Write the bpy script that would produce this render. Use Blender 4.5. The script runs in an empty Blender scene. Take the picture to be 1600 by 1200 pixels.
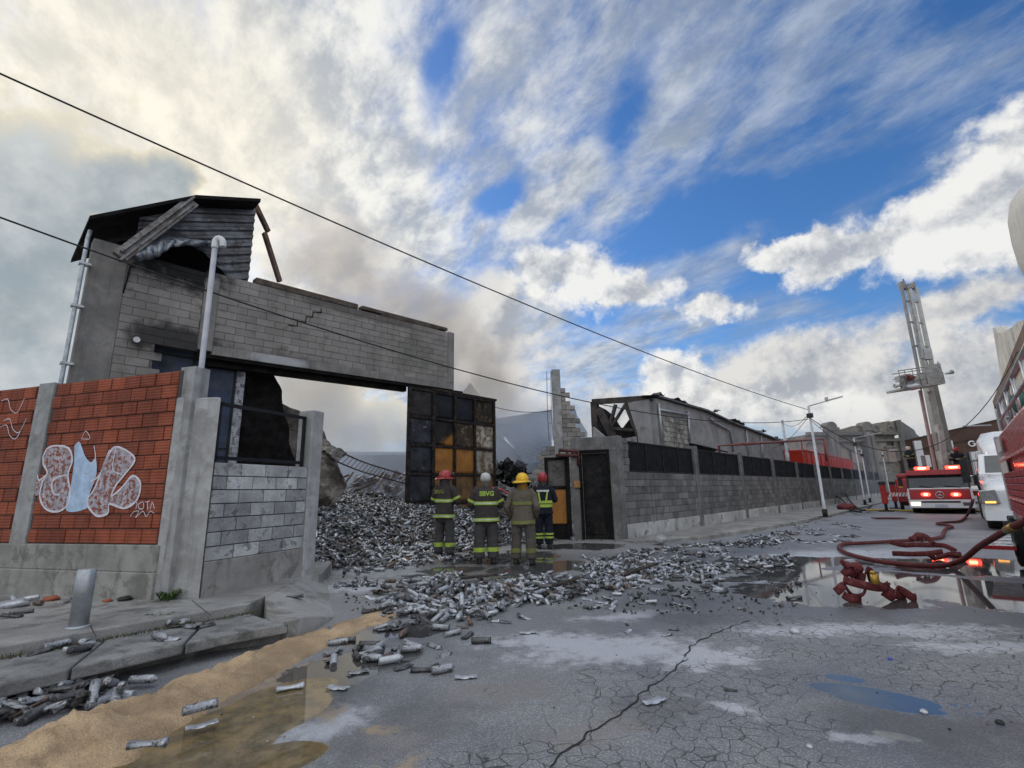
import bpy, bmesh, math, random
import numpy as np
from mathutils import Vector, Matrix, noise

random.seed(7)
SC = bpy.context.scene
COL = SC.collection
R = math.radians

# ------------------------------------------------------------------ camera
F_PX, PITCH, ROLL, CAM_H = 760.0, math.atan(169 / 760.0), R(1.2), 1.45
cR, sR, cP, sP = math.cos(ROLL), math.sin(ROLL), math.cos(PITCH), math.sin(PITCH)
_up, _fw = Vector((0, -sP, cP)), Vector((0, cP, sP))
_cx = Vector((1, 0, 0)) * cR - _up * sR
_cy = Vector((1, 0, 0)) * sR + _up * cR
cam_data = bpy.data.cameras.new('camera')
cam_data.sensor_width = 36.0
cam_data.lens = F_PX / 1600 * 36
cam_data.clip_start = 0.05
cam_data.clip_end = 3000
cam = bpy.data.objects.new('camera', cam_data)
COL.objects.link(cam)
cam.matrix_world = Matrix((( _cx.x, _cy.x, -_fw.x, 0), (_cx.y, _cy.y, -_fw.y, 0), (_cx.z, _cy.z, -_fw.z, CAM_H), (0, 0, 0, 1)))
SC.camera = cam


# survey helpers: turn a photo pixel (1600x1200) into a place in the world
def ray(px, py):
    x, y = px - 800.0, 600.0 - py
    xl, yl = x * cR + y * sR, -x * sR + y * cR
    return Vector((xl / F_PX, cP - sP * yl / F_PX, sP + cP * yl / F_PX))


def gp(px, py, z=0.0):
    d = ray(px, py)
    t = (z - CAM_H) / d.z
    return Vector((d.x * t, d.y * t, z))


def at_y(px, py, Y):
    d = ray(px, py)
    t = Y / d.y
    return Vector((d.x * t, Y, CAM_H + d.z * t))


class Frame:
    """a local frame: origin, X along a yaw in plan, Z up; a wall's seen face looks along -Y"""
    def __init__(self, o, yaw):
        self.o = Vector((o[0], o[1], o[2] if len(o) > 2 else 0.0))
        self.yaw = yaw
        self.x = Vector((math.cos(yaw), math.sin(yaw), 0))
        self.y = Vector((-math.sin(yaw), math.cos(yaw), 0))

    def w(self, x, y, z):
        return self.o + self.x * x + self.y * y + Vector((0, 0, z))

    def loc(self, p):
        d = Vector(p) - self.o
        return Vector((d.dot(self.x), d.dot(self.y), d.z))

    def px(self, px, py, y=0.0):
        """local (x, z) of a pixel on the vertical plane local y = const"""
        d = ray(px, py)
        q = self.w(0, y, 0)
        c = Vector((0, 0, CAM_H))
        t = (q - c).dot(self.y) / d.dot(self.y)
        l = self.loc(c + d * t)
        return l.x, l.z


def frame2(a, b):
    return Frame(a, math.atan2(b[1] - a[1], b[0] - a[0]))


_r = ray(1500, 756)
STREET = math.atan2(_r.y, _r.x)          # yaw of the street direction
UD = Vector((math.cos(STREET), math.sin(STREET), 0))

# ------------------------------------------------------------------ node helper
def nd(nt, typ, ins=None, **props):
    n = nt.nodes.new(typ)
    for k, v in props.items():
        setattr(n, k, v)
    for k, v in (ins or {}).items():
        s = n.inputs[k]
        if isinstance(v, bpy.types.NodeSocket):
            nt.links.new(v, s)
        else:
            s.default_value = v
    return n


def mth(nt, op, a, b=None, c=None, clamp=False):
    ins = {0: a}
    if b is not None:
        ins[1] = b
    if c is not None:
        ins[2] = c
    n = nd(nt, 'ShaderNodeMath', ins, operation=op)
    n.use_clamp = clamp
    return n.outputs[0]


def sstep(nt, v, lo, hi, a=0.0, b=1.0):
    n = nd(nt, 'ShaderNodeMapRange', {0: v, 1: lo, 2: hi, 3: a, 4: b}, interpolation_type='SMOOTHSTEP')
    return n.outputs[0]


def mixc(nt, f, a, b, blend='MIX'):
    n = nd(nt, 'ShaderNodeMix', None, data_type='RGBA', blend_type=blend)
    for i, v in ((0, f), (6, a), (7, b)):
        s = n.inputs[i]
        if isinstance(v, bpy.types.NodeSocket):
            nt.links.new(v, s)
        elif i == 0:
            s.default_value = v
        else:
            s.default_value = (v[0], v[1], v[2], 1) if not isinstance(v, float) else (v, v, v, 1)
    return n.outputs[2]


def nz(nt, vec, scale, detail=5.0, rough=0.55, dist=0.0):
    return nd(nt, 'ShaderNodeTexNoise', {'Vector': vec, 'Scale': scale, 'Detail': detail, 'Roughness': rough, 'Distortion': dist}).outputs[0]


def blob(nt, vec, c, r, ang=0.0):
    """1 - normalised distance from an ellipse centre"""
    m = nd(nt, 'ShaderNodeMapping', {'Vector': vec, 'Location': c, 'Rotation': (0, 0, ang), 'Scale': r}, vector_type='TEXTURE')
    l = nd(nt, 'ShaderNodeVectorMath', {0: m.outputs[0]}, operation='LENGTH')
    return mth(nt, 'SUBTRACT', 1.0, l.outputs['Value'])


# ------------------------------------------------------------------ world: Nishita sky with clouds
SUN_AZ, SUN_EL = R(-42), R(30)           # azimuth from +Y, towards +X
world = bpy.data.worlds.new('World')
SC.world = world
world.use_nodes = True
wt = world.node_tree
wt.nodes.clear()
def azel(px, py):
    d = ray(px, py).normalized()
    return math.atan2(d.x, d.y), math.asin(d.z)


def build_world():
    nt = wt
    sky = nd(nt, 'ShaderNodeTexSky', None, sky_type='NISHITA')
    sky.sun_disc = False
    sky.sun_elevation = SUN_EL
    sky.sun_rotation = SUN_AZ
    sky.air_density = 1.0
    sky.dust_density = 0.4
    sky.ozone_density = 2.5
    tc = nd(nt, 'ShaderNodeTexCoord')
    D = tc.outputs['Generated']
    sx = nd(nt, 'ShaderNodeSeparateXYZ', {0: D})
    X, Y, Z = sx.outputs
    az = mth(nt, 'ARCTAN2', X, Y)
    el = mth(nt, 'ARCSINE', Z)
    Q = nd(nt, 'ShaderNodeCombineXYZ', {0: az, 1: el, 2: 0.0}).outputs[0]
    # high cloud sheet: a flat layer seen in perspective
    zz = mth(nt, 'ADD', mth(nt, 'MAXIMUM', Z, 0.0), 0.16)
    P = nd(nt, 'ShaderNodeCombineXYZ', {0: mth(nt, 'DIVIDE', X, zz), 1: mth(nt, 'DIVIDE', Y, zz), 2: 0.0}).outputs[0]
    # base blue
    hs = nd(nt, 'ShaderNodeHueSaturation', {'Saturation': 1.25, 'Value': SKY_K, 'Color': sky.outputs[0]})
    col = mixc(nt, 1.0, hs.outputs[0], (1.05, 1.12, 1.28), 'MULTIPLY')
    # --- warp for natural edges
    wn = nd(nt, 'ShaderNodeTexNoise', {'Vector': D, 'Scale': 5.0, 'Detail': 6.0, 'Roughness': 0.6})
    wv = nd(nt, 'ShaderNodeVectorMath', {0: wn.outputs[1], 1: (0.5, 0.5, 0.5)}, operation='SUBTRACT')
    ws = nd(nt, 'ShaderNodeVectorMath', {0: wv.outputs[0], 3: 0.16}, operation='SCALE')
    QW = nd(nt, 'ShaderNodeVectorMath', {0: Q, 1: ws.outputs[0]}, operation='ADD').outputs[0]

    def field(items):
        out = None
        for (px, py, rx, ry, ang, w) in items:
            a, e = azel(px, py)
            f = blob(nt, QW, (a, e, 0), (R(rx), R(ry), 1), R(ang))
            f = mth(nt, 'MULTIPLY', mth(nt, 'MAXIMUM', f, -1.0), w) if w != 1 else f
            out = f if out is None else mth(nt, 'MAXIMUM', out, f)
        return out

    # --- cirrus sheet, streaks running lower left to upper right in the picture
    mr = nd(nt, 'ShaderNodeMapping', {'Vector': P, 'Rotation': (0, 0, R(56))})
    mp = nd(nt, 'ShaderNodeMapping', {'Vector': mr.outputs[0], 'Scale': (0.62, 1.5, 1)})
    c1 = nz(nt, mp.outputs[0], 1.5, 9, 0.62, 0.25)
    mp2 = nd(nt, 'ShaderNodeMapping', {'Vector': mr.outputs[0], 'Scale': (1.1, 1.7, 1), 'Location': (3.1, 1.7, 0)})
    c2 = nz(nt, mp2.outputs[0], 3.4, 10, 0.68, 0.25)
    cc = mth(nt, 'ADD', mth(nt, 'MULTIPLY', c1, 0.55), mth(nt, 'MULTIPLY', c2, 0.45))
    # coverage: heavy on the sun's side, thin to the right, open blue band in the middle right
    cov = sstep(nt, az, R(60), R(-24), 0.055, 0.13)
    fb = field([(1120, 345, 24, 4.0, 3, 1), (790, 310, 4.5, 2.6, 25, .7), (1450, 390, 22, 4, 0, 1), (690, 100, 3.6, 6, -30, 0.75), (975, 170, 3.0, 8, -38, 0.6), (930, 450, 7, 7, 0, 0.8)])
    cov = mth(nt, 'SUBTRACT', cov, mth(nt, 'MULTIPLY', sstep(nt, mth(nt, 'ADD', fb, mth(nt, 'MULTIPLY', mth(nt, 'SUBTRACT', c2, 0.5), 1.2)), -0.1, 0.9), 0.21))
    fa = field([(250, 150, 22, 14, 0, 1), (620, 340, 14, 9, -20, 1), (880, 300, 12, 3.5, 35, 1), (1050, 130, 14, 7, 35, 0.7)])
    cov = mth(nt, 'ADD', cov, mth(nt, 'MULTIPLY', sstep(nt, fa, 0.0, 0.8), 0.11))
    ci = sstep(nt, mth(nt, 'ADD', cc, cov), 0.47, 0.70)
    ci = mth(nt, 'MULTIPLY', ci, sstep(nt, el, R(2), R(16), 0.5, 1))
    sunv = nd(nt, 'ShaderNodeVectorMath', {0: D, 1: (math.sin(SUN_AZ) * math.cos(SUN_EL), math.cos(SUN_AZ) * math.cos(SUN_EL), math.sin(SUN_EL))}, operation='DOT_PRODUCT').outputs['Value']
    glow = sstep(nt, sunv, 0.35, 0.99)
    cshade = nz(nt, mp2.outputs[0], 5.0, 9, 0.64, 0.15)
    cic = mixc(nt, glow, (0.40, 0.48, 0.62), (1.0, 0.98, 0.90))
    cic = mixc(nt, sstep(nt, cshade, 0.36, 0.66), mixc(nt, 0.68, cic, (0.20, 0.26, 0.36)), cic)
    col = mixc(nt, mth(nt, 'MULTIPLY', ci, 0.93), col, cic)
    # yellow glow near the sun
    col = mixc(nt, mth(nt, 'MULTIPLY', sstep(nt, sunv, 0.92, 0.998), 0.5), col, (1.05, 0.96, 0.74))

    # --- low cloud deck and cumulus
    d1 = nz(nt, D, 7.0, 9, 0.62)
    Dm = nd(nt, 'ShaderNodeVectorMath', {0: D, 1: (-0.018, 0.0, 0.026)}, operation='ADD').outputs[0]
    d2 = nz(nt, Dm, 7.0, 9, 0.62)
    d3 = nz(nt, D, 2.6, 4, 0.5)
    lit = mth(nt, 'SUBTRACT', d1, d2)
    low = field([(1000, 650, 13, 5.0, 0, 1), (1250, 600, 16, 4.5, 4, 1), (1480, 610, 14, 5.0, 0, 1), (1620, 640, 14, 6, 0, 1),
                 (1480, 500, 9, 1.6, 8, .75), (760, 560, 9, 9, 0, 0.9)])
    cum = field([(905, 430, 7.2, 4.6, -6, 1), (985, 455, 7, 2.6, -10, 1), (1100, 488, 5, 2.0, -5, .9), (1500, 320, 10.5, 4.6, 10, 1), (1590, 300, 7, 6.5, 0, 1), (1350, 385, 9, 2.6, 12, 1), (1230, 395, 5, 1.8, 5, 1), (1040, 585, 5, 3.0, 0, .9), (1270, 640, 6, 2.4, 0, .9), (1130, 650, 5, 2.0, 0, .9)])
    for fld, k, thr, soft, dark, lite, edge in (
            (low, 1.0, 0.10, 0.30, (0.40, 0.43, 0.48), (0.76, 0.75, 0.73), 6.0),
            (cum, 0.95, 0.16, 0.20, (0.44, 0.47, 0.52), (0.92, 0.91, 0.88), 6.0)):
        f = mth(nt, 'ADD', fld, mth(nt, 'MULTIPLY', mth(nt, 'SUBTRACT', d1, 0.5), 2.1))
        al = mth(nt, 'MULTIPLY', sstep(nt, f, thr - soft, thr + soft), k)
        sh = mth(nt, 'ADD', mth(nt, 'MULTIPLY', lit, edge), 0.80)
        sh = mth(nt, 'SUBTRACT', sh, mth(nt, 'MULTIPLY', sstep(nt, f, thr + .1, thr + 1.1), 0.45))
        cc_ = mixc(nt, mth(nt, 'MINIMUM', mth(nt, 'MAXIMUM', sh, 0.0), 1.0), dark, lite)
        col = mixc(nt, al, col, cc_)
    # grey bank at the left, bright rim
    bank = field([(60, 420, 13, 15, 0, 1), (190, 330, 8, 6, 20, 1), (20, 560, 16, 10, 0, 1), (265, 300, 4.2, 4.2, 0, .9), (420, 600, 16, 9, 0, .9)])
    f = mth(nt, 'ADD', bank, mth(nt, 'MULTIPLY', mth(nt, 'SUBTRACT', d1, 0.5), 1.5))
    al = sstep(nt, f, 0.02, 0.24)
    rim = sstep(nt, f, 0.55, 0.05)
    bc = mixc(nt, sstep(nt, mth(nt, 'ADD', mth(nt, 'MULTIPLY', d1, .6), mth(nt, 'MULTIPLY', d3, .4)), .36, .62), (0.30, 0.36, 0.40), (0.62, 0.65, 0.65))
    bc = mixc(nt, mth(nt, 'MULTIPLY', rim, 0.85), bc, (0.90, 0.80, 0.60))
    col = mixc(nt, mth(nt, 'MULTIPLY', al, 0.95), col, bc)
    # horizon band of pale cloud
    hz = sstep(nt, el, R(11), R(0))
    col = mixc(nt, mth(nt, 'MULTIPLY', hz, 0.75), col, (0.50, 0.52, 0.55))
    # unseen bright overcast added behind the camera to light the fronts
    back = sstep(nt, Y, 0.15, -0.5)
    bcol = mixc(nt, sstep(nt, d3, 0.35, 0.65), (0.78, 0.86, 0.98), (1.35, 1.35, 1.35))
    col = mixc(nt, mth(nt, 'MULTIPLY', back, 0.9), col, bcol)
    # bright cloud added overhead, out of view, to light the ground
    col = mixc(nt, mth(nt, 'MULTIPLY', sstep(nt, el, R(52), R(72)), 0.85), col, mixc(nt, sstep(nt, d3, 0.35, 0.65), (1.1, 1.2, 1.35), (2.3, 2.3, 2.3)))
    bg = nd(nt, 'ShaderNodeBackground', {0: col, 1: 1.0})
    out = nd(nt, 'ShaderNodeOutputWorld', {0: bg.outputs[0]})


SKY_K = 0.112                              # strength of the Nishita sky
build_world()

sun_data = bpy.data.lights.new('sun', 'SUN')
sun_data.energy = 0.9
sun_data.angle = R(14)
sun_data.color = (1.0, 0.90, 0.74)
sun = bpy.data.objects.new('sun', sun_data)
COL.objects.link(sun)
_sd = Vector((math.sin(SUN_AZ) * math.cos(SUN_EL), math.cos(SUN_AZ) * math.cos(SUN_EL), math.sin(SUN_EL)))
sun.rotation_euler = _sd.to_track_quat('Z', 'Y').to_euler()
SC.view_settings.view_transform = 'Standard'
SC.view_settings.look = 'None'
SC.view_settings.exposure = 0.0
SC.view_settings.gamma = 1.0
SC.cycles.max_bounces = 6
SC.cycles.volume_bounces = 1
SC.cycles.use_denoising = True
SC.cycles.transparent_max_bounces = 12
# ------------------------------------------------------------------ mesh builder
class MB:
    def __init__(self):
        self.v, self.f, self.val, self.sm = [], [], [], []
        self.M = None

    def pt(self, p):
        p = Vector(p)
        if self.M is not None:
            p = self.M @ p
        self.v.append((p.x, p.y, p.z))
        return len(self.v) - 1

    def face(self, idx, val=0.5, smooth=False):
        self.f.append(tuple(idx))
        self.val.append(val)
        self.sm.append(smooth)

    def poly(self, pts, val=0.5):
        self.face([self.pt(p) for p in pts], val)

    def box(self, x0, x1, y0, y1, z0, z1, val=0.5):
        i = [self.pt(p) for p in ((x0, y0, z0), (x1, y0, z0), (x1, y1, z0), (x0, y1, z0), (x0, y0, z1), (x1, y0, z1), (x1, y1, z1), (x0, y1, z1))]
        for q in ((0, 3, 2, 1), (4, 5, 6, 7), (0, 1, 5, 4), (1, 2, 6, 5), (2, 3, 7, 6), (3, 0, 4, 7)):
            self.face([i[k] for k in q], val)

    def hexa(self, p8, val=0.5):
        i = [self.pt(p) for p in p8]
        for q in ((0, 3, 2, 1), (4, 5, 6, 7), (0, 1, 5, 4), (1, 2, 6, 5), (2, 3, 7, 6), (3, 0, 4, 7)):
            self.face([i[k] for k in q], val)

    def brick(self, x0, x1, z0, z1, yb, yf, b=0.005, val=0.5):
        """block seen from -Y with chamfered front"""
        o = [self.pt(p) for p in ((x0, yb, z0), (x1, yb, z0), (x1, yb, z1), (x0, yb, z1))]
        m = [self.pt(p) for p in ((x0, yf + b, z0), (x1, yf + b, z0), (x1, yf + b, z1), (x0, yf + b, z1))]
        n = [self.pt(p) for p in ((x0 + b, yf, z0 + b), (x1 - b, yf, z0 + b), (x1 - b, yf, z1 - b), (x0 + b, yf, z1 - b))]
        for a, c in ((o, m), (m, n)):
            for k in range(4):
                self.face((a[k], a[(k + 1) % 4], c[(k + 1) % 4], c[k]), val)
        self.face(n, val)

    def prism(self, pts, y0, y1, val=0.5):
        """polygon of (x, z) extruded along y"""
        a = [self.pt((x, y0, z)) for x, z in pts]
        b = [self.pt((x, y1, z)) for x, z in pts]
        n = len(pts)
        self.face(a, val)
        self.face(b[::-1], val)
        for k in range(n):
            self.face((a[k], b[k], b[(k + 1) % n], a[(k + 1) % n]), val)

    def slab(self, pts, z0, z1, val=0.5):
        """polygon of (x, y) extruded along z"""
        a = [self.pt((p[0], p[1], z0)) for p in pts]
        b = [self.pt((p[0], p[1], z1)) for p in pts]
        n = len(pts)
        self.face(a[::-1], val)
        self.face(b, val)
        for k in range(n):
            self.face((a[k], a[(k + 1) % n], b[(k + 1) % n], b[k]), val)

    def loft(self, rings, val=0.5, cap0=True, cap1=True, smooth=True):
        ids = [[self.pt(p) for p in r] for r in rings]
        n = len(ids[0])
        for a, b in zip(ids, ids[1:]):
            for k in range(n):
                self.face((a[k], a[(k + 1) % n], b[(k + 1) % n], b[k]), val, smooth)
        if cap0:
            self.face(ids[0][::-1], val)
        if cap1:
            self.face(ids[-1], val)

    def tube(self, pts, r, n=8, val=0.5, cap=True, flat=1.0):
        pts = [Vector(p) for p in pts]
        rs = r if isinstance(r, (list, tuple)) else [r] * len(pts)
        rings, prev = [], None
        for i, p in enumerate(pts):
            a, b = pts[max(i - 1, 0)], pts[min(i + 1, len(pts) - 1)]
            d = (b - a).normalized() if (b - a).length > 1e-9 else Vector((0, 0, 1))
            if prev is None:
                ref = Vector((0, 0, 1)) if abs(d.z) < 0.9 else Vector((1, 0, 0))
                s = d.cross(ref).normalized()
            else:
                s = (prev - d * prev.dot(d)).normalized()
            prev = s
            t = s.cross(d).normalized()
            rings.append([p + (s * math.cos(6.28319 * k / n) + t * math.sin(6.28319 * k / n) * flat) * rs[i] for k in range(n)])
        self.loft(rings, val, cap, cap)

    def bar(self, a, b, w, h, val=0.5, up=(0, 0, 1)):
        """square bar from a to b, width w across, height h along up"""
        a, b, up = Vector(a), Vector(b), Vector(up)
        d = (b - a).normalized()
        s = d.cross(up)
        s = s.normalized() if s.length > 1e-6 else Vector((1, 0, 0))
        u = s.cross(d).normalized()
        q = []
        for p in (a, b):
            q += [p - s * w / 2 - u * h / 2, p + s * w / 2 - u * h / 2, p + s * w / 2 + u * h / 2, p - s * w / 2 + u * h / 2]
        self.hexa([q[0], q[1], q[5], q[4], q[3], q[2], q[6], q[7]], val)

    def lathe(self, prof, n=16, val=0.5, c=(0, 0, 0)):
        """profile of (r, z) turned round Z at c"""
        rings = [[(c[0] + r * math.cos(6.28319 * k / n), c[1] + r * math.sin(6.28319 * k / n), c[2] + z) for k in range(n)] for r, z in prof]
        self.loft(rings, val, prof[0][0] > 1e-4, prof[-1][0] > 1e-4)

    def ball(self, c, r, n=12, m=8, val=0.5):
        r = r if isinstance(r, (list, tuple)) else (r, r, r)
        rings = []
        for j in range(m + 1):
            t = -math.pi / 2 + math.pi * j / m
            k_ = max(math.cos(t), 0.02)
            rings.append([(c[0] + r[0] * k_ * math.cos(6.28319 * k / n), c[1] + r[1] * k_ * math.sin(6.28319 * k / n), c[2] + r[2] * math.sin(t)) for k in range(n)])
        self.loft(rings, val)

    def sheet(self, grid, val=0.5, smooth=True, thick=0.0):
        """grid[i][j] of points -> surface, given thickness downwards along its own normal when thick > 0"""
        def lay(g, flip):
            ids = [[self.pt(p) for p in row] for row in g]
            for i in range(len(g) - 1):
                for j in range(len(g[0]) - 1):
                    q = (ids[i][j], ids[i + 1][j], ids[i + 1][j + 1], ids[i][j + 1])
                    self.face(q[::-1] if flip else q, val(i, j) if callable(val) else val, smooth)
            return ids
        a = lay(grid, False)
        if thick:
            g = [[Vector(p) for p in row] for row in grid]
            I, J = len(g), len(g[0])
            g2 = []
            for i in range(I):
                row = []
                for j in range(J):
                    du = g[min(i + 1, I - 1)][j] - g[max(i - 1, 0)][j]
                    dv = g[i][min(j + 1, J - 1)] - g[i][max(j - 1, 0)]
                    nrm = du.cross(dv)
                    nrm = nrm.normalized() if nrm.length > 1e-9 else Vector((0, 0, 1))
                    row.append(g[i][j] - nrm * thick)
                g2.append(row)
            b = lay(g2, True)
            edge = [(i, 0) for i in range(I)] + [(I - 1, j) for j in range(1, J)] + [(i, J - 1) for i in range(I - 2, -1, -1)] + [(0, j) for j in range(J - 2, 0, -1)]
            for k in range(len(edge)):
                p, q = edge[k], edge[(k + 1) % len(edge)]
                self.face((a[p[0]][p[1]], b[p[0]][p[1]], b[q[0]][q[1]], a[q[0]][q[1]]), 0.5)

    def bump(self, amp, scale, seed=0.0, i0=0):
        for i in range(i0, len(self.v)):
            p = Vector(self.v[i])
            n_ = noise.noise_vector(p * scale + Vector((seed, seed * 1.7, seed * .3)))
            self.v[i] = tuple(p + n_ * amp)

    def mesh(self, name, mat):
        me = bpy.data.meshes.new(name)
        me.from_pydata(self.v, [], self.f)
        at = me.attributes.new('bv', 'FLOAT', 'FACE')
        at.data.foreach_set('value', self.val)
        me.polygons.foreach_set('use_smooth', self.sm)
        if mat is not None:
            me.materials.append(mat)
        me.validate()
        me.update()
        return me

    def build(self, name, mat, parent=None, bevel=0.0, fix=False):
        me = self.mesh(name, mat)
        if fix:
            bm = bmesh.new()
            bm.from_mesh(me)
            bmesh.ops.recalc_face_normals(bm, faces=bm.faces)
            bm.to_mesh(me)
            bm.free()
        o = bpy.data.objects.new(name, me)
        COL.objects.link(o)
        if parent is not None:
            o.parent = parent
        if bevel:
            b = o.modifiers.new('bevel', 'BEVEL')
            b.width = bevel
            b.segments = 2
            b.limit_method = 'ANGLE'
            b.angle_limit = R(50)
        return o


def tag(o, label=None, cat=None, group=None, kind=None):
    if label:
        o['label'] = label
    if cat:
        o['category'] = cat
    if group:
        o['group'] = group
    if kind:
        o['kind'] = kind
    return o


def place(o, fr):
    o.location = fr.o
    o.rotation_euler = (0, 0, fr.yaw)
    return o


def thing(name, label, cat, fr, group=None, kind=None):
    o = bpy.data.objects.new(name, None)
    o.empty_display_size = 0.2
    COL.objects.link(o)
    place(o, fr)
    return tag(o, label, cat, group, kind)


def solo(mb, name, mat, label, cat, fr=None, group=None, kind=None, bevel=0.0, fix=False):
    o = mb.build(name, mat, None, bevel, fix)
    if fr is not None:
        place(o, fr)
    return tag(o, label, cat, group, kind)


def copy_tree(o, parent=None):
    c = o.copy()
    COL.objects.link(c)
    if parent is not None:
        c.parent = parent
    for ch in list(o.children):
        copy_tree(ch, c)
    return c


# ------------------------------------------------------------------ materials
def M(name, col, rough=0.8, metal=0.0, var=0.25, scale=2.5, bump=0.25, bscale=45.0, attr=0.0, streak=0.0, spec=0.4,
      spots=(), col2=None, c2=(0.45, 0.65), emit=None, estr=0.0, rvar=0.15, coat=0.0, grain=0.0, ribs=0.0):
    """aged surface: base colour with cloudy variation, optional second colour patches, per-face tone, vertical streaks,
    soft-edged stains (centre, radii, colour, strength) in the object's own coordinates"""
    m = bpy.data.materials.new(name)
    m.use_nodes = True
    nt = m.node_tree
    nt.nodes.clear()
    tc = nd(nt, 'ShaderNodeTexCoord').outputs['Object']
    n1 = nz(nt, tc, scale, 7, 0.62)
    c = mixc(nt, sstep(nt, n1, 0.30, 0.70), [x * (1 - var) for x in col], [min(1, x * (1 + var)) for x in col])
    if col2 is not None:
        n2 = nz(nt, tc, scale * 1.9 + 0.37, 8, 0.68, 0.4)
        c = mixc(nt, sstep(nt, n2, c2[0], c2[1]), c, col2)
    if attr:
        a = nd(nt, 'ShaderNodeAttribute', None, attribute_name='bv').outputs['Fac']
        g = sstep(nt, a, 0.0, 1.0, 1 - attr, 1 + attr)
        gc = nd(nt, 'ShaderNodeCombineColor', {0: g, 1: g, 2: g}).outputs[0]
        c = mixc(nt, 1.0, c, gc, 'MULTIPLY')
    if grain:
        n4 = nz(nt, tc, bscale * 2.2, 3, 0.7)
        g = sstep(nt, n4, 0.3, 0.7, 1 - grain, 1 + grain)
        gc = nd(nt, 'ShaderNodeCombineColor', {0: g, 1: g, 2: g}).outputs[0]
        c = mixc(nt, 1.0, c, gc, 'MULTIPLY')
    if streak:
        mp = nd(nt, 'ShaderNodeMapping', {'Vector': tc, 'Scale': (5.5, 5.5, 0.45)})
        n3 = nz(nt, mp.outputs[0], 1.6, 6, 0.6)
        c = mixc(nt, mth(nt, 'MULTIPLY', sstep(nt, n3, 0.50, 0.72), streak), c, [x * 0.30 for x in col])
    for (ctr, rad, sc, st) in spots:
        wn = nd(nt, 'ShaderNodeTexNoise', {'Vector': tc, 'Scale': 2.2, 'Detail': 6.0, 'Roughness': 0.62})
        b = blob(nt, tc, ctr, rad)
        b = mth(nt, 'ADD', b, mth(nt, 'MULTIPLY', mth(nt, 'SUBTRACT', wn.outputs[0], 0.5), 1.3))
        c = mixc(nt, mth(nt, 'MULTIPLY', sstep(nt, b, 0.0, 0.55), st), c, sc)
    nb = nz(nt, tc, bscale, 4, 0.65)
    rr = sstep(nt, nz(nt, tc, scale * 3.1, 5, 0.6), 0.3, 0.7, max(0.02, rough - rvar), min(1, rough + rvar))
    p = nd(nt, 'ShaderNodeBsdfPrincipled', {'Base Color': c, 'Roughness': rr, 'Metallic': metal, 'Specular IOR Level': spec})
    if coat:
        p.inputs['Coat Weight'].default_value = coat
        p.inputs['Coat Roughness'].default_value = 0.08
    if ribs:
        zc = nd(nt, 'ShaderNodeSeparateXYZ', {0: tc}).outputs[2]
        rb_ = mth(nt, 'SINE', mth(nt, 'MULTIPLY', zc, 6.28319 / ribs))
        nb = mth(nt, 'ADD', nb, mth(nt, 'MULTIPLY', rb_, 0.28))
    if bump:
        bn = nd(nt, 'ShaderNodeBump', {'Strength': bump, 'Distance': 0.02, 'Height': mth(nt, 'ADD', nb, mth(nt, 'MULTIPLY', n1, 0.7))})
        nt.links.new(bn.outputs[0], p.inputs['Normal'])
    if emit is not None:
        p.inputs['Emission Color'].default_value = (*emit, 1)
        p.inputs['Emission Strength'].default_value = estr
    nd(nt, 'ShaderNodeOutputMaterial', {0: p.outputs[0]})
    return m


def bez(pts, n=8):
    """Catmull-Rom through the points"""
    P = [Vector(p) for p in pts]
    P = [P[0] * 2 - P[1]] + P + [P[-1] * 2 - P[-2]]
    out = []
    for i in range(1, len(P) - 2):
        a, b, c, d = P[i - 1:i + 3]
        for k in range(n):
            t = k / n
            out.append(0.5 * ((2 * b) + (c - a) * t + (2 * a - 5 * b + 4 * c - d) * t * t + (3 * b - a - 3 * c + d) * t ** 3))
    out.append(P[-2])
    return out


def wall_bricks(mb, x0, x1, z0, z1, L, Hh, joint, yb, yf, skip=None, b=0.005, jit=0.004, top=None, start=0.0):
    """running-bond blocks filling x0..x1, z0..z1"""
    row, z = 0, z0
    while z < z1 - 0.03:
        zt = min(z + Hh, z1)
        x = x0 - (L * 0.5 if row % 2 else 0.0) - start
        while x < x1:
            a, c = max(x, x0), min(x + L, x1)
            x += L
            if c - a < 0.05:
                continue
            xc, zc = (a + c) / 2, (z + zt) / 2
            if skip and skip(xc, zc):
                continue
            mb.brick(a + joint / 2, c - joint / 2, z + joint / 2, zt - joint / 2, yb, yf + random.uniform(-jit, jit), b, random.random())
        z += Hh
        row += 1


def text_mesh(body, size, name, mat, parent, loc, rot, extrude=0.002, bold=0.0, sx=1.0):
    cu = bpy.data.curves.new(name, 'FONT')
    cu.body = body
    cu.size = size
    cu.extrude = extrude
    cu.offset = bold
    cu.align_x, cu.align_y = 'CENTER', 'CENTER'
    tmp = bpy.data.objects.new(name, cu)
    COL.objects.link(tmp)
    me = bpy.data.meshes.new_from_object(tmp.evaluated_get(bpy.context.evaluated_depsgraph_get()))
    bpy.data.objects.remove(tmp)
    bpy.data.curves.remove(cu)
    me.materials.clear()
    me.materials.append(mat)
    o = bpy.data.objects.new(name, me)
    COL.objects.link(o)
    o.parent = parent
    o.location = loc
    o.rotation_euler = rot
    o.scale = (sx, 1, 1)
    return o
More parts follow.
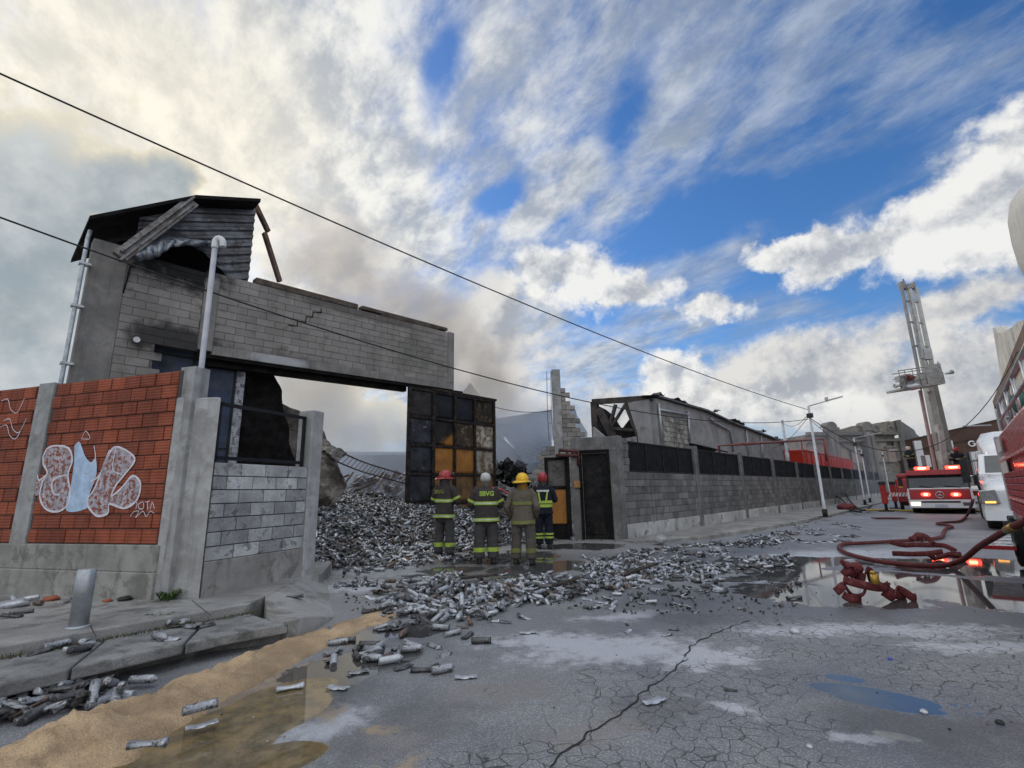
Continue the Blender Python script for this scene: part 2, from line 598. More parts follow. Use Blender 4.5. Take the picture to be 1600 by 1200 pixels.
# ------------------------------------------------------------------ ground
# plan anchors, read off the photograph
WC = gp(975, 850)                         # near corner of the street wall
WALL = Frame(WC, STREET)                  # its front face is local y = 0
_r = ray(400, 560)
_t = 12.9 / _r.y
FAC = Frame((_r.x * _t, _r.y * _t, 0), STREET)      # factory front; x along the street, -y towards the street
PA, PB = gp(310, 935, .3), gp(487, 897, .3)
GP = frame2((PA.x, PA.y, 0), (PB.x, PB.y, 0))        # block panel beside the gate
RW = frame2(tuple(gp(0, 925, .3).xy) + (0,), tuple(gp(240, 937, .3).xy) + (0,))     # red wall, x runs to the right
RWL = (gp(240, 937, .3) - gp(0, 925, .3)).length


def smooth01(v, a, b):
    t = min(1, max(0, (v - a) / (b - a)))
    return t * t * (3 - 2 * t)


def heap_h(x, y):
    """height of the mound of burnt cans that spills out of the gate"""
    l = FAC.loc((x, y, 0))
    s = -l.y                               # distance in front of the factory
    side = smooth01(l.x, -2.6, 0.8) * (1 - smooth01(l.x, 6.2, 9.8))
    front = 1 - smooth01(s, -0.5, 5.6)
    back = 0.35 * (1 - smooth01(s, -6, 0))
    h = (.98 * front + back) * side
    h *= 1 + 0.30 * (noise.noise(Vector((x * .45, y * .45, 3.1)))) + 0.12 * noise.noise(Vector((x * 1.6, y * 1.6, 1.1)))
    return max(0.0, h)


def pave_z(x, y):
    """the apron climbs gently from the road to the yard"""
    l = WALL.loc((x, y, 0))
    return 0.10 * smooth01(l.y, -2.2, 0.5)


def ground_material(name, apron=False):
    m = bpy.data.materials.new(name)
    m.use_nodes = True
    nt = m.node_tree
    nt.nodes.clear()
    tc = nd(nt, 'ShaderNodeTexCoord').outputs['Object']
    w1 = nd(nt, 'ShaderNodeTexNoise', {'Vector': tc, 'Scale': 1.3, 'Detail': 6.0, 'Roughness': 0.65})
    nA = w1.outputs[0]
    nB = nz(nt, tc, 0.42, 6, 0.6)
    nC = nz(nt, tc, 6.0, 6, 0.7)
    fine = nz(nt, tc, 95.0, 3, 0.7)
    grit = nd(nt, 'ShaderNodeTexVoronoi', {'Vector': tc, 'Scale': 70.0}).outputs[0]
    wob = nd(nt, 'ShaderNodeVectorMath', {0: nd(nt, 'ShaderNodeVectorMath', {0: w1.outputs[1], 1: (.5, .5, .5)}, operation='SUBTRACT').outputs[0], 3: 0.9}, operation='SCALE').outputs[0]
    tw = nd(nt, 'ShaderNodeVectorMath', {0: tc, 1: wob}, operation='ADD').outputs[0]

    def spot(px, py, rx, ry, ang=0.0, v=None):
        p = gp(px, py)
        return blob(nt, v or tw, (p.x, p.y, 0), (rx, ry, 9), R(ang))

    def many(items):
        o = None
        for it in items:
            b = spot(*it)
            o = b if o is None else mth(nt, 'MAXIMUM', o, b)
        return o
    base = mixc(nt, sstep(nt, nB, 0.35, 0.66), (0.125, 0.126, 0.132), (0.215, 0.21, 0.202))
    base = mixc(nt, mth(nt, 'MULTIPLY', sstep(nt, nA, 0.42, 0.72), 0.55), base, (0.25, 0.245, 0.238))
    base = mixc(nt, mth(nt, 'MULTIPLY', sstep(nt, nC, 0.50, 0.78), 0.30), base, (0.08, 0.08, 0.084))
    base = mixc(nt, 1.0, base, (1.22, 1.26, 1.34), 'MULTIPLY')  # bluish lift: sky reflection put into the ground colour
    if apron:
        base = mixc(nt, 0.6, base, (0.26, 0.255, 0.25))
    sp = sstep(nt, grit, 0.05, 0.55, 1.42, 0.70)
    base = mixc(nt, 1.0, base, nd(nt, 'ShaderNodeCombineColor', {0: sp, 1: sp, 2: sp}).outputs[0], 'MULTIPLY')
    chip = sstep(nt, nz(nt, tc, 34, 2, .6), .66, .72)
    base = mixc(nt, mth(nt, 'MULTIPLY', chip, .6), base, (.36, .36, .36))
    # dried foam and powder
    pow_ = many([(960, 1015, 1.2, .55, 12), (880, 1005, .9, .42, -10), (1060, 1030, .5, .4, 0), (600, 900, 1.0, .9, 35), (720, 935, .9, .35, 30), (1110, 1020, .6, .35, 0), (1260, 985, 1.0, .4, -10), (640, 905, .9, .45, 40), (560, 925, .8, .7, 35), (1180, 905, 1.2, .4, 0), (1290, 870, 3, 1.2, 20), (1420, 985, 1.4, .35, -6), (1540, 1010, 1.0, .3, 0), (980, 960, .9, .25, 15), (500, 1130, .5, .3, 60), (1130, 1100, .35, .12, -30), (1330, 1145, .3, .1, -30)])
    pf = mth(nt, 'ADD', pow_, mth(nt, 'MULTIPLY', mth(nt, 'SUBTRACT', nC, 0.5), 2.2))
    pm = mth(nt, 'MULTIPLY', sstep(nt, pf, 0.02, 0.70), sstep(nt, fine, 0.30, 0.62, .35, .9))
    base = mixc(nt, mth(nt, 'MULTIPLY', pm, 0.92), base, (0.50, 0.52, 0.56))
    # tar-dark and brownish wear patches
    wear = many([(1010, 1110, .7, .3, 20), (640, 1130, .9, .5, 40), (780, 1080, .6, .35, 0), (1420, 1130, .75, .4, -28), (1100, 960, 1.2, .5, 20), (900, 1150, .5, .25, 10)])
    wf_ = mth(nt, 'MULTIPLY', sstep(nt, mth(nt, 'ADD', wear, mth(nt, 'MULTIPLY', mth(nt, 'SUBTRACT', nC, .5), 1.6)), .1, .6), .45)
    base = mixc(nt, wf_, base, mixc(nt, sstep(nt, nB, .45, .55), (.085, .083, .083), (.20, .175, .155)))
    # sand trodden onto the asphalt
    snd = many([(420, 1075, 1.3, .55, 62), (250, 1150, .9, .6, 40), (540, 1000, .5, .5, 0), (640, 1190, .2, .12, 0), (500, 1110, .25, .18, 30), (580, 1135, .2, .1, 0)])
    sf = mth(nt, 'ADD', snd, mth(nt, 'MULTIPLY', mth(nt, 'SUBTRACT', nC, 0.5), 2.6))
    base = mixc(nt, mth(nt, 'MULTIPLY', sstep(nt, sf, 0.15, 0.9), 0.75), base, (0.34, 0.25, 0.155))
    # alligator cracks
    v1 = nd(nt, 'ShaderNodeTexVoronoi', {'Vector': nd(nt, 'ShaderNodeVectorMath', {0: tc, 1: nd(nt, 'ShaderNodeVectorMath', {0: wob, 3: .16}, operation='SCALE').outputs[0]}, operation='ADD').outputs[0], 'Scale': 8.2, 'Randomness': 1.0}, feature='DISTANCE_TO_EDGE').outputs[0]
    v2 = nd(nt, 'ShaderNodeTexVoronoi', {'Vector': nd(nt, 'ShaderNodeVectorMath', {0: tc, 1: nd(nt, 'ShaderNodeVectorMath', {0: wob, 3: .22}, operation='SCALE').outputs[0]}, operation='ADD').outputs[0], 'Scale': 2.1, 'Randomness': 1.0}, feature='DISTANCE_TO_EDGE').outputs[0]
    creg = many([(1120, 1080, 1.2, .8, 12), (880, 1195, .8, .3, 0), (1180, 980, 1.2, .6, 10), (1000, 1195, .7, .3, 0), (1400, 1000, 2.2, .9, 0), (1560, 1080, .8, 1.0, 20), (1120, 1185, .8, .35, 0), (1040, 940, 1.0, .4, 20)])
    cregf = sstep(nt, mth(nt, 'ADD', creg, mth(nt, 'MULTIPLY', mth(nt, 'SUBTRACT', nA, .5), .9)), 0.02, 0.35)
    patch = spot(1420, 1120, .62, .34, -28, tc)      # smooth repaired patch
    cregf = mth(nt, 'MULTIPLY', cregf, sstep(nt, patch, 0.1, -0.05))
    w_ = sstep(nt, nC, 0.32, 0.72, 0.016, 0.055)
    brk = sstep(nt, nz(nt, tc, 2.3, 5, .6), .36, .52, .12, 1.0)
    cregf = mth(nt, 'MULTIPLY', cregf, brk)
    cr1 = mth(nt, 'MULTIPLY', mth(nt, 'SUBTRACT', 1.0, nd(nt, 'ShaderNodeMapRange', {0: v1, 1: 0.0, 2: w_, 3: 0, 4: 1}).outputs[0], clamp=True), cregf)
    cr2 = mth(nt, 'MULTIPLY', mth(nt, 'SUBTRACT', 1.0, sstep(nt, v2, 0.0, 0.010), clamp=True), sstep(nt, nB, .54, .62))
    crk = mth(nt, 'MAXIMUM', cr1, mth(nt, 'MULTIPLY', cr2, .8))
    base = mixc(nt, mth(nt, 'MULTIPLY', crk, 0.88), base, (0.018, 0.017, 0.017))
    # water
    big = many([(1400, 910, 2.3, 1.25, -42), (1290, 930, 1.2, .8, -30), (1500, 925, 1.5, .95, -30), (1590, 940, 1.2, .6, -20), (1560, 890, 1.6, .7, -10), (1240, 880, 1.6, .7, 30), (1480, 880, 1.7, .9, 0), (1180, 900, 1.0, .35, 30)])
    small = many([(1355, 1085, .42, .17, -34, tc), (1320, 1060, .16, .1, -30, tc), (1385, 1100, .33, .1, -30, tc), (1400, 1150, .12, .05, -30, tc)])
    ff = many([(790, 880, 1.5, .9, 30), (860, 890, 1.6, .6, 30), (800, 905, .6, .3, 0), (700, 900, .9, .4, 30), (620, 990, .7, .35, 35), (560, 1040, .7, .42, 40), (520, 1060, .4, .3, 40), (1120, 880, 1.4, .4, 30), (900, 860, 1.4, .8, 0)])
    mud = many([(380, 1130, .66, .38, 52, tc), (450, 1085, .40, .26, 50, tc), (310, 1175, .46, .30, 30, tc), (400, 1190, .4, .2, 20, tc)])
    def water(fld, k, lo, hi):
        return sstep(nt, mth(nt, 'ADD', fld, mth(nt, 'MULTIPLY', mth(nt, 'SUBTRACT', nA, 0.5), k)), lo, hi)
    wb, wsn, wf, wm = water(big, 1.5, .02, .13), water(small, 0.8, .0, .12), water(ff, 1.8, .06, .22), water(mud, .55, .0, .06)
    fleck = sstep(nt, nC, .60, .68)
    wsn = mth(nt, 'MAXIMUM', wsn, mth(nt, 'MULTIPLY', water(spot(1400, 1090, .6, .3, -30, tc), .6, .0, .3), sstep(nt, nz(nt, tc, 16, 4, .6), .55, .6)))
    wall_ = mth(nt, 'MAXIMUM', mth(nt, 'MAXIMUM', wb, wsn), mth(nt, 'MAXIMUM', wf, wm))
    base = mixc(nt, mth(nt, 'MULTIPLY', mth(nt, 'MAXIMUM', mth(nt, 'MAXIMUM', wb, wsn), wf), 0.80), base, (0.030, 0.030, 0.028))
    base = mixc(nt, mth(nt, 'MULTIPLY', wm, 0.88), base, mixc(nt, sstep(nt, nC, .35, .7), (0.10, 0.075, 0.032), (0.24, 0.165, 0.07)))
    damp = water(many([(1300, 930, 4.5, 1.6, 10), (760, 890, 3.5, 1.6, 25), (1100, 870, 4, 1.2, 35), (1500, 1150, .9, .5, 0), (420, 1110, 1.0, .6, 50)]), 1.5, -.1, .6)
    base = mixc(nt, mth(nt, 'MULTIPLY', damp, mth(nt, 'SUBTRACT', 1.0, wall_), clamp=True), base, mixc(nt, 0.42, base, (0.02, 0.02, 0.02)))
    rough = sstep(nt, nA, 0.3, 0.7, 0.44, 0.74)
    rough = mth(nt, 'SUBTRACT', rough, mth(nt, 'MULTIPLY', damp, 0.24))
    rough = nd(nt, 'ShaderNodeMapRange', {0: wall_, 1: 0.0, 2: 1.0, 3: rough, 4: 0.025}).outputs[0]
    hgt = mth(nt, 'ADD', mth(nt, 'MULTIPLY', fine, .5), mth(nt, 'ADD', mth(nt, 'MULTIPLY', grit, .5), mth(nt, 'MULTIPLY', nC, 1.2)))
    hgt = mth(nt, 'SUBTRACT', hgt, mth(nt, 'MULTIPLY', crk, 2.2))
    inv = mth(nt, 'SUBTRACT', 1.0, wall_, clamp=True)
    bst = mth(nt, 'ADD', mth(nt, 'MULTIPLY', inv, 0.55), 0.004)
    bn = nd(nt, 'ShaderNodeBump', {'Strength': bst, 'Distance': 0.012, 'Height': hgt})
    p = nd(nt, 'ShaderNodeBsdfPrincipled', {'Base Color': base, 'Roughness': rough, 'Specular IOR Level': mth(nt, 'ADD', 0.5, mth(nt, 'MULTIPLY', mth(nt, 'MAXIMUM', wsn, mth(nt, 'MULTIPLY', wb, .6)), 0.5)), 'Normal': bn.outputs[0]})
    nd(nt, 'ShaderNodeOutputMaterial', {0: p.outputs[0]})
    return m


GROUND_MAT = ground_material('wet_cracked_asphalt')
mb = MB()
# one sheet to the horizon: fine grid near, a few far quads
xs = [-900, -200, -60, -30] + list(np.arange(-20, 30.01, 1.0)) + [40, 60, 120, 300, 900]
ys = [-120, -30, -8] + list(np.arange(-4, 45.01, 1.0)) + [60, 90, 140, 300, 900, 1600]
def gz(x, y):
    return 0.0
mb.sheet([[(x, y, pave_z(x, y) if WALL.loc((x, y, 0)).y > -2.3 and WALL.loc((x, y, 0)).y < 60 else 0) for x in xs] for y in ys][::-1], smooth=True)
g_ = mb.build('road', GROUND_MAT, fix=False)
tag(g_, kind='structure')
# ------------------------------------------------------------------ shared materials
CONC = M('aged_concrete', (0.30, 0.30, 0.30), .85, var=.28, scale=1.8, streak=.45, col2=(0.20, 0.20, 0.195), bump=.35)
CONC_PALE = M('pale_concrete', (0.35, 0.35, 0.35), .85, var=.25, scale=2.2, streak=.35, col2=(0.27, 0.265, 0.255), bump=.4)
CONC_DARK = M('sooty_and_shade_concrete', (0.165, 0.162, 0.16), .9, spec=.2, var=.35, scale=1.6, streak=.5, col2=(0.11, 0.11, 0.11), bump=.4)  # soot on walls; shade put into the kerb footing's colour
PLINTH = M('rendered_plinth', (0.27, 0.262, 0.245), .9, var=.28, scale=1.6, streak=.35, col2=(0.17, 0.17, 0.15), c2=(.5, .62), bump=.5)
BLOCK = M('grey_concrete_block', (0.27, 0.27, 0.275), .88, var=.14, scale=2.0, attr=.20, streak=.2, bump=.4)
MORTAR = M('mortar', (0.15, 0.148, 0.145), .95, var=.2, scale=3)
MORTAR_D = M('dark_mortar', (0.07, 0.068, 0.066), .95, var=.2, scale=3)
PAVE = M('pavement_concrete', (0.25, 0.245, 0.235), .82, var=.30, scale=1.1, col2=(0.15, 0.145, 0.13), c2=(.48, .66), bump=.5, grain=.2)
KERB = M('kerb_concrete', (0.20, 0.20, 0.195), .85, var=.3, scale=2.5, col2=(0.10, 0.10, 0.095), bump=.6, grain=.2)
BLACKSTEEL = M('black_painted_steel', (0.014, 0.015, 0.018), .6, var=.3, spec=.2)
SOOT_SHADE = M('charred_and_shade_black', (0.011, 0.010, 0.010), .9, var=.5, scale=3, bump=.6, spec=.12)  # char on burnt parts, painted shade on the interior backings
NAVY = M('navy_painted_steel', (0.022, 0.036, 0.075), .55, var=.35, scale=1.2, col2=(0.024, 0.028, 0.038), bump=.12, streak=.4, spec=.35)
GALV = M('galvanised_steel', (0.36, 0.38, 0.40), .45, .6, var=.22, scale=5, bump=.08)
GREYPAINT = M('grey_painted_pole', (0.42, 0.44, 0.47), .5, var=.15, scale=3, bump=.05)
CORR = M('blackened_corrugated_steel', (0.105, 0.108, 0.118), .45, .45, var=.40, scale=1.5, col2=(0.06, 0.055, 0.052), streak=.0, bump=.1)
RUSTY = M('rusted_steel', (0.13, 0.075, 0.05), .8, .1, var=.4, scale=5, col2=(0.05, 0.04, 0.036), bump=.35)
SLATE = M('smoke_dulled_roof_sheet', (0.10, 0.13, 0.185), .6, .2, var=.3, scale=.8, col2=(.10, .12, .15), bump=.1)

# ------------------------------------------------------------------ pavement, kerbs and sand on the left
U0, U1 = gp(0, 1010, .30), gp(390, 943, .30)
ud_ = (U1 - U0).normalized()
L0, L1, L2 = gp(0, 1068, .22), gp(350, 990, .22), gp(452, 972, .22)
ld_ = (L1 - L0).normalized()
UE, LE = U0 - ud_ * 7, L0 - ld_ * 7
mb = MB()
C1 = gp(418, 968, .22)
mb.slab([UE, U0, U1, gp(470, 903, .3), PB + Vector((.12, .12, 0)), Vector((-3.3, 9.2, 0)), Vector((-15, 11, 0)), Vector((-15, 0, 0))], 0.0, 0.30)
pv = mb.build('pavement', PAVE, None, 0.012)
tag(pv, kind='structure')
mb = MB()
fr_pts, bk_pts = [LE, L0, L1, L2], [UE + Vector((.03, -.03, 0)), U0 + Vector((.03, -.03, 0)), U1 - ud_ * .02 + Vector((.03, -.03, 0)), C1 + Vector((.02, .02, 0))]
def along(P_, t):
    ds = [0]
    for p, q in zip(P_, P_[1:]):
        ds.append(ds[-1] + (q - p).length)
    t *= ds[-1]
    for k in range(len(P_) - 1):
        if t <= ds[k + 1] + 1e-6:
            return P_[k].lerp(P_[k + 1], (t - ds[k]) / (ds[k + 1] - ds[k]))
    return P_[-1]
cutt = [0, .815, .90, 1.0]
for k, (t0, t1) in enumerate(zip(cutt, cutt[1:])):
    g_t = .0012
    n6 = 6
    fr_ = [along(fr_pts, t0 + g_t + (t1 - t0 - 2 * g_t) * i / n6) for i in range(n6 + 1)]
    bk_ = [along(bk_pts, t0 + g_t + (t1 - t0 - 2 * g_t) * i / n6) for i in range(n6 + 1)]
    for p in fr_:
        p += Vector((.012 * noise.noise(p * 6), .012 * noise.noise(p * 6 + Vector((5, 0, 0))), 0))
    dz_ = (0, .003, -.006)[k]
    mb.slab([tuple(p) for p in fr_] + [tuple(p) for p in bk_[::-1]], 0.122 + dz_, 0.215 + dz_)
ls = mb.build('kerb', KERB, None, 0.014)
tag(ls, kind='structure')
n_ = Vector((-ld_.y, ld_.x, 0))
mb = MB()
mb.slab([LE + n_ * .30, L0 + n_ * .30, L1 + n_ * .28, L2 + n_ * .1, C1, U1 + n_ * .05, U0 + n_ * .02, UE + n_ * .02], 0.0, 0.098)
tag(mb.build('kerb_footing', CONC_DARK, None), kind='structure')  # dark colour stands in for shade under the overhanging slab
# driveway apron, a concrete sheet from the kerb line up into the yard
APRON_MAT = ground_material('wet_concrete_apron', True)
mb = MB()
e0, e1 = WALL.loc(L2), WALL.loc(gp(975, 850))
cols_, rows_ = 26, 14
grid = []
for i in range(rows_ + 1):
    row = []
    for j in range(cols_ + 1):
        lx = e0.x - 0.05 + (e1.x + .35 - e0.x) * j / cols_
        ly = -1.9 + 4.2 * i / rows_
        w = WALL.w(lx, ly, 0)
        row.append((w.x, w.y, pave_z(w.x, w.y) + .006))
    grid.append(row)
mb.sheet(grid[::-1])
tag(mb.build('driveway', APRON_MAT), kind='structure')
# sloping wing of pavement between the raised kerb and the apron
mb = MB()
lft = [L2 + Vector((.01, 0, -.006)), C1, U1 + (gp(470, 903, .30) - U1) * .25, gp(470, 903, .30), PB + Vector((.10, .05, 0))]
rgt = [gp(545, 957, .0), gp(548, 940, .02), gp(545, 925, .045), gp(525, 905, .08), gp(505, 893, .09)]
lz = [.212, .213, .297, .297, .29]
grid = []
for i in range(21):
    k0, fr_ = min(i // 5, 3), (i - 5 * min(i // 5, 3)) / 5
    a_, b_ = lft[k0].lerp(lft[k0 + 1], fr_), rgt[k0].lerp(rgt[k0 + 1], fr_)
    z_ = lz[k0] + (lz[k0 + 1] - lz[k0]) * fr_
    row = [(a_.x, a_.y, -.02)]
    for k in range(9):
        t = k / 8
        q = a_.lerp(b_, t)
        row.append((q.x, q.y, z_ * (1 - smooth01(t, 0, 1)) + (b_.z - .01) * smooth01(t, 0, 1) + .004))
    grid.append(row)
grid.insert(0, [(p[0] - .001, p[1] - .002, -.02) for p in grid[0]])
mb.sheet(grid[::-1])
rmp = mb.build('pavement_ramp', PAVE)
tag(rmp, kind='structure')

# moss and grass in the joint between the two slabs
MOSS = M('joint_moss', (.06, .065, .028), .9, var=.4, scale=9, col2=(.10, .075, .045))
rm_ = random.Random(8)
mb = MB()
for k in range(900):
    t = rm_.random() ** .8
    p = (UE if rm_.random() < .25 else U0).lerp(U1, t) + Vector((rm_.uniform(.02, .10), rm_.uniform(-.10, -.02), 0))
    p.z = .212
    h = rm_.uniform(.008, .04) * (1 + .8 * noise.noise(p * 3))
    a = rm_.uniform(0, 6.28)
    d = Vector((math.cos(a), math.sin(a), 0)) * h * .8
    s_ = Vector((-d.y, d.x, 0)) * .25
    mb.face([mb.pt(q_) for q_ in (p - s_, p + s_, p + d + Vector((0, 0, h)))])
tag(mb.build('moss', MOSS), 'moss and short grass in the joint behind the lower kerb slab', kind='stuff')
mb = MB()
for (a_, b_) in (((150, 995), (120, 935)), ((330, 962), (300, 938)), ((0, 985), (236, 948))):
    p, q = gp(*a_, .3015), gp(*b_, .3015)
    d = (q - p).normalized()
    s_ = Vector((-d.y, d.x, 0)) * .005
    mb.face([mb.pt(v_) for v_ in (p - s_, q - s_, q + s_, p + s_)])
o = mb.build('pavement_joint', M('joint_dirt', (.05, .047, .042), .95), fix=True)
tag(o, kind='structure')

SAND = M('yellow_sand', (0.42, 0.30, 0.18), .95, var=.32, scale=2.2, bump=1.0, bscale=60, col2=(0.33, 0.23, 0.135), c2=(.5, .68), grain=.25)
cl = bez([gp(-140, 1280), gp(10, 1215), gp(130, 1165), gp(250, 1105), gp(350, 1062), gp(450, 1017), gp(545, 980), gp(640, 948)], 14)
mb = MB()
grid = []
for i, p in enumerate(cl):
    t = i / (len(cl) - 1)
    d = (cl[min(i + 1, len(cl) - 1)] - cl[max(i - 1, 0)]).normalized()
    s = Vector((d.y, -d.x, 0))
    wl, wr = .36 * (1 - .5 * t), .52 - .28 * t
    hh = (.17 - .13 * t) * (1 if t < .95 else (1 - t) / .05)
    row = []
    for k in range(29):
        u = -1 + 2 * k / 28
        off = u * (wl if u < 0 else wr)
        off *= 1 + .25 * noise.noise(Vector((i * .21, 4.0 if u > 0 else 9.0, 0)))
        q = p + s * off
        h = hh * max(0, 1 - u * u) ** .8
        h *= 1 + .55 * noise.noise(Vector((q.x * 3.2, q.y * 3.2, 0))) + .28 * noise.noise(Vector((q.x * 13, q.y * 13, 1)))
        h += .045 * (noise.noise(Vector((q.x * 6.5, q.y * 6.5, 8))) - .2) * max(0, 1 - abs(u) * .7) * (1 - .6 * t)
        h += (.022 * noise.noise(Vector((q.x * 26, q.y * 26, 1))) + .02 * abs(noise.noise(Vector((q.x * 11, q.y * 11, 5))))) * (1 - abs(u))
        row.append((q.x, q.y, max(-.01, h + .002) if abs(u) < .99 else -.012))
    grid.append(row)
mb.sheet(grid[::-1])
tag(mb.build('sand', SAND), 'ridge of yellow sand spread along the left kerb', kind='stuff')

# ------------------------------------------------------------------ red hollow-brick wall with graffiti
REDB = M('red_hollow_brick', (0.235, 0.060, 0.030), .88, var=.28, scale=1.7, attr=.18, streak=.35, ribs=.0372, bump=.5, col2=(0.22, 0.055, 0.030), c2=(.55, .75), grain=.14)
rw = thing('brick_boundary_wall', 'red hollow brick wall on a concrete base with white and pale blue graffiti', 'wall', RW)
ZB, ZT = 0.92, 3.09
mb = MB()
mb.box(-7, RWL - .02, .022, .18, .5, ZT + .005)
mb.build('mortar_bed', MORTAR_D, rw)
pxa, _ = RW.px(26, 848)
pxb, _ = RW.px(44, 848)
pw0, pw1 = RW.px(38, 730)[0] - .0, RW.px(66, 730)[0] - .05
mb = MB()
wall_bricks(mb, -7, pw0 - .01, ZB, ZT, .262, .181, .013, .05, 0.0)
wall_bricks(mb, pw1 + .01, RWL - .07, ZB, ZT, .262, .181, .013, .05, 0.0, start=.09)
mb.build('brickwork', REDB, rw)
mb = MB()
mb.box(pw0, pw1, -.012, .2, .3, ZT + .03)
mb.box(RWL - .08, RWL + .16, .03, .26, .3, ZT + .05)
mb.build('pilaster', CONC, rw, .008)
mb = MB()
mb.box(-7, RWL - .01, -.035, .2, .0, .60)
mb.box(-7, RWL - .01, -.022, .2, .60, .915)
mb.build('plinth', PLINTH, rw, .015)

# graffiti: painted letters, a skin of paint 2 mm proud of the bricks
GR_FILL = M('thin_white_paint', (0.38, 0.36, 0.40), .9, var=.35, scale=9, bump=.1, col2=(0.22, 0.065, 0.035), c2=(.47, .56), streak=.5)
GR_LINE = M('white_paint', (0.62, 0.60, 0.66), .8, var=.12, scale=9, bump=.1, col2=(.40, .26, .24), c2=(.60, .7))
GR_BLUE = M('pale_blue_paint', (0.38, 0.50, 0.66), .85, var=.2, scale=7, bump=.1, col2=(.30, .24, .26), c2=(.60, .68))


def zp(zx, zy):                            # coordinates noted on an enlargement of the wall
    return RW.px(zx * .325, 560 + zy * .325)


def paint_poly(mb, pts, y):
    P_ = bez([(x, 0, z) for x, z in (zp(*p) for p in pts + pts[:1])], 5)[:-1]
    mb.face([mb.pt((p.x, y, p.z)) for p in P_])


def paint_line(mb, pts, w, y, close=False):
    P_ = bez([(x, 0, z) for x, z in (zp(*p) for p in pts)], 6)
    a = []
    for i, p in enumerate(P_):
        d = (P_[min(i + 1, len(P_) - 1)] - P_[max(i - 1, 0)]).normalized()
        s = Vector((-d.z, 0, d.x)) * w / 2 * (1 + .35 * noise.noise(p * 9))
        a.append((mb.pt((p.x + s.x, y, p.z + s.z)), mb.pt((p.x - s.x, y, p.z - s.z))))
    for u, v in zip(a, a[1:]):
        mb.face((u[0], u[1], v[1], v[0]))


gE = [(210, 470), (235, 430), (285, 420), (335, 435), (350, 490), (330, 560), (340, 640), (330, 700), (285, 735), (225, 725), (195, 670), (205, 600), (230, 550), (212, 510)]
gC0 = [(160, 560), (185, 585), (215, 570), (205, 640), (165, 655)]
gN = [(360, 420), (385, 402), (412, 470), (440, 500), (462, 480), (465, 560), (430, 660), (420, 720), (320, 730), (345, 600), (358, 500)]
gC = [(510, 490), (560, 425), (650, 480), (600, 560), (560, 610), (540, 660), (590, 620), (640, 565), (678, 600), (660, 680), (600, 720), (530, 700), (520, 745), (465, 755), (420, 690), (460, 620)]
mb = MB()
for g in (gE, gC0, gC):
    paint_poly(mb, g, -.0045)
mb.build('graffiti_fill', GR_FILL, rw, fix=True)
mb = MB()
paint_poly(mb, gN, -.006)
mb.build('graffiti_letter', GR_BLUE, rw, fix=True)
mb = MB()
for g in (gE, gC):
    paint_line(mb, g + g[:1], .026, -.0075)
paint_line(mb, [(160, 540), (180, 545), (190, 585), (225, 560)], .02, -.0075)
paint_line(mb, [(335, 560), (280, 570), (252, 600), (262, 650), (290, 655)], .02, -.0075)
paint_line(mb, [(440, 590), (480, 560), (530, 440)], .022, -.0075)
paint_line(mb, [(455, 420), (462, 480), (440, 510)], .014, -.0075)
paint_line(mb, [(560, 425), (545, 530), (590, 560)], .014, -.0075)
paint_line(mb, [(395, 385), (415, 350), (435, 385), (395, 388)], .009, -.0075)
# small tag beside it
paint_line(mb, [(652, 685), (662, 700), (655, 725)], .009, -.0075)
paint_line(mb, [(668, 700), (690, 690), (692, 720), (672, 722), (668, 700)], .009, -.0075)
paint_line(mb, [(700, 690), (722, 688), (712, 690), (714, 728)], .009, -.0075)
paint_line(mb, [(725, 725), (735, 692), (745, 722)], .009, -.0075)
paint_line(mb, [(630, 760), (645, 738), (670, 735), (655, 765), (690, 735), (705, 760), (725, 735), (745, 745)], .009, -.0075)
for q in ((10, 205), (20, 300), (5, 330)):
    paint_line(mb, [(q[0], q[1]), (q[0] + 30, q[1] - 8), (q[0] + 45, q[1] + 40), (q[0] + 75, q[1] + 55), (q[0] + 110, q[1] - 10)], .010, -.0075)
mb.build('graffiti_outline', GR_LINE, rw, fix=True)

# ------------------------------------------------------------------ block panel with its piers beside the gate
GPX0 = GP.px(470, 905)[0]
GPX1 = GP.px(488, 897)[0]
BLOCKNEW = M('light_grey_block', (0.34, 0.345, 0.35), .9, var=.30, scale=3.4, attr=.30, bump=.4, col2=(0.17, 0.165, 0.16), c2=(.52, .64), grain=.1)
gw = thing('block_gate_wall', 'light grey concrete block panel between two concrete piers with steel railing on top', 'wall', GP)
mb = MB()
pl, pm = GP.loc(gp(236, 937, .3)), GP.loc(gp(272, 935, .3))
pr = Vector((.16, .0, 0))
mb.slab([(pl.x, pl.y), (pm.x, pm.y), (.0, -.015), (.06, .30), (pl.x + .15, pl.y + .33)], 0.0, 2.73)
mb.build('pier', CONC_PALE, gw, .02, fix=True)
mb = MB()
mb.box(GPX0, GPX1 + .02, -.02, .28, 0.0, 2.79)
mb.build('pier', CONC_PALE, gw, .02)
mb = MB()
mb.box(.03, GPX0, -.005, .2, 0.0, .70)
mb.build('plinth', PLINTH, gw, .01)
mb = MB()
mb.box(.03, GPX0, .032, .19, .70, 1.895)
mb.build('mortar_bed', MORTAR_D, gw)
mb = MB()
wall_bricks(mb, .03, GPX0, .70, 1.90, .39, .171, .012, .06, .012)
mb.build('blockwork', BLOCKNEW, gw)
mb = MB()
for (a, b) in (((.08, 2.66), (GPX0 - .03, 2.66)), ((.08, 1.96), (GPX0 - .03, 1.96))):
    mb.bar((a[0], .1, a[1]), (b[0], .1, b[1]), .04, .045)
for x in (.08, GPX0 - .05):
    mb.box(x - .02, x + .02, .08, .12, 1.90, 2.68)
mb.build('railing_frame', BLACKSTEEL, gw)

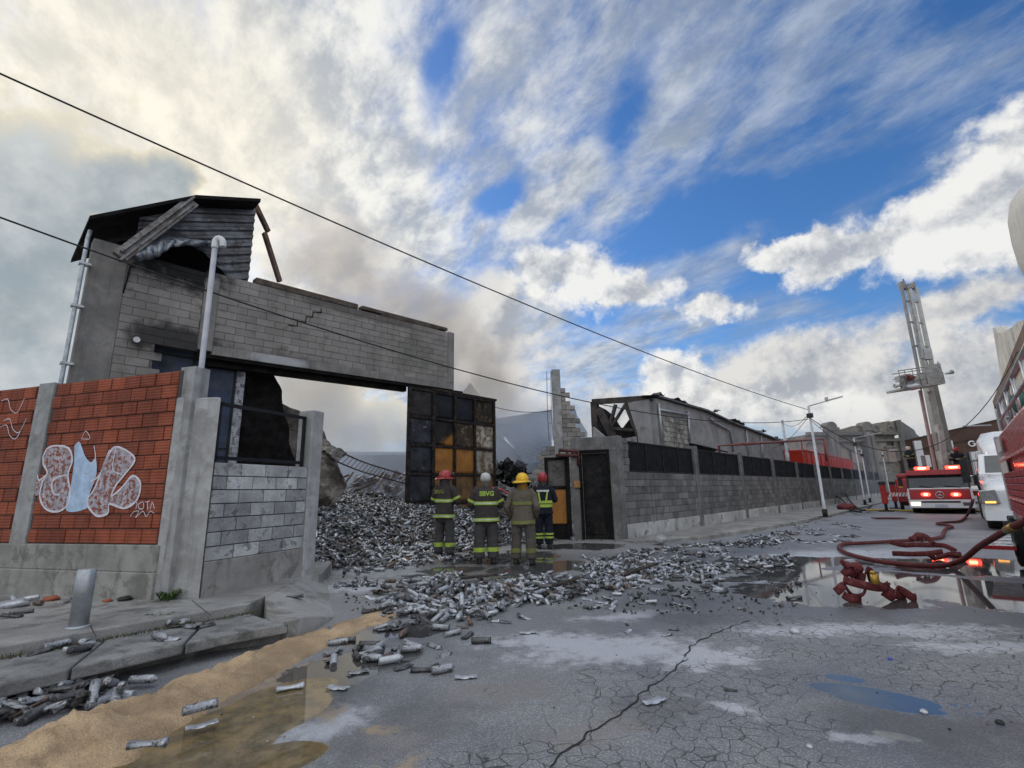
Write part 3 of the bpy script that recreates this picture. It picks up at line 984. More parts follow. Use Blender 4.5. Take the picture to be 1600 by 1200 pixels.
# ------------------------------------------------------------------ factory front
SH = lambda x, z: z + .03 * (x + 1.2)
FACBLOCK = M('smoked_concrete_block', (0.235, 0.217, 0.202), .92, spec=.2, var=.18, scale=1.0, col2=(.13, .12, .11), c2=(.52, .72), attr=.09, bump=.35, streak=.12,
             spots=[((-2.0, 0, 7.35), (1.6, 2, .95), (0.012, 0.012, 0.012), .97), ((-1.9, 0, 5.25), (1.5, 2, .55), (0.02, 0.02, 0.02), .85), ((1.5, 0, 5.2), (3.5, 2, .35), (.05, .047, .044), .6), ((3, 0, 7.4), (3.5, 2, .3), (.06, .055, .05), .6), ((5.3, 0, 6.3), (1.0, 2, .9), (.12, .13, .10), .5)])
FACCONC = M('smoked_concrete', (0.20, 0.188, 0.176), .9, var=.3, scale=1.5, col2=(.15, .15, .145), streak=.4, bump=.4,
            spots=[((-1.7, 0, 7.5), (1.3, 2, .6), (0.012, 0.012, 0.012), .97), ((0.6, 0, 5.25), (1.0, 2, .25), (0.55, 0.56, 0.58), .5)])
fb = thing('burnt_factory', 'tall burnt factory front of grey blocks with a long lintel over its gateway', 'building', FAC)
mb = MB()
mb.box(-3.72, -3.05, 0, .35, 0, 7.35)
mb.box(-1.42, -1.08, -.02, .3, 5.16, 7.32)
mb.build('column', FACCONC, fb, .02)
mb = MB()
mb.box(-3.05, -1.42, .03, .24, 5.12, 7.25)
mb.box(-3.05, -2.3, .031, .239, 0, 5.12)
for x0, x1 in ((-1.08, 6.9),):
    mb.hexa([(x0, .03, SH(x0, 5.3)), (x1, .03, SH(x1, 5.3)), (x1, .24, SH(x1, 5.3)), (x0, .24, SH(x0, 5.3)), (x0, .03, SH(x0, 7.3)), (x1, .03, SH(x1, 7.3)), (x1, .24, SH(x1, 7.3)), (x0, .24, SH(x0, 7.3))])
mb.build('mortar_bed', M('pale_mortar', (.115, .107, .10), .95, var=.25, scale=2), fb)
mb = MB()
wall_bricks(mb, -3.05, -1.42, 3.5, 7.26, .46, .201, .009, .06, .012, skip=lambda x, z: x > -2.28 and z < 5.15, jit=.007)
mb.build('blockwork', FACBLOCK, fb)
mb = MB()
i0 = len(mb.v)
wall_bricks(mb, -1.08, 6.9, 5.32, 7.33, .50, .201, .010, .06, .010, jit=.006)
# stair-step crack: open the joints of one diagonal
mb.v = mb.v[:i0] + [(x, y, SH(x, z)) for x, y, z in mb.v[i0:]]
mb.build('blockwork', FACBLOCK, fb)
mb = MB()


def shbox(x0, x1, y0, y1, z0, z1):
    mb.hexa([(x0, y0, SH(x0, z0)), (x1, y0, SH(x1, z0)), (x1, y1, SH(x1, z0)), (x0, y1, SH(x0, z0)), (x0, y0, SH(x0, z1)), (x1, y0, SH(x1, z1)), (x1, y1, SH(x1, z1)), (x0, y1, SH(x0, z1))])


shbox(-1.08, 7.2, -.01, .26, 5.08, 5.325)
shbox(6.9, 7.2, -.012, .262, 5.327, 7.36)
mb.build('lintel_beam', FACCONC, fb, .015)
mb = MB()
shbox(-.2, 3.0, -.01, .25, 7.335, 7.50)
shbox(3.16, 6.85, -.01, .25, 7.39, 7.50)
shbox(3.9, 6.4, .0, .25, 7.335, 7.388)
mb.bump(.018, 2.3)
mb.build('cracked_coping', M('brown_stained_coping', (.085, .068, .054), .92, var=.45, scale=3, col2=(.16, .15, .14), c2=(.56, .7), bump=.5, spec=.2), fb)
mb = MB()
shbox(-1.3, 7.7, .04, .2, 4.99, 5.078)
shbox(-1.1, 5.2, .26, .46, 4.84, 5.08)
mb.build('gate_track', SOOT_SHADE, fb)
mb = MB()
cr = [(1.75, 7.05), (1.75, 6.9), (1.5, 6.88), (1.5, 6.7), (1.3, 6.68), (1.3, 6.5), (1.05, 6.48), (1.05, 6.32), (.8, 6.3)]
for a, b in zip(cr, cr[1:]):
    mb.bar((a[0], .0, SH(*a)), (b[0], .0, SH(*b)), .022, .022, up=(0, 1, 0))
mb.build('crack', SOOT_SHADE, fb)
mb = MB()
cr = [(-2.92, 7.0), (-3.0, 6.85), (-3.02, 6.5), (-3.05, 6.2)]
for a, b in zip(cr, cr[1:]):
    mb.bar((a[0], .0, a[1]), (b[0], .0, b[1]), .03, .03, up=(0, 1, 0))
mb.build('crack', SOOT_SHADE, fb)

# roof wreck over the left end
def fz(px, py, y=0.0):
    x, z = FAC.px(px, py, y)
    return Vector((x, y, z))


tl, tp, tr, br = fz(136, 346), fz(300, 313), fz(400, 318), fz(405, 431)
mb = MB()
lo = lambda p, dz=0, dy=0: Vector((p.x, p.y + dy, p.z + dz))
for a, b in ((tl, tp), (tp, tr)):
    mb.hexa([lo(a, -.10, -.35), lo(b, -.10, -.35), lo(b, -.25, 2.2), lo(a, -.25, 2.2), lo(a, .0, -.35), lo(b, .0, -.35), lo(b, -.15, 2.2), lo(a, -.15, 2.2)])
mb.build('roof_sheet', SOOT_SHADE, fb)
mb = MB()
bk = 1.3
mb.prism([(tl.x + .3, 7.0), (tr.x - .1, 7.2), (tr.x - .02, tr.z - .2), (tp.x, tp.z - .2), (tl.x + .3, tl.z - .1)], bk, bk + .05)
mb.build('dark_interior_backing', SOOT_SHADE, fb)  # black sheet added as interior shade behind the cladding
# corrugated cladding that still stands, ribs along the wall, lower edge burnt away
mb = MB()
N, Mv = 34, 96
grid = []
for i in range(N + 1):
    u = i / N
    x = -2.95 + (tr.x + .06 + 2.95) * u
    ztop = tp.z + (tr.z - tp.z) * (x - tp.x) / (tr.x - tp.x) if x > tp.x else tl.z + (tp.z - tl.z) * (x - tl.x) / (tp.x - tl.x)
    hole = math.exp(-((x + 1.75) / .75) ** 2) * .62 + math.exp(-((x + 2.6) / .5) ** 2) * .5
    zbot = 7.22 + hole + .05 * noise.noise(Vector((x * 4, 0, 0)))
    row = []
    for j in range(Mv + 1):
        z = zbot + (ztop - .05 - zbot) * j / Mv
        ph = ((tp.z + (tr.z - tp.z) / (tr.x - tp.x) * (x - tp.x) - z) % .25) / .25
        rib = max(0, min(1, (abs(ph - .5) - .22) / .08))
        y = .18 - .05 * rib + .03 * noise.noise(Vector((x * 1.5, z * 1.5, 0)))
        if z < zbot + .35:
            y -= .25 * (1 - (z - zbot) / .35) ** 2 * hole
        row.append((x, y, z))
    grid.append(row)
mb.sheet(grid, smooth=False, thick=.004)
mb.build('corrugated_cladding', CORR, fb)
mb = MB()
a, b = fz(301, 316, -.25), fz(187, 402, -.55)
mb.bar(a, b, .30, .14, up=(0, -1, .2))
mb.bar(a + Vector((.0, -.08, .10)), b + Vector((0, -.08, .10)), .05, .12, up=(0, -1, .2))
mb.bar(a + Vector((.0, -.08, -.12)), b + Vector((0, -.08, -.12)), .05, .12, up=(0, -1, .2))
mb.build('fallen_beam', M('scorched_steel_beam', (.17, .165, .16), .55, .4, var=.35, scale=3, col2=(.09, .07, .06), bump=.15), fb)
mb = MB()
grid = []
c4 = [fz(198, 398, -.35), fz(240, 368, -.1), fz(290, 372, .0), fz(330, 378, .1)]
c5 = [fz(215, 408, -.45), fz(245, 402, -.45), fz(272, 386, -.35), fz(325, 384, -.15)]
A_, B_ = bez(c4, 10), bez(c5, 10)
for i, (p, q) in enumerate(zip(A_, B_)):
    row = []
    for j in range(9):
        v = j / 8
        r_ = p.lerp(q, v)
        r_ += Vector((0, -.10 * math.sin(i * 1.25) * .5 - .18 * math.sin(v * 3.14), -.03 * math.sin(i * 1.25)))
        row.append(r_)
    grid.append(row)
mb.sheet(grid, thick=.004)
mb.build('crumpled_sheet', M('crumpled_galvanised_sheet', (.24, .26, .29), .4, .5, var=.3, scale=3, col2=(.07, .07, .07)), fb)
mb = MB()
mb.bar(fz(398, 318, .3), fz(419, 362, .3), .10, .16, up=(0, -1, 0))
mb.bar(fz(413, 364, .2), fz(437, 440, .2), .10, .16, up=(0, -1, 0))
mb.build('bent_purlin', RUSTY, fb)
mb = MB()
p0, p1 = fz(137, 372, -.1), fz(110, 600, -.1)
mb.tube([p0 + Vector((.02, 0, .2)), p0, Vector((p0.x, p0.y, 4)), Vector((p0.x, p0.y, 0))], .042, 10)
for z in (4.3, 5.6, 6.6):
    mb.box(p0.x - .07, p0.x + .14, -.17, .0, z, z + .05)
mb.build('drainpipe', GALV, fb)
mb = MB()
q = fz(212, 531)
mb.tube([(q.x, .02, q.z), (q.x, -.12, q.z - .02)], [.05, .07], 10)
mb.build('wall_lamp', M('white_plastic', (.7, .7, .7), .4), fb)

# left gate leaf, navy, half open behind the panel
lf = thing('gate_leaf', 'tall navy steel gate leaf standing behind the block panel', 'gate', Frame(FAC.w(0, .5, 0), STREET), 'leaves of the factory gate')
mb = MB()
mb.box(-2.6, -.3, .0, .05, .1, 5.30)
mb.build('sheet_panel', NAVY, lf)
mb = MB()
for x in (-2.6, -1.35, -.34):
    mb.box(x, x + .06, -.03, -.001, .1, 5.28)
for z in (1.4, 2.7, 3.9, 5.0):
    mb.box(-2.6, -.3, -.022, -.002, z, z + .05)
mb.build('frame', BLACKSTEEL, lf)
mb = MB()
mb.box(-.28, -.06, -.02, .06, .1, 5.0)
mb.bump(.006, 5)
mb.build('peeled_edge_strip', M('peeling_grey_paint', (.34, .35, .37), .8, var=.35, scale=3.5, col2=(.10, .10, .11), c2=(.45, .6), bump=.4, streak=.5), lf)

# right gate leaf: framed sheet panels, each burnt differently
ORANGE = M('scorched_orange_paint', (.30, .125, .022), .7, var=.25, scale=1.4, col2=(.13, .06, .02), c2=(.52, .75), streak=.4, bump=.12)
ORANGE_D = M('browned_orange_paint', (.155, .082, .03), .75, var=.35, scale=1.6, col2=(.05, .04, .03), c2=(.45, .68), streak=.5, bump=.15)
PEEL = M('peeled_white_and_ochre_paint', (.30, .27, .23), .8, var=.45, scale=2.6, col2=(.11, .065, .03), c2=(.46, .58), streak=.7, bump=.3)
BURNT = M('burnt_gate_sheet', (.028, .024, .025), .75, spec=.2, var=.5, scale=1.8, col2=(.13, .075, .05), c2=(.58, .72), bump=.3)
GREYB = M('ash_grey_gate_sheet', (.028, .030, .036), .75, spec=.2, var=.5, scale=2.0, col2=(.17, .165, .17), c2=(.60, .68), bump=.35)
NAVYB = M('smoked_navy_sheet', (.009, .011, .017), .6, var=.4, scale=1.5, col2=(.018, .016, .015), bump=.1, spec=.2)
NAVYO = M('half_burnt_orange_sheet', (.016, .014, .014), .7, spec=.2, var=.5, scale=1.5, bump=.2, spots=[((7.2, 0, 3.25), (.7, 2, .42), (.30, .13, .03), .9)])
MOTT = M('mottled_dark_ochre_sheet', (.022, .019, .016), .75, spec=.2, var=.5, scale=1.8, col2=(.12, .07, .03), c2=(.52, .66), bump=.2)
MOTT2 = M('sooty_peeled_ochre_sheet', (.05, .036, .024), .75, spec=.2, var=.5, scale=1.6, col2=(.22, .17, .12), c2=(.55, .66), bump=.25, streak=.5)
GL = Frame(FAC.w(0, -.02, 0), STREET)
rl = thing('gate_leaf', 'tall framed steel gate leaf with scorched orange and peeled white panels', 'gate', GL, 'leaves of the factory gate')
gx = [GL.px(u, 640)[0] for u in (640, 678, 711, 742, 772)]
gzs = [0.10, 1.12, 2.13, 3.13, 4.12, 5.12]
pm_ = [[GREYB, ORANGE_D, ORANGE_D, ORANGE_D], [GREYB, ORANGE_D, ORANGE_D, ORANGE_D], [GREYB, ORANGE, ORANGE, PEEL], [GREYB, NAVYO, MOTT2, PEEL], [BURNT, NAVYB, NAVYB, MOTT]]
for r in range(5):
    for c in range(4):
        mb = MB()
        x0, x1, z0, z1 = gx[c] + .05, gx[c + 1] - .05, gzs[r] + .04, gzs[r + 1] - .04
        g = []
        for i in range(9):
            row = []
            for j in range(9):
                x, z = x0 + (x1 - x0) * i / 8, z0 + (z1 - z0) * j / 8
                e = min(1, 4 * min(i, 8 - i, j, 8 - j) / 8)
                row.append((x, .03 + .05 * e * noise.noise(Vector((x * 1.7, r * 3.1, z * 1.7))), z))
            g.append(row)
        mb.sheet(g, thick=.004)
        mb.build('panel', pm_[r][c], rl)
FRAME_ST = M('blackened_gate_frame', (.014, .013, .013), .75, spec=.15, var=.5, scale=4, col2=(.05, .034, .025), bump=.3)
mb = MB()
for k, x in enumerate(gx):
    w = .07 if k in (1, ) else .05
    mb.box(x - w, x + w, -.03, .08, 0, 5.16)
for z in gzs[1:]:
    mb.box(gx[0], gx[-1], -.024, .074, z - .045, z + .045)
mb.box(gx[1] - .1, gx[-1] + .12, -.05, .1, 5.165, 5.25)
mb.build('frame', FRAME_ST, rl)
# ------------------------------------------------------------------ street wall with pilasters and dark mesh panels
SWB = M('weathered_grey_block', (0.145, 0.143, 0.142), .92, spec=.2, var=.26, scale=.8, attr=.22, streak=.6, bump=.4, col2=(.075, .073, .07), c2=(.52, .72))
SWP = M('stained_white_plinth', (0.38, 0.38, 0.375), .9, var=.25, scale=1.1, streak=.45, col2=(.15, .145, .125), c2=(.52, .66), bump=.4)
MESH = M('black_shade_mesh', (0.012, 0.013, 0.015), .85, spec=.12, var=.3, scale=2.0, bump=.3, bscale=80)
SLEN = 66.0
SP = 5.12
sw = thing('street_wall', 'long grey block wall with concrete pilasters and black mesh panels along the pavement', 'wall', WALL)
pil = [0.0] + [5.62 + SP * k for k in range(12)]
mb = MB()
mb.box(.0, SLEN, -.012, .2, 0, .50)
mb.build('plinth', SWP, sw, .012)
mb = MB()
mb.box(.1, SLEN, .03, .19, .50, 1.93)
mb.box(.2, .62, .031, .19, 1.93, 2.93)
mb.build('mortar_bed', MORTAR_D, sw)
mb = MB()
wall_bricks(mb, .05, 30, .50, 1.95, .40, .207, .012, .05, .0)
wall_bricks(mb, 30, SLEN, .50, 1.95, .80, .207, .012, .05, .0)
wall_bricks(mb, .2, .64, 1.95, 2.94, .40, .207, .012, .05, .0)
mb.build('blockwork', SWB, sw)
for k, x in enumerate(pil):
    mb = MB()
    if k == 0:
        mb.box(-.02, .22, -.03, .26, 0, 2.98)
    else:
        mb.box(x - .17, x + .17, -.03, .26, 0, 2.98 if k < 4 else 2.85)
        mb.box(x + .04, x + .07, -.055, -.031, .4, 2.9)
    mb.build('pilaster', CONC_DARK, sw, .012)
for k in range(len(pil) - 1):
    a, b = pil[k] + (.66 if k == 0 else .2), pil[k + 1] - .2
    if k in (1, 2):
        a += .25
    n = 4 if k == 0 else 3
    mb = MB()
    mb.box(a, b, .09, .105, 2.0, 2.86)
    mb.build('mesh_panel', MESH, sw)
    mb = MB()
    for j in range(n + 1):
        x = a + (b - a) * j / n
        mb.box(x - .025, x + .025, .06, .088, 1.96, 2.88)
    mb.box(a, b, .062, .087, 2.835, 2.875)
    mb.box(a, b, .062, .087, 1.955, 1.995)
    mb.build('mesh_frame', BLACKSTEEL, sw)
# right-hand pavement
mb = MB()
pts = [WALL.w(-.35, -.45, 0), WALL.w(.6, -1.0, 0), WALL.w(2.4, -1.55, 0), WALL.w(5, -1.8, 0), WALL.w(10, -2.2, 0), WALL.w(18, -2.35, 0), WALL.w(70, -2.4, 0), WALL.w(70, .2, 0), WALL.w(-.1, .2, 0)]
mb.slab(pts, -.05, .125)
tag(mb.build('pavement', PAVE, None, .02, fix=True), kind='structure')

# ------------------------------------------------------------------ entrance wing with the black door
D1 = gp(893, 684, 2.98)
DW = frame2((D1.x, D1.y, 0), (WC.x, WC.y, 0))
DWL = DW.loc(WC).x
dw = thing('entrance_wing', 'low sooty concrete entrance wall with a charred black door at the wall corner', 'wall', DW)
dx0, dz1 = DW.px(905, 716)
dx1, _ = DW.px(951, 716)
mb = MB()
mb.box(-.05, dx0, 0, .25, 0, 2.55)
mb.box(dx1, DWL - .01, 0, .25, 0, 2.55)
mb.box(-.05, DWL - .01, .0, .25, 2.551, 2.97)
mb.build('wall', CONC_DARK, dw, .015)
mb = MB()
for (a, b, c, d) in ((dx0 - .02, dx0 + .06, 0, 2.6), (dx1 - .06, dx1 + .02, 0, 2.6), (dx0 + .06, dx1 - .06, 2.5, 2.6)):
    mb.box(a, b, -.03, .05, c, d)
fr_ = mb.build('door_frame', SOOT_SHADE, dw)
mb = MB()
mb.box(dx0 + .06, dx1 - .06, .10, .14, .03, 2.5)
for z in (.25, 1.25):
    mb.box(dx0 + .2, dx1 - .2, .07, .099, z, z + .85)
mb.build('door', M('charred_door', (.008, .008, .009), .65, var=.5, scale=3, col2=(.02, .018, .016), bump=.3, spec=.2), dw)
mb = MB()
ix, iz = DW.px(902, 757)
mb.box(ix - .09, ix + .09, -.10, .0, iz - .09, iz + .10)
mb.build('meter_box', M('ochre_box', (.32, .17, .06), .7, var=.3), dw, .01)
# burnt gate wicket to the left of it: dark frame, rusty yellow lower sheet
WK = Frame((at_y(868, 800, DW.o.y + .1).x, DW.o.y + .1, 0), R(-4))
wk = thing('wicket_gate', 'rusty wicket gate with black frame and ochre lower sheet left of the black door', 'gate', WK)
ax, az_ = WK.px(850, 715)
bx, _ = WK.px(889, 715)
mb = MB()
mb.box(ax, ax + .10, -.05, .05, 0, az_)
mb.box(bx - .14, bx, -.05, .05, 0, az_)
mb.box(ax, bx, -.04, .04, az_ - .08, az_)
mb.box(ax + .1, bx - .14, -.02, .04, 1.5, 1.6)
mb.build('frame', SOOT_SHADE, wk)
mb = MB()
mb.box(ax + .1, bx - .14, .0, .03, 1.6, az_ - .08)
mb.build('panel', M('sooty_grey_sheet', (.085, .08, .075), .7, var=.4, scale=2, col2=(.04, .035, .03)), wk)
mb = MB()
mb.box(ax + .1, bx - .14, .0, .03, .55, 1.5)
mb.build('panel', ORANGE, wk)
mb = MB()
mb.box(ax + .1, bx - .14, .0, .03, .05, .55)
mb.build('panel', SOOT_SHADE, wk)
mb = MB()
p, q = WK.px(868, 712), WK.px(903, 712)
mb.tube([(p[0], -.15, p[1]), (q[0], -.15, q[1])], .05, 8)
mb.tube([(p[0] + .1, -.15, p[1] + .15), (q[0], -.15, q[1] + .12), (q[0], -.15, q[1] - .3)], .05, 8)
for k in range(3):
    x = p[0] + (q[0] - p[0]) * (k + .5) / 3
    mb.tube([(x, -.15, p[1] + .14), (x, -.15, p[1] - .06)], .035, 8)
mb.build('pipework', M('dark_red_pipe', (.07, .02, .018), .6, var=.4), wk)

# ------------------------------------------------------------------ broken wall stump with a tall column
BW = Frame((0, 21.5, 0), R(0))
bw = thing('broken_wall', 'broken block wall stepping up to a tall lone concrete column', 'wall', BW)
c0, ct = BW.px(862, 577)
c1, _ = BW.px(875, 577)
mb = MB()
mb.box(c0, c1, 0, .32, 0, ct)
mb.bump(.02, 1.5)
mb.build('column', CONC, bw)
steps = [(905, 700), (896, 680), (889, 640), (886, 606), (876, 606)]
mb = MB()
def bskip(x, z):
    # ragged right edge above, stepped slope to the left below
    prof = [(c1, ct - .7), (c1 + .30, ct - .85), (c1 + .42, ct - 1.9), (c1 + .75, ct - 2.6), (c1 + .95, 3.4), (c1 + 1.3, 3.0)]
    if x > c1:
        zz = np.interp(x, [p[0] for p in prof], [p[1] for p in prof])
        return z > zz
    if x < c0:
        return z > 3.6 - (c0 - x) * 1.15
    return True
wall_bricks(mb, c0 - 3.2, c0, 0, 4.2, .40, .2, .012, .28, .0, skip=bskip, jit=.02)
wall_bricks(mb, c1, c1 + 1.4, 0, ct, .40, .2, .012, .28, .0, skip=bskip, jit=.02)
mb.build('blockwork', M('smoked_ochre_block', (.21, .20, .185), .9, var=.2, scale=1, attr=.25, bump=.4), bw)
mb = MB()
x, z = BW.px(858, 578)
for s in (-.12, .06):
    mb.tube([(x + s, -.1, z - .1), (x + s - .04, -.1, z - 2.0), (x + s, -.1, z - 3.2)], .014, 5)
for k in (1, 4, 7, 9):
    mb.tube([(x - .12, -.1, z - .2 - .25 * k), (x + .06, -.1, z - .2 - .25 * k)], .008, 4)
mb.build('bent_rebar', RUSTY, bw)

# ------------------------------------------------------------------ collapsed roofs deep in the yard
def roof_piece(label, poly, Y, mat, name='collapsed_roof', th=.08, tilt=0.0):
    fr = Frame((at_y(poly[0][0], poly[0][1], Y).x, Y, 0), tilt)
    mb = MB()
    pts = [fr.px(*p) for p in poly]
    mb.prism(pts, 0, th)
    # ribs of the sheeting
    xs_ = [p[0] for p in pts]
    return fr, mb


SLATED = M('dark_blue_grey_sheet', (.06, .075, .10), .7, var=.3, scale=.8, bump=.1)


def corr_poly(mb, fr, poly, y, pitch=.3, depth=.05):
    """corrugated sheet filling a polygon (ribs run with the polygon's first edge)"""
    P_ = [Vector(fr.px(*p) + (0,)) for p in poly]
    a, b = P_[0], P_[1]
    d = (b - a).normalized()
    n = Vector((-d.y, d.x, 0))
    us = [(p - a).dot(n) for p in P_]
    lo_, hi_ = min(us), max(us)
    k = int((hi_ - lo_) / (pitch / 4)) + 1
    rows = []
    for i in range(k + 1):
        u = lo_ + (hi_ - lo_) * min(.9995, max(.0005, i / k))
        ts = []
        for p, q in zip(P_, P_[1:] + P_[:1]):
            up, uq = (p - a).dot(n), (q - a).dot(n)
            if (up - u) * (uq - u) < 0:
                s = (u - up) / (uq - up)
                ts.append((p.lerp(q, s) - a).dot(d))
        if len(ts) < 2:
            continue
        t0, t1 = min(ts), max(ts)
        yo = y + depth * (1 if (i // 2) % 2 else 0)
        rows.append([(a.x + d.x * t + n.x * u, yo, a.y + d.y * t + n.y * u) for t in (t0, t0 * .5 + t1 * .5, t1)])
    mb.sheet(rows, smooth=False, thick=.02)


for lab, polys, Y in (
        ('blue-grey gable roof of a smoky shed just above the gate leaf', [[(735, 598), (788, 668), (788, 760), (690, 760), (700, 640)]], 44),
        ('slumped blue-grey roof sheet sloping between gate leaf and broken column', [[(768, 655), (862, 640), (862, 720), (822, 725)], [(768, 668), (822, 718), (790, 770), (760, 760)]], 38),
        ('dark collapsed roof edge rising right of the tall lone column', [[(884, 640), (897, 633), (902, 650), (918, 676), (914, 720), (884, 720)]], 40)):
    fr = Frame((at_y(polys[0][0][0], 700, Y).x, Y, 0), 0)
    rt = thing('collapsed_roof', lab, 'roof', fr, 'collapsed roofs in the burnt yard')
    for k, pp in enumerate(polys):
        mb = MB()
        corr_poly(mb, fr, pp, .4 * k, .16, .025)
        mb.build('roof_sheet', SLATE if k == 0 else SLATED, rt)
    xs_ = [fr.px(*p)[0] for pp in polys for p in pp]
    mb = MB()
    for x in (min(xs_) + .3, (min(xs_) + max(xs_)) / 2, max(xs_) - .3):
        mb.box(x - .12, x + .12, .9, 1.14, 0, 2.2)
    mb.box(min(xs_), max(xs_), .91, 1.13, 2.2, 2.4)
    mb.build('roof_support', SOOT_SHADE, rt)

# ------------------------------------------------------------------ burnt shed behind the street wall
BB = Frame(WALL.w(0, 3.2, 0), STREET)
s0 = BB.px(1024, 622)[0]
GB = Frame(BB.w(s0, 0, 0), STREET + R(90))          # its gable runs away from the street
bs = thing('burnt_shed', 'burnt flat grey shed with sagging roof edge behind the street wall', 'building', BB)
SHEDR = M('grey_render', (.255, .25, .25), .9, var=.22, scale=.9, streak=.3, col2=(.13, .13, .13), c2=(.55, .7), bump=.3)
ex = [1024, 1060, 1098, 1140, 1172, 1200, 1226]
ey = [622, 632, 642, 661, 673, 684, 694]
top_ = [BB.px(a, b) for a, b in zip(ex, ey)]
xe = top_[-1][0]
mb = MB()
for (xa, za), (xb, zb) in zip(top_, top_[1:]):
    mb.hexa([(xa, 0, 0), (xb, 0, 0), (xb, .25, 0), (xa, .25, 0), (xa, 0, za), (xb, 0, zb), (xb, .25, zb), (xa, .25, za)])
mb.build('side_wall', SHEDR, bs)
mb = MB()
b0 = BB.px(1030, 640)[0]
b1 = BB.px(1073, 640)[0]
wall_bricks(mb, b0, b1, 2.2, 5.0, .5, .25, .02, .02, -.05, jit=.02)
mb.build('exposed_blockwork', M('stained_block', (.26, .245, .22), .9, var=.3, scale=1.2, attr=.3, col2=(.12, .12, .11), c2=(.48, .6)), bs)
mb = MB()
for (xa, za), (xb, zb) in zip(top_, top_[1:]):
    mb.hexa([(xa, -.25, za), (xb, -.25, zb), (xb, 1.2, zb + .1), (xa, 1.2, za + .1), (xa, -.25, za + .10), (xb, -.25, zb + .10), (xb, 1.2, zb + .2), (xa, 1.2, za + .2)])
mb.bump(.11, .6)
mb.build('roof_edge', M('soot_grey_roof_edge', (.10, .10, .105), .7, var=.4, scale=2), bs)
def bz(px, py, y=-.12):
    x, z = BB.px(px, py, y)
    return Vector((x, y, z))
for pp, r_ in (([bz(1029, 630), bz(1036, 692)], .06), ([bz(1030, 640), bz(1075, 648)], .06), ([bz(1075, 642), bz(1078, 690)], .06), ([bz(1110, 652), bz(1113, 658), bz(1140, 672), bz(1146, 706)], .06), ([bz(1166, 672), bz(1170, 712)], .05), ([bz(1189, 680), bz(1192, 718)], .05)):
    mb = MB()
    mb.tube(pp, r_, 8)
    mb.build('downpipe', GALV, bs)
mb = MB()
for (u, v, w_, h_, tl) in ((1022, 621, 1.2, .35, .2), (1060, 631, 1.6, .25, -.15), (1112, 646, 1.5, .4, .22), (1150, 662, 1.8, .35, -.2), (1185, 677, 2.2, .5, .25), (1210, 687, 1.5, .6, -.1)):
    p = bz(u, v, .1)
    g = [[(p.x + w_ * (i / 8 - .5), p.y + j * .2 - .3, p.z + .12 + tl * w_ * (i / 8 - .5) * .6 + h_ * .5 * noise.noise(Vector((i * .5, j * .6, u)))) for j in range(5)] for i in range(9)]
    mb.sheet(g, .5, False, .02)
mb.build('torn_roof_sheets', M('torn_soot_sheet', (.09, .09, .095), .65, .2, var=.5, scale=2), bs)['kind'] = 'stuff'
mb = MB()
mb.hexa([(bz(1078, 684).x, -.7, 3.55), (bz(1120, 692).x, -.7, 3.4), (bz(1120, 692).x, -.01, 3.6), (bz(1078, 684).x, -.01, 3.75), (bz(1078, 684).x, -.7, 3.62), (bz(1120, 692).x, -.7, 3.47), (bz(1120, 692).x, -.01, 3.67), (bz(1078, 684).x, -.01, 3.82)])
mb.build('burnt_canopy', SOOT_SHADE, bs)
# gable end: charred posts, rafters and an open truss; coordinates in GB moved into the shed's frame
mb = MB()
M_ = Matrix.Translation(Vector((s0, 0, 0))) @ Matrix.Rotation(R(90), 4, 'Z')
mb.M = M_
def gb(px, py, y=0.0):
    x, z = GB.px(px, py, y)
    return Vector((x, y, z))
gl_ = gb(928, 628)
mb.bar(gb(929, 628), Vector((gl_.x, 0, 0)), .35, .3, up=(0, 1, 0))
mb.bar(gb(926, 628), gb(1020, 622), .22, .28)
mb.bar(gb(936, 640), gb(962, 690), .28, .35, up=(0, 1, 0))
mb.bar(gb(962, 632), gb(950, 676), .14, .16, up=(0, 1, 0))
mb.bar(gb(978, 630), gb(1002, 690), .22, .2, up=(0, 1, 0))
mb.bar(gb(976, 634), gb(955, 668), .12, .14, up=(0, 1, 0))
mb.bar(gb(948, 668), gb(990, 672), .14, .12, up=(0, 1, 0))
mb.build('charred_truss', M('charred_timber', (.05, .042, .036), .85, var=.5, scale=2.5, col2=(.13, .11, .08), c2=(.55, .7), bump=.5), bs)
mb = MB()
mb.M = M_
a_, b_ = gb(992, 700), gb(1023, 700)
mb.prism([(b_.x + .0, 0), (a_.x, 0), (gb(1000, 680).x, gb(1000, 680).z), (gb(984, 630).x, gb(984, 630).z), (b_.x, gb(1020, 624).z)], .0, .22)
mb.prism([(gb(928, 690).x, 0), (gb(995, 690).x, 0), (gb(1000, 683).x, gb(1000, 683).z), (gb(960, 690).x, gb(960, 690).z), (gb(934, 668).x, gb(934, 668).z)][::-1], .3, .5)
mb.build('gable_wall', SHEDR, bs, fix=True)
mb = MB()
mb.M = M_
gq = lambda px, py: GB.px(px, py, -2.5)
mb.prism([gq(932, 720), gq(1010, 720), gq(1006, 668), gq(985, 655), gq(972, 672), gq(958, 650), gq(946, 640), gq(934, 634)][::-1], -2.6, -2.4)
mb.build('dark_interior_backing', SOOT_SHADE, bs, fix=True)  # added black backing stands in for shade inside the gable

# ruin beyond the shed
RU = Frame(BB.w(xe + 1.2, 1.0, 0), STREET)
mb = MB()
pts = [(0, 0), (0, 4.2), (.6, 4.6), (1.4, 4.1), (2.2, 4.9), (3.4, 4.7), (4.2, 4.9), (6.5, 4.5), (9.5, 4.4), (9.5, 0)]
mb.prism(pts, 0, .3)
mb.bump(.15, .5)
solo(mb, 'ruined_wall', CONC_DARK, 'ragged blackened wall remains beyond the sagging shed', 'wall', RU, fix=True)

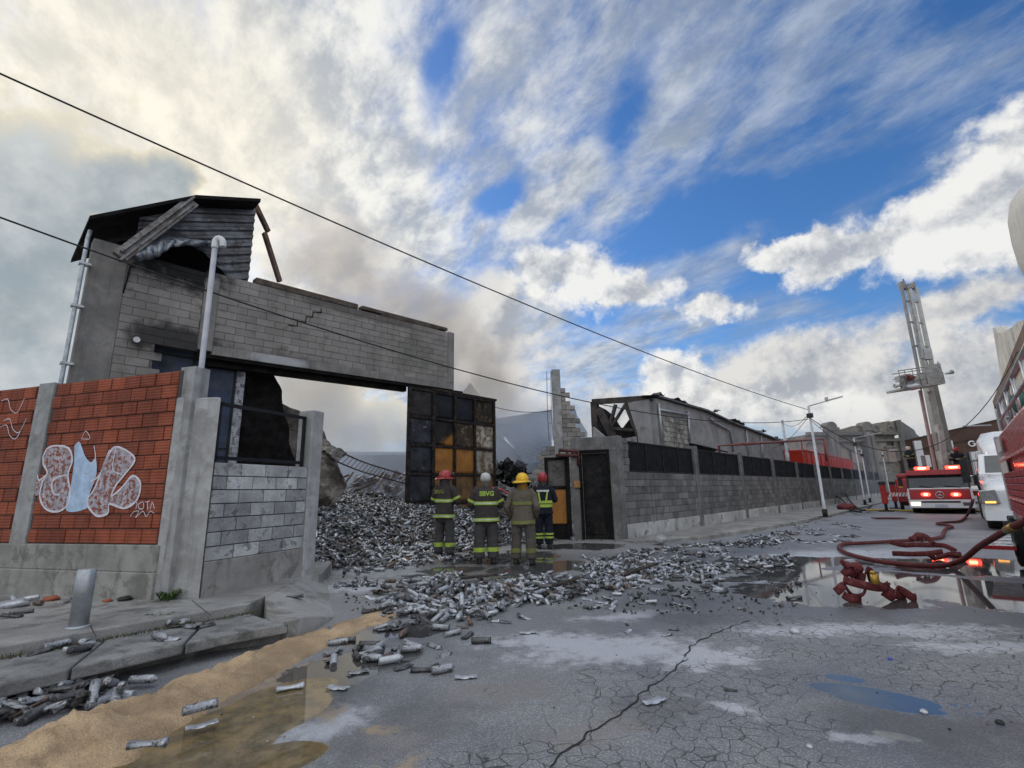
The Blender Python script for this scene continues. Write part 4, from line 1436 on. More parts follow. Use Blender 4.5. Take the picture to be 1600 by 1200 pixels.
# low smoke-veiled sheds that close the back of the yard
for lab, (u0, u1), v, Y in (('low blue-grey shed far behind the lattice girder in the smoke', (470, 660), 709, 52), ('long dark yard wall below the slumped roof sheets', (690, 900), 716, 47)):
    fr = Frame((at_y(u0, v, Y).x, Y, 0), 0)
    a, z = fr.px(u0, v)
    b, z2 = fr.px(u1, v)
    t = thing('yard_shed', lab, 'shed', fr)
    mb = MB()
    mb.box(a, b, 0, 5, 0, z - .25)
    mb.build('wall', SLATED, t)
    mb = MB()
    mb.hexa([(a - .2, -.2, z - .25), (b + .2, -.2, z2 - .25), (b + .2, 5.2, z2 + .5), (a - .2, 5.2, z + .5), (a - .2, -.2, z - .12), (b + .2, -.2, z2 - .12), (b + .2, 5.2, z2 + .63), (a - .2, 5.2, z + .63)])
    mb.build('roof', SLATE, t)
# ------------------------------------------------------------------ burnt cans
TIN = [M('scorched_tin', (.33, .345, .37), .42, .5, var=.35, scale=14, col2=(.07, .065, .06), c2=(.48, .62), bump=.15, bscale=120),
       M('sooty_tin', (.12, .12, .125), .5, .5, var=.4, scale=14, col2=(.04, .038, .036), c2=(.45, .6), bump=.2, bscale=120),
       M('pale_tin', (.44, .46, .49), .4, .45, var=.25, scale=12, col2=(.18, .18, .18), c2=(.55, .7), bump=.12, bscale=120),
       M('browned_tin', (.17, .125, .10), .55, .4, var=.4, scale=14, col2=(.06, .05, .045), c2=(.45, .6), bump=.2, bscale=120)]


def can_mb(kind, seed, n=12):
    """one can lying along X, resting on z = 0, about 0.19 m long"""
    rnd = random.Random(seed)
    mb = MB()
    r, L = .030, .185
    if kind == 'whole':
        prof = [(-L / 2, .6), (-L / 2, .93), (-L / 2 + .005, 1), (L / 2 - .03, 1), (L / 2 - .018, .93), (L / 2 - .006, .62), (L / 2, .36), (L / 2 + .010, .30)]
        sq, bend = 1.0, 0.0
    elif kind == 'open':
        prof = [(-L / 2, .85), (-L / 2, 1), (-L / 2 + .02, 1), (0, .97), (L / 2 - .02, 1), (L / 2, 1.05), (L / 2 - .004, .94), (L * .15, .9)]
        sq, bend = .92, rnd.uniform(-.1, .1)
    else:
        prof = [(-L / 2, .5), (-L / 2, .95), (-L / 4, .9), (0, .75), (L / 5, .85), (L / 2 - .02, 1), (L / 2, .9), (L / 2 + .004, .3)]
        sq, bend = .48, rnd.uniform(-.35, .35)
    rings = []
    for x, k in prof:
        s = sq if kind != 'crushed' else sq + .5 * (abs(x) / (L / 2)) ** 2 * rnd.uniform(.4, 1)
        ring = []
        for j in range(n):
            a = 6.28319 * j / n
            y, z = r * k * math.cos(a) * (1 + (1 - s) * .45), r * k * math.sin(a) * s
            dn = 1 + (.10 if kind != 'whole' else .03) * noise.noise(Vector((x * 22 + seed, a * .9, seed)))
            y, z = y * dn, z * dn
            ring.append((x, y + bend * x * abs(x) * 4, z + r * sq))
        rings.append(ring)
    mb.loft(rings, rnd.random(), True, True)
    return mb


def shard_mb(seed):
    """a torn, curled strip of can wall"""
    rnd = random.Random(seed)
    mb = MB()
    g = []
    cur = rnd.uniform(.6, 2.2)
    tw = rnd.uniform(-.8, .8)
    for i in range(8):
        x = -.085 + .17 * i / 7
        w = .035 * (1 + .35 * noise.noise(Vector((x * 30, seed, 0))))
        row = []
        for j in range(7):
            a = (-.5 + j / 6) * cur
            rr = w / max(.2, math.sin(min(1.4, cur / 2)))
            y, z = rr * math.sin(a), rr * (math.cos(a) - math.cos(cur / 2))
            t = tw * x * 6
            row.append((x, y * math.cos(t) - z * math.sin(t), abs(z * math.cos(t) + y * math.sin(t)) + .004 + .006 * noise.noise(Vector((x * 40, j, seed)))))
        g.append(row)
    mb.sheet(g, thick=.0015)
    return mb


KINDS = {'whole': [can_mb('whole', 1), can_mb('whole', 5)], 'open': [can_mb('open', 2), can_mb('open', 6)], 'crushed': [can_mb('crushed', 3), can_mb('crushed', 7), can_mb('crushed', 12)], 'shard': [shard_mb(4), shard_mb(9), shard_mb(15)]}
CAN_ME = {}
for k_, lst in KINDS.items():
    for i_, m_ in enumerate(lst):
        for t_ in range(4):
            CAN_ME[(k_, i_, t_)] = m_.mesh('burnt_can' if k_ != 'shard' else 'tin_shard', TIN[t_])


def in_poly(x, y, P_):
    c = False
    for (x1, y1), (x2, y2) in zip(P_, P_[1:] + P_[:1]):
        if (y1 > y) != (y2 > y) and x < (x2 - x1) * (y - y1) / (y2 - y1) + x1:
            c = not c
    return c


PLACED = []       # (x, y, z, yaw, pitch, roll, kind, variant, tone, scale, zone)
rc = random.Random(11)


def ground_z(x, y):
    w = WALL.loc((x, y, 0))
    z = 0.0
    if w.y > -2.3:
        z = pave_z(x, y) + .006
    return z + heap_h(x, y)


def put(x, y, z, zone, tilt=.25, kinds=('whole', 'open', 'crushed', 'shard'), wts=(3, 3, 4, 3), sc=1.0):
    k = rc.choices(kinds, wts)[0]
    PLACED.append((x, y, z, rc.uniform(0, 6.283), rc.gauss(0, tilt), rc.uniform(-.4, .4), k, rc.randrange(len(KINDS[k])), rc.choices((0, 1, 2, 3), (4, 6, 1.0, .9) if zone == 'yard' else (5, 4, 2.6, .8))[0], sc * rc.uniform(.85, 1.12), zone))


def scatter(poly, count, zone, z0=0.0, tilt=.25, pile=0.0, clump=None, **kw):
    P_ = [tuple(gp(*p, z0).xy) for p in poly]
    x0, x1 = min(p[0] for p in P_), max(p[0] for p in P_)
    y0, y1 = min(p[1] for p in P_), max(p[1] for p in P_)
    n = tries = 0
    while n < count and tries < count * 60:
        tries += 1
        x, y = rc.uniform(x0, x1), rc.uniform(y0, y1)
        if not in_poly(x, y, P_):
            continue
        d = noise.noise(Vector((x * 1.1, y * 1.1, 7.7))) * .5 + .5
        if clump is not None and rc.random() > smooth01(d, clump, clump + .3):
            continue
        put(x, y, (z0 if z0 else ground_z(x, y)) + (rc.random() ** 1.6) * pile * d * 1.6, zone, tilt, **kw)
        n += 1


SPILL = 'spill in front of the gate'
band = [(592, 935), (600, 962), (650, 976), (760, 968), (800, 952), (860, 945), (930, 925), (1050, 910), (1120, 914), (1112, 888), (1060, 874), (1000, 862), (930, 880), (870, 903), (800, 912), (740, 925), (690, 915), (640, 925)]
scatter(band, 760, SPILL, tilt=.28, pile=.06, clump=.30)
scatter([(560, 905), (580, 990), (680, 990), (860, 965), (1130, 930), (1160, 890), (1000, 855), (760, 905)], 330, SPILL, tilt=.2, pile=.02, clump=.34, kinds=('whole', 'open', 'crushed', 'shard'), wts=(1, 2, 4, 5), sc=.85)
scatter([(610, 945), (655, 972), (755, 965), (840, 942), (780, 925), (700, 925)], 190, SPILL, tilt=.35, pile=.09)
scatter([(900, 900), (960, 925), (1060, 908), (1110, 905), (1050, 880), (980, 875)], 230, SPILL, tilt=.35, pile=.08)
scatter([(1010, 858), (1100, 872), (1180, 866), (1245, 838), (1252, 826), (1190, 838), (1110, 852)], 260, 'strip', tilt=.3, pile=.06, clump=.36, kinds=('crushed', 'shard', 'open'), wts=(4, 5, 2))
scatter([(1060, 892), (1160, 896), (1240, 886), (1235, 872), (1120, 874)], 130, 'strip', tilt=.3, pile=.06, clump=.3)
scatter([(500, 930), (620, 925), (700, 905), (760, 905)], 70, 'heap', tilt=.2, clump=.3)
scatter([(490, 905), (560, 910), (640, 893), (700, 885), (740, 890), (700, 868), (500, 880)], 240, 'heap', tilt=.3, pile=.05, clump=.3)
scatter([(-40, 1095), (-40, 1150), (60, 1128), (130, 1112), (190, 1100), (185, 1082), (100, 1085)], 105, 'gutter', tilt=.28, pile=.10)
scatter([(470, 1010), (560, 1080), (660, 1060), (780, 1010), (690, 975), (560, 975)], 26, 'road', tilt=.12)
scatter([(220, 1000), (300, 1000), (330, 975), (270, 970)], 11, 'kerb', z0=.22, tilt=.15)
scatter([(60, 1020), (140, 1025), (150, 1000), (90, 1003)], 6, 'kerb', z0=.22, tilt=.15)
scatter([(0, 965), (60, 965), (110, 940), (20, 935)], 6, 'pavement', z0=.305, tilt=.1)
scatter([(880, 985), (1000, 1090), (1200, 1080), (1250, 930), (1100, 930)], 12, 'far_road', tilt=.1, sc=.55, kinds=('shard', 'crushed'), wts=(2, 2))
scatter([(1240, 815), (1360, 815), (1330, 850), (1230, 850)], 150, 'strip', tilt=.2, clump=.45, kinds=('shard', 'crushed'), wts=(5, 2))
for (px, py, k, t, yw) in ((645, 1019, 'whole', 0, .25), (582, 1034, 'whole', 0, -.2), (577, 1012, 'open', 1, -.1), (692, 1052, 'whole', 0, .5), (728, 1060, 'shard', 2, .1), (527, 1077, 'shard', 2, -.3), (560, 1052, 'shard', 0, .5), (540, 1006, 'open', 1, .3), (520, 1022, 'crushed', 0, 1.2), (660, 1050, 'crushed', 1, .1), (630, 1045, 'shard', 1, .8), (752, 1006, 'open', 1, .0), (453, 1078, 'crushed', 2, .5), (312, 1113, 'open', 0, .7), (315, 1136, 'shard', 2, .6), (223, 1069, 'whole', 0, .1), (460, 935, 'crushed', 1, .6), (825, 990, 'shard', 2, .2), (1022, 1098, 'shard', 2, .5), (1247, 912, 'crushed', 1, 1.4), (1214, 925, 'open', 1, 1.0), (1241, 936, 'crushed', 1, .2), (230, 1168, 'crushed', 0, .2)):
    p = gp(px, py, .22 if (px, py) == (460, 935) else (.10 if px in (312, 230) else .03 if py > 1068 and px < 330 else 0))
    PLACED.append((p.x, p.y, p.z + .004, yw, 0, 0, k, 0, t, 1.05, 'lone'))

# the mound in the yard
rh = random.Random(5)
n_ = 0
while n_ < 9500:
    lx, ls = rh.uniform(-4.2, 10.5), rh.uniform(-6.5, 6.1)
    w = FAC.w(lx, -ls, 0)
    h = heap_h(w.x, w.y)
    if h < .02 and rh.random() > .10:
        continue
    if WALL.loc(w).y < .3 and rh.random() > .4:
        continue
    if GP.loc(w).x < GPX1 + .1 and GP.loc(w).y > -.1:
        continue
    # keep the firefighters' standing room half clear
    if h < .25 and w.x > -.9 and rh.random() > .35:
        continue
    rc_ = rc
    put(w.x, w.y, ground_z(w.x, w.y) + rh.random() * .05 - .01, 'yard', .5, wts=(4, 3, 4, 3))
    n_ += 1

camv = Vector((0, 0, CAM_H))
def in_frame(p):
    d = Vector(p) - camv
    l = Vector((d.dot(_cx), d.dot(_cy), d.dot(_fw)))
    return l.z > .2 and abs(l.x / l.z * F_PX) < 805 and abs(l.y / l.z * F_PX) < 605

order = sorted(PLACED, key=lambda c: ((Vector(c[:3]) - camv).length / c[9]) + (0 if in_frame(c[:3]) else 1000))
SINGLES, REST = order[:290], order[290:]
WHERE = {'lone': 'alone on the road near the sand', 'road': 'scattered on the wet road', SPILL: 'in the spill of cans across the gateway', 'gutter': 'in the pile under the left kerb', 'kerb': 'on the lower kerb slab',
         'pavement': 'on the left pavement near the bollard', 'far_road': 'on the open cracked asphalt', 'strip': 'along the right-hand kerb', 'heap': 'at the foot of the yard mound', 'yard': 'on the yard mound'}
LOOK = {'whole': 'unbroken scorched metal can', 'open': 'burnt-out can with an open end', 'crushed': 'crushed flattened metal can', 'shard': 'torn curled strip of can metal'}
TONE = ['grey', 'sooty', 'pale silver', 'browned']
for c in SINGLES:
    x, y, z, a, b, g, k, v, t, s, zone = c
    o = bpy.data.objects.new('tin_shard' if k == 'shard' else 'burnt_can', CAN_ME[(k, v, t)])
    COL.objects.link(o)
    o.location = (x, y, z)
    o.rotation_euler = (g if k != 'whole' else 0, b, a)
    o.scale = (s, s, s)
    lab = TONE[t] + ' ' + LOOK[k] + ' ' + WHERE[zone]
    tag(o, lab, 'can' if k != 'shard' else 'metal scrap', TONE[t] + ' ' + LOOK[k] + 's ' + WHERE[zone])

# all the others in one mesh
def low(kind, v):
    if kind == 'shard':
        mb = shard_mb((4, 9, 15)[v])
        g = MB()
        g.v = mb.v[:56]
        g.f = [f for f in mb.f if max(f) < 56]
        return g
    return can_mb(kind, {'whole': (1, 5), 'open': (2, 6), 'crushed': (3, 7, 12)}[kind][v], 7)


LOW = {(k, v): low(k, v) for k in KINDS for v in range(len(KINDS[k]))}
vs, fs, mi, nv = [], [], [], 0
for (k, v), g in LOW.items():
    base = np.array(g.v)
    for c in REST:
        if c[6] != k or c[7] != v:
            continue
        x, y, z, a, b, gg, _k, _v, t, s, zone = c
        Rm = np.array(Matrix.Rotation(a, 3, 'Z') @ Matrix.Rotation(b, 3, 'Y') @ Matrix.Rotation(gg, 3, 'X'))
        vs.append((base * s) @ Rm.T + np.array((x, y, z)))
        fs.extend([tuple(i + nv for i in f) for f in g.f])
        mi.extend([t] * len(g.f))
        nv += len(base)
me = bpy.data.meshes.new('burnt_cans')
me.from_pydata(np.concatenate(vs).tolist(), [], fs)
for m_ in TIN:
    me.materials.append(m_)
me.polygons.foreach_set('material_index', mi)
me.polygons.foreach_set('use_smooth', [True] * len(fs))
me.update()
o = bpy.data.objects.new('burnt_cans', me)
COL.objects.link(o)
tag(o, 'mass of burnt grey cans heaped over the factory yard', kind='stuff')

# mound of ash the cans lie on
ASH = M('grey_ash', (.075, .075, .078), .9, var=.45, scale=2.5, col2=(.16, .155, .15), c2=(.5, .68), bump=1.0, bscale=30, grain=.3)
mb = MB()
grid = []
for i in range(70):
    row = []
    for j in range(80):
        w = FAC.w(-5 + 16 * j / 79, 9 - 15.2 * i / 69, 0)
        h = heap_h(w.x, w.y)
        row.append((w.x, w.y, pave_z(w.x, w.y) + (h - .02 + .03 * noise.noise(w * 4) if h > .02 else -.06)))
    grid.append(row)
mb.sheet(grid)
o = mb.build('ash_mound', ASH)
tag(o, 'grey ash and fines under the heap of cans', kind='stuff')

# charred fines between the cans
rf = random.Random(17)
mb = MB()
for k in range(3600):
    if k < 2300:
        w = FAC.w(rf.uniform(-4, 10), rf.uniform(-6, 4), 0)
        if heap_h(w.x, w.y) < .02 and rf.random() > .25:
            continue
    else:
        w = gp(rf.uniform(540, 1250), rf.uniform(845, 960))
        if noise.noise(Vector((w.x * 1.1, w.y * 1.1, 7.7))) < -.15:
            continue
    if GP.loc(w).x < GPX1 + .15 and GP.loc(w).y > -.2 or WALL.loc(w).x > -.3 and WALL.loc(w).y > -.2:
        continue
    s = rf.uniform(.010, .034) if k >= 2300 else (rf.uniform(.012, .05) if rf.random() < .93 else rf.uniform(.06, .11))
    mb.M = Matrix.Translation(Vector((w.x, w.y, ground_z(w.x, w.y) + s * .3))) @ Matrix.Rotation(rf.uniform(0, 6), 4, Vector((rf.random() - .5, rf.random() - .5, rf.random())))
    mb.ball((0, 0, 0), (s, s * rf.uniform(.4, .8), s * rf.uniform(.25, .6)), 5, 3, rf.random())
mb.M = None
mb.bump(.02, 22)
mb.sm = [False] * len(mb.sm)
o = mb.build('charred_rubble', M('charred_rubble', (.05, .048, .046), .9, var=.4, scale=2, attr=.8, col2=(.11, .09, .075), c2=(.55, .65)))
tag(o, 'dark charred fines and chips lying among the burnt cans', kind='stuff')
PLANK = M('charred_plank_wood', (.035, .028, .024), .9, var=.5, scale=6, col2=(.13, .10, .075), c2=(.58, .7), bump=.6)
for lab, (a_, b_, c_), l_ in (('charred plank lying on the mound left of the firefighters', (610, 850, .35), 1.1), ('short charred board sticking out of the mound below the lattice girder', (560, 800, .8), .9), ('charred board lying flat between firefighters and the spill of cans', (745, 905, .08), .7), ('thin charred batten across the can spill near its right end', (1000, 893, .07), .8), ('brown board among the cans in front of the khaki firefighter', (880, 915, .06), .55)):
    p = gp(a_, b_, c_)
    mb = MB()
    g = [[(-l_ / 2 + l_ * i / 8, -.06 + .12 * j / 2, .012 * noise.noise(Vector((i * .6, j, l_ * 9)))) for j in range(3)] for i in range(9)]
    mb.sheet(g[::-1], rf.random(), False, .028)
    o = solo(mb, 'charred_plank', PLANK, lab, 'plank', Frame((p.x, p.y, p.z + .03), rf.uniform(-.6, .6)))
    o.rotation_euler.y = rf.uniform(-.25, .1)

# ------------------------------------------------------------------ larger wreckage in the yard
WRECK = M('crumpled_scorched_sheet', (.13, .115, .10), .7, .3, var=.5, scale=2.2, col2=(.24, .225, .205), c2=(.52, .66), bump=.35)
DARKW = M('black_wreckage', (.018, .018, .02), .45, .2, var=.6, scale=4, col2=(.07, .07, .075), c2=(.55, .68), bump=.4)


def crumple(mb, pts, thick, seed, amp=.25, ni=16, nj=14):
    """rumpled sheet spanning four corners"""
    a, b, c, d = [Vector(p) for p in pts]
    nrm = (b - a).cross(d - a).normalized()
    g = []
    for i in range(ni + 1):
        row = []
        for j in range(nj + 1):
            u, v = i / ni, j / nj
            p = (a * (1 - u) + b * u) * (1 - v) + (d * (1 - u) + c * u) * v
            q = p + noise.noise_vector(p * 1.3 + Vector((seed, 0, 0))) * amp * .6
            r_ = abs(noise.noise(q * 1.1 + Vector((0, seed, 0)))) + .5 * abs(noise.noise(q * 2.7 + Vector((0, seed, 3))))
            row.append(q + nrm * (r_ - .25) * amp * 1.6)
        g.append(row)
    mb.sheet(g, smooth=False, thick=thick)


# dark hanging sheet behind the left gate leaf
y_ = FAC.w(.6, .9, 0)
def fy(px, py, y):
    x, z = FAC.px(px, py, y)
    return FAC.w(x, y, z)
mb = MB()
crumple(mb, [fy(352, 748, 1.1), fy(468, 748, 1.1), fy(428, 585, .9), fy(352, 556, .9)], .02, 2.0, .16, 26, 26)
solo(mb, 'hanging_sheet', SOOT_SHADE, 'black burnt roof sheet hanging torn beside the navy gate leaf', 'sheet', None)
mb = MB()
crumple(mb, [fy(440, 760, 2.0), fy(475, 760, 2.0), fy(466, 650, 2.0), fy(440, 632, 2.0)], .02, 5.0, .3)
solo(mb, 'twisted_sheet', WRECK, 'pale twisted metal sheet seen through the railing above the block panel', 'sheet', None)
# crumpled heap right of the gate pier
mb = MB()
crumple(mb, [fy(470, 800, 1.2), fy(530, 790, .2), fy(533, 706, .4), fy(470, 690, 1.4)], .03, 8.0, .5, 22, 22)
crumple(mb, [fy(490, 700, 1.2), fy(528, 715, .2), fy(540, 705, 1.8), fy(500, 688, 2.2)], .03, 9.0, .3)
solo(mb, 'crumpled_wreck', WRECK, 'brownish crumpled sheet metal wreck beside the right gate pier', 'wreckage', None)
# fallen lattice girder
mb = MB()
P_ = bez([fy(505, 712, 1.5), fy(560, 735, 2.5), fy(605, 748, 3.2), fy(650, 760, 4)], 8)
for off in ((0, 0, 0), (0, .3, .35), (.2, -.2, .30)):
    mb.tube([p + Vector(off) for p in P_], .028, 5)
for i in range(len(P_) - 1):
    mb.tube([P_[i], P_[i + 1] + Vector((0, .3, .35))], .014, 4)
    mb.tube([P_[i] + Vector((0, .3, .35)), P_[i + 1] + Vector((.2, -.2, .30))], .014, 4)
for (a, b) in (((500, 760), (545, 742)), ((525, 775), (552, 738)), ((560, 765), (592, 750))):
    mb.tube([fy(*a, 1.5), fy(*b, 2.3)], .035, 5)
solo(mb, 'lattice_girder', RUSTY, 'thin fallen lattice girder lying across the mound inside the gateway', 'girder', None)
mb = MB()
crumple(mb, [fy(545, 770, 4), fy(640, 770, 6), fy(625, 742, 7), fy(555, 745, 5)], .03, 3.0, .5)
solo(mb, 'fallen_roof_sheet', M('pale_fallen_sheet', (.30, .30, .31), .5, .3, var=.3, scale=1.5, col2=(.16, .12, .10)), 'pale fallen roof sheets lying behind the lattice girder', 'sheet', None)
# black debris heap and scrap between gate leaf and wicket
rb = random.Random(3)
mb = MB()
for k in range(70):
    px, py = rb.uniform(774, 826), rb.uniform(722, 770)
    py = max(py, 722 + abs(px - 800) * .35)
    p = at_y(px, py, rb.uniform(20.5, 22.5))
    r_ = rb.uniform(.14, .34)
    mb.M = Matrix.Translation(p) @ Matrix.Rotation(rb.uniform(0, 6), 4, Vector((rb.random(), rb.random(), rb.random())))
    if k % 2:
        g = [[(-r_ + 2 * r_ * i / 6, -r_ + 2 * r_ * j / 6, r_ * 1.3 * noise.noise(Vector((i * .55, j * .55, k * 3.1)))) for j in range(7)] for i in range(7)]
        mb.sheet(g, rb.random(), False, .02)
    else:
        mb.ball((0, 0, 0), (r_ * .8, r_ * .6, r_ * .4), 7, 5, rb.random())
mb.M = None
mb.bump(.16, 3.0)
mb.bump(.07, 11.0)
mb.sm = [False] * len(mb.sm)
solo(mb, 'black_debris_heap', DARKW, 'glossy black heap of melted debris right of the scorched gate leaf', 'debris', None, kind='stuff')
mb = MB()
for k in range(46):
    a = at_y(rb.uniform(774, 850), rb.uniform(765, 835), rb.uniform(15.8, 17.5))
    mb.M = Matrix.Translation(a) @ Matrix.Rotation(rb.uniform(0, 6), 4, Vector((rb.random() - .5, rb.random() - .5, rb.random())))
    if k % 3 == 0:
        mb.tube([(-.5, 0, 0), (0, .06, .03), (.5, 0, 0)], .03, 6, rb.random())
    else:
        g = [[(-.25 + .5 * i / 5, -.18 + .36 * j / 4, .1 * noise.noise(Vector((i * .7, j * .7, k)))) for j in range(5)] for i in range(6)]
        mb.sheet(g, rb.random(), False, .01)
mb.M = None
solo(mb, 'scrap_heap', M('mixed_scrap_metal', (.20, .20, .21), .5, .4, var=.5, scale=1.3, col2=(.07, .06, .055), attr=.5), 'grey tangle of scrap sheet and bars behind the firefighters', 'debris', None, kind='stuff')
mb = MB()
mb.tube(bez([at_y(768, 762, 15.4), at_y(785, 766, 15.3), at_y(805, 778, 15.2)], 6), .035, 7)
solo(mb, 'red_bar', M('dull_red_bar', (.25, .05, .045), .6, var=.3), 'bent dull red bar leaning over the scrap behind the firefighters', 'bar', None)
# ------------------------------------------------------------------ firefighters
SKIN = M('skin', (.42, .26, .19), .6, var=.1, scale=8, bump=.05)
def cloth(name, c, v=.22):
    return M(name, c, .88, var=v, scale=5, bump=.35, bscale=90, spec=.2, col2=[x * .6 for x in c], c2=(.5, .72))
BROWNC = cloth('charcoal_brown_turnout_cloth', (.050, .043, .040))
GREYTR = cloth('grey_turnout_cloth', (.062, .060, .062))
TAN = cloth('faded_khaki_turnout_cloth', (.120, .105, .082))
TANT = cloth('faded_khaki_trouser_cloth', (.095, .086, .074))
NAVYC = cloth('dark_navy_turnout_cloth', (.014, .016, .025))
BOOT = M('black_boot_leather', (.02, .019, .018), .55, var=.3, scale=8)
LIME = M('lime_reflective_tape', (.33, .46, .065), .5, var=.12, scale=12, bump=.05, emit=None)
LIME_D = M('soiled_lime_tape', (.16, .175, .05), .6, var=.25, scale=9, bump=.05)
SILV = M('silver_reflective_tape', (.55, .58, .55), .35, .2, var=.15, scale=12, bump=.05)
REDH = M('scuffed_red_helmet', (.33, .022, .025), .38, var=.25, scale=7, bump=.08, coat=.3, col2=(.2, .03, .03))
YELH = M('scuffed_yellow_helmet', (.72, .43, .012), .38, var=.15, scale=7, bump=.06, coat=.3)
GREYH = M('pale_grey_hood', (.42, .42, .40), .7, var=.2, scale=9, bump=.2)
DARKV = M('dark_visor', (.02, .02, .022), .25)
FLAPC = M('dark_neck_flap', (.03, .028, .028), .9, var=.3, scale=8)


def body_mesh(arms, turn=0.0, tall=1.0):
    """one continuous body from a skin modifier: pelvis, trunk, neck, head, limbs, five fingers a hand"""
    V, E, Rr = [], [], []

    def v(p, r, link=None):
        V.append(Vector(p))
        Rr.append(r if isinstance(r, tuple) else (r, r))
        if link is not None:
            E.append((link, len(V) - 1))
        return len(V) - 1
    pel = v((0, 0, .95), (.15, .11))
    sp = v((0, .0, 1.15), (.135, .10), pel)
    ch = v((0, .0, 1.34), (.155, .11), sp)
    nk = v((0, .0, 1.50), .056, ch)
    hb = v((0, .015, 1.575), (.070, .078), nk)
    hm = v((0, .025, 1.645), (.076, .092), hb)
    v((0, .018, 1.715), (.062, .075), hm)
    for s in (-1, 1):
        hip = v((s * .095, 0, .90), .090, pel)
        kn = v((s * .11, .012, .50), .058, hip)
        an = v((s * .12, -.01, .10), .042, kn)
        v((s * .13, .13, .035), .035, an)
        sh = v((s * .175, 0, 1.41), .062, ch)
        el, wr, hand = [Vector(p) for p in arms[s]]
        e_ = v(el, .042, sh)
        w_ = v(wr, .029, e_)
        d = (hand - wr).normalized()
        pm = v(wr + d * .075, (.036, .018), w_)
        side = d.cross(Vector((0, 0, 1)))
        side = side.normalized() if side.length > .1 else Vector((1, 0, 0))
        nrm = side.cross(d)
        for k, ln in enumerate((.062, .074, .078, .066)):
            b = v(wr + d * .10 + side * (-.027 + .018 * k), .0095, pm)
            m = v(wr + d * (.10 + ln * .5) + side * (-.030 + .020 * k) - nrm * .008, .0085, b)
            v(wr + d * (.10 + ln * .9) + side * (-.030 + .020 * k) - nrm * .03, .0075, m)
        t = v(wr + d * .04 + side * -.035 - nrm * .01, .011, w_)
        v(wr + d * .085 + side * -.055 - nrm * .025, .009, t)
    me = bpy.data.meshes.new('body')
    me.from_pydata([tuple(p) for p in V], E, [])
    o = bpy.data.objects.new('body', me)
    COL.objects.link(o)
    md = o.modifiers.new('skin', 'SKIN')
    for i, r in enumerate(Rr):
        me.skin_vertices[0].data[i].radius = r
    me.skin_vertices[0].data[0].use_root = True
    md.use_smooth_shade = True
    sub = o.modifiers.new('sub', 'SUBSURF')
    sub.levels = sub.render_levels = 1
    me.materials.append(SKIN)
    return o


def ring(c, rx, ry, n=24, lean=0.0, z=None, p=2.4):
    out = []
    for k in range(n):
        a = 6.28319 * k / n
        ca, sa = math.cos(a), math.sin(a)
        x = rx * math.copysign(abs(ca) ** (2 / p), ca)
        y = ry * math.copysign(abs(sa) ** (2 / p), sa)
        out.append(Vector((c[0] + x, c[1] + y, c[2] + lean * x)))
    return out


JZ = [(.80, .232, .165), (.86, .228, .165), (.95, .220, .158), (1.05, .214, .152), (1.15, .215, .150), (1.25, .225, .150), (1.33, .230, .148), (1.40, .218, .138), (1.45, .165, .120), (1.49, .110, .098), (1.535, .086, .086)]


def jac_r(z, fat):
    return np.interp(z, [j[0] for j in JZ], [j[1] for j in JZ]) * fat, np.interp(z, [j[0] for j in JZ], [j[2] for j in JZ]) * fat


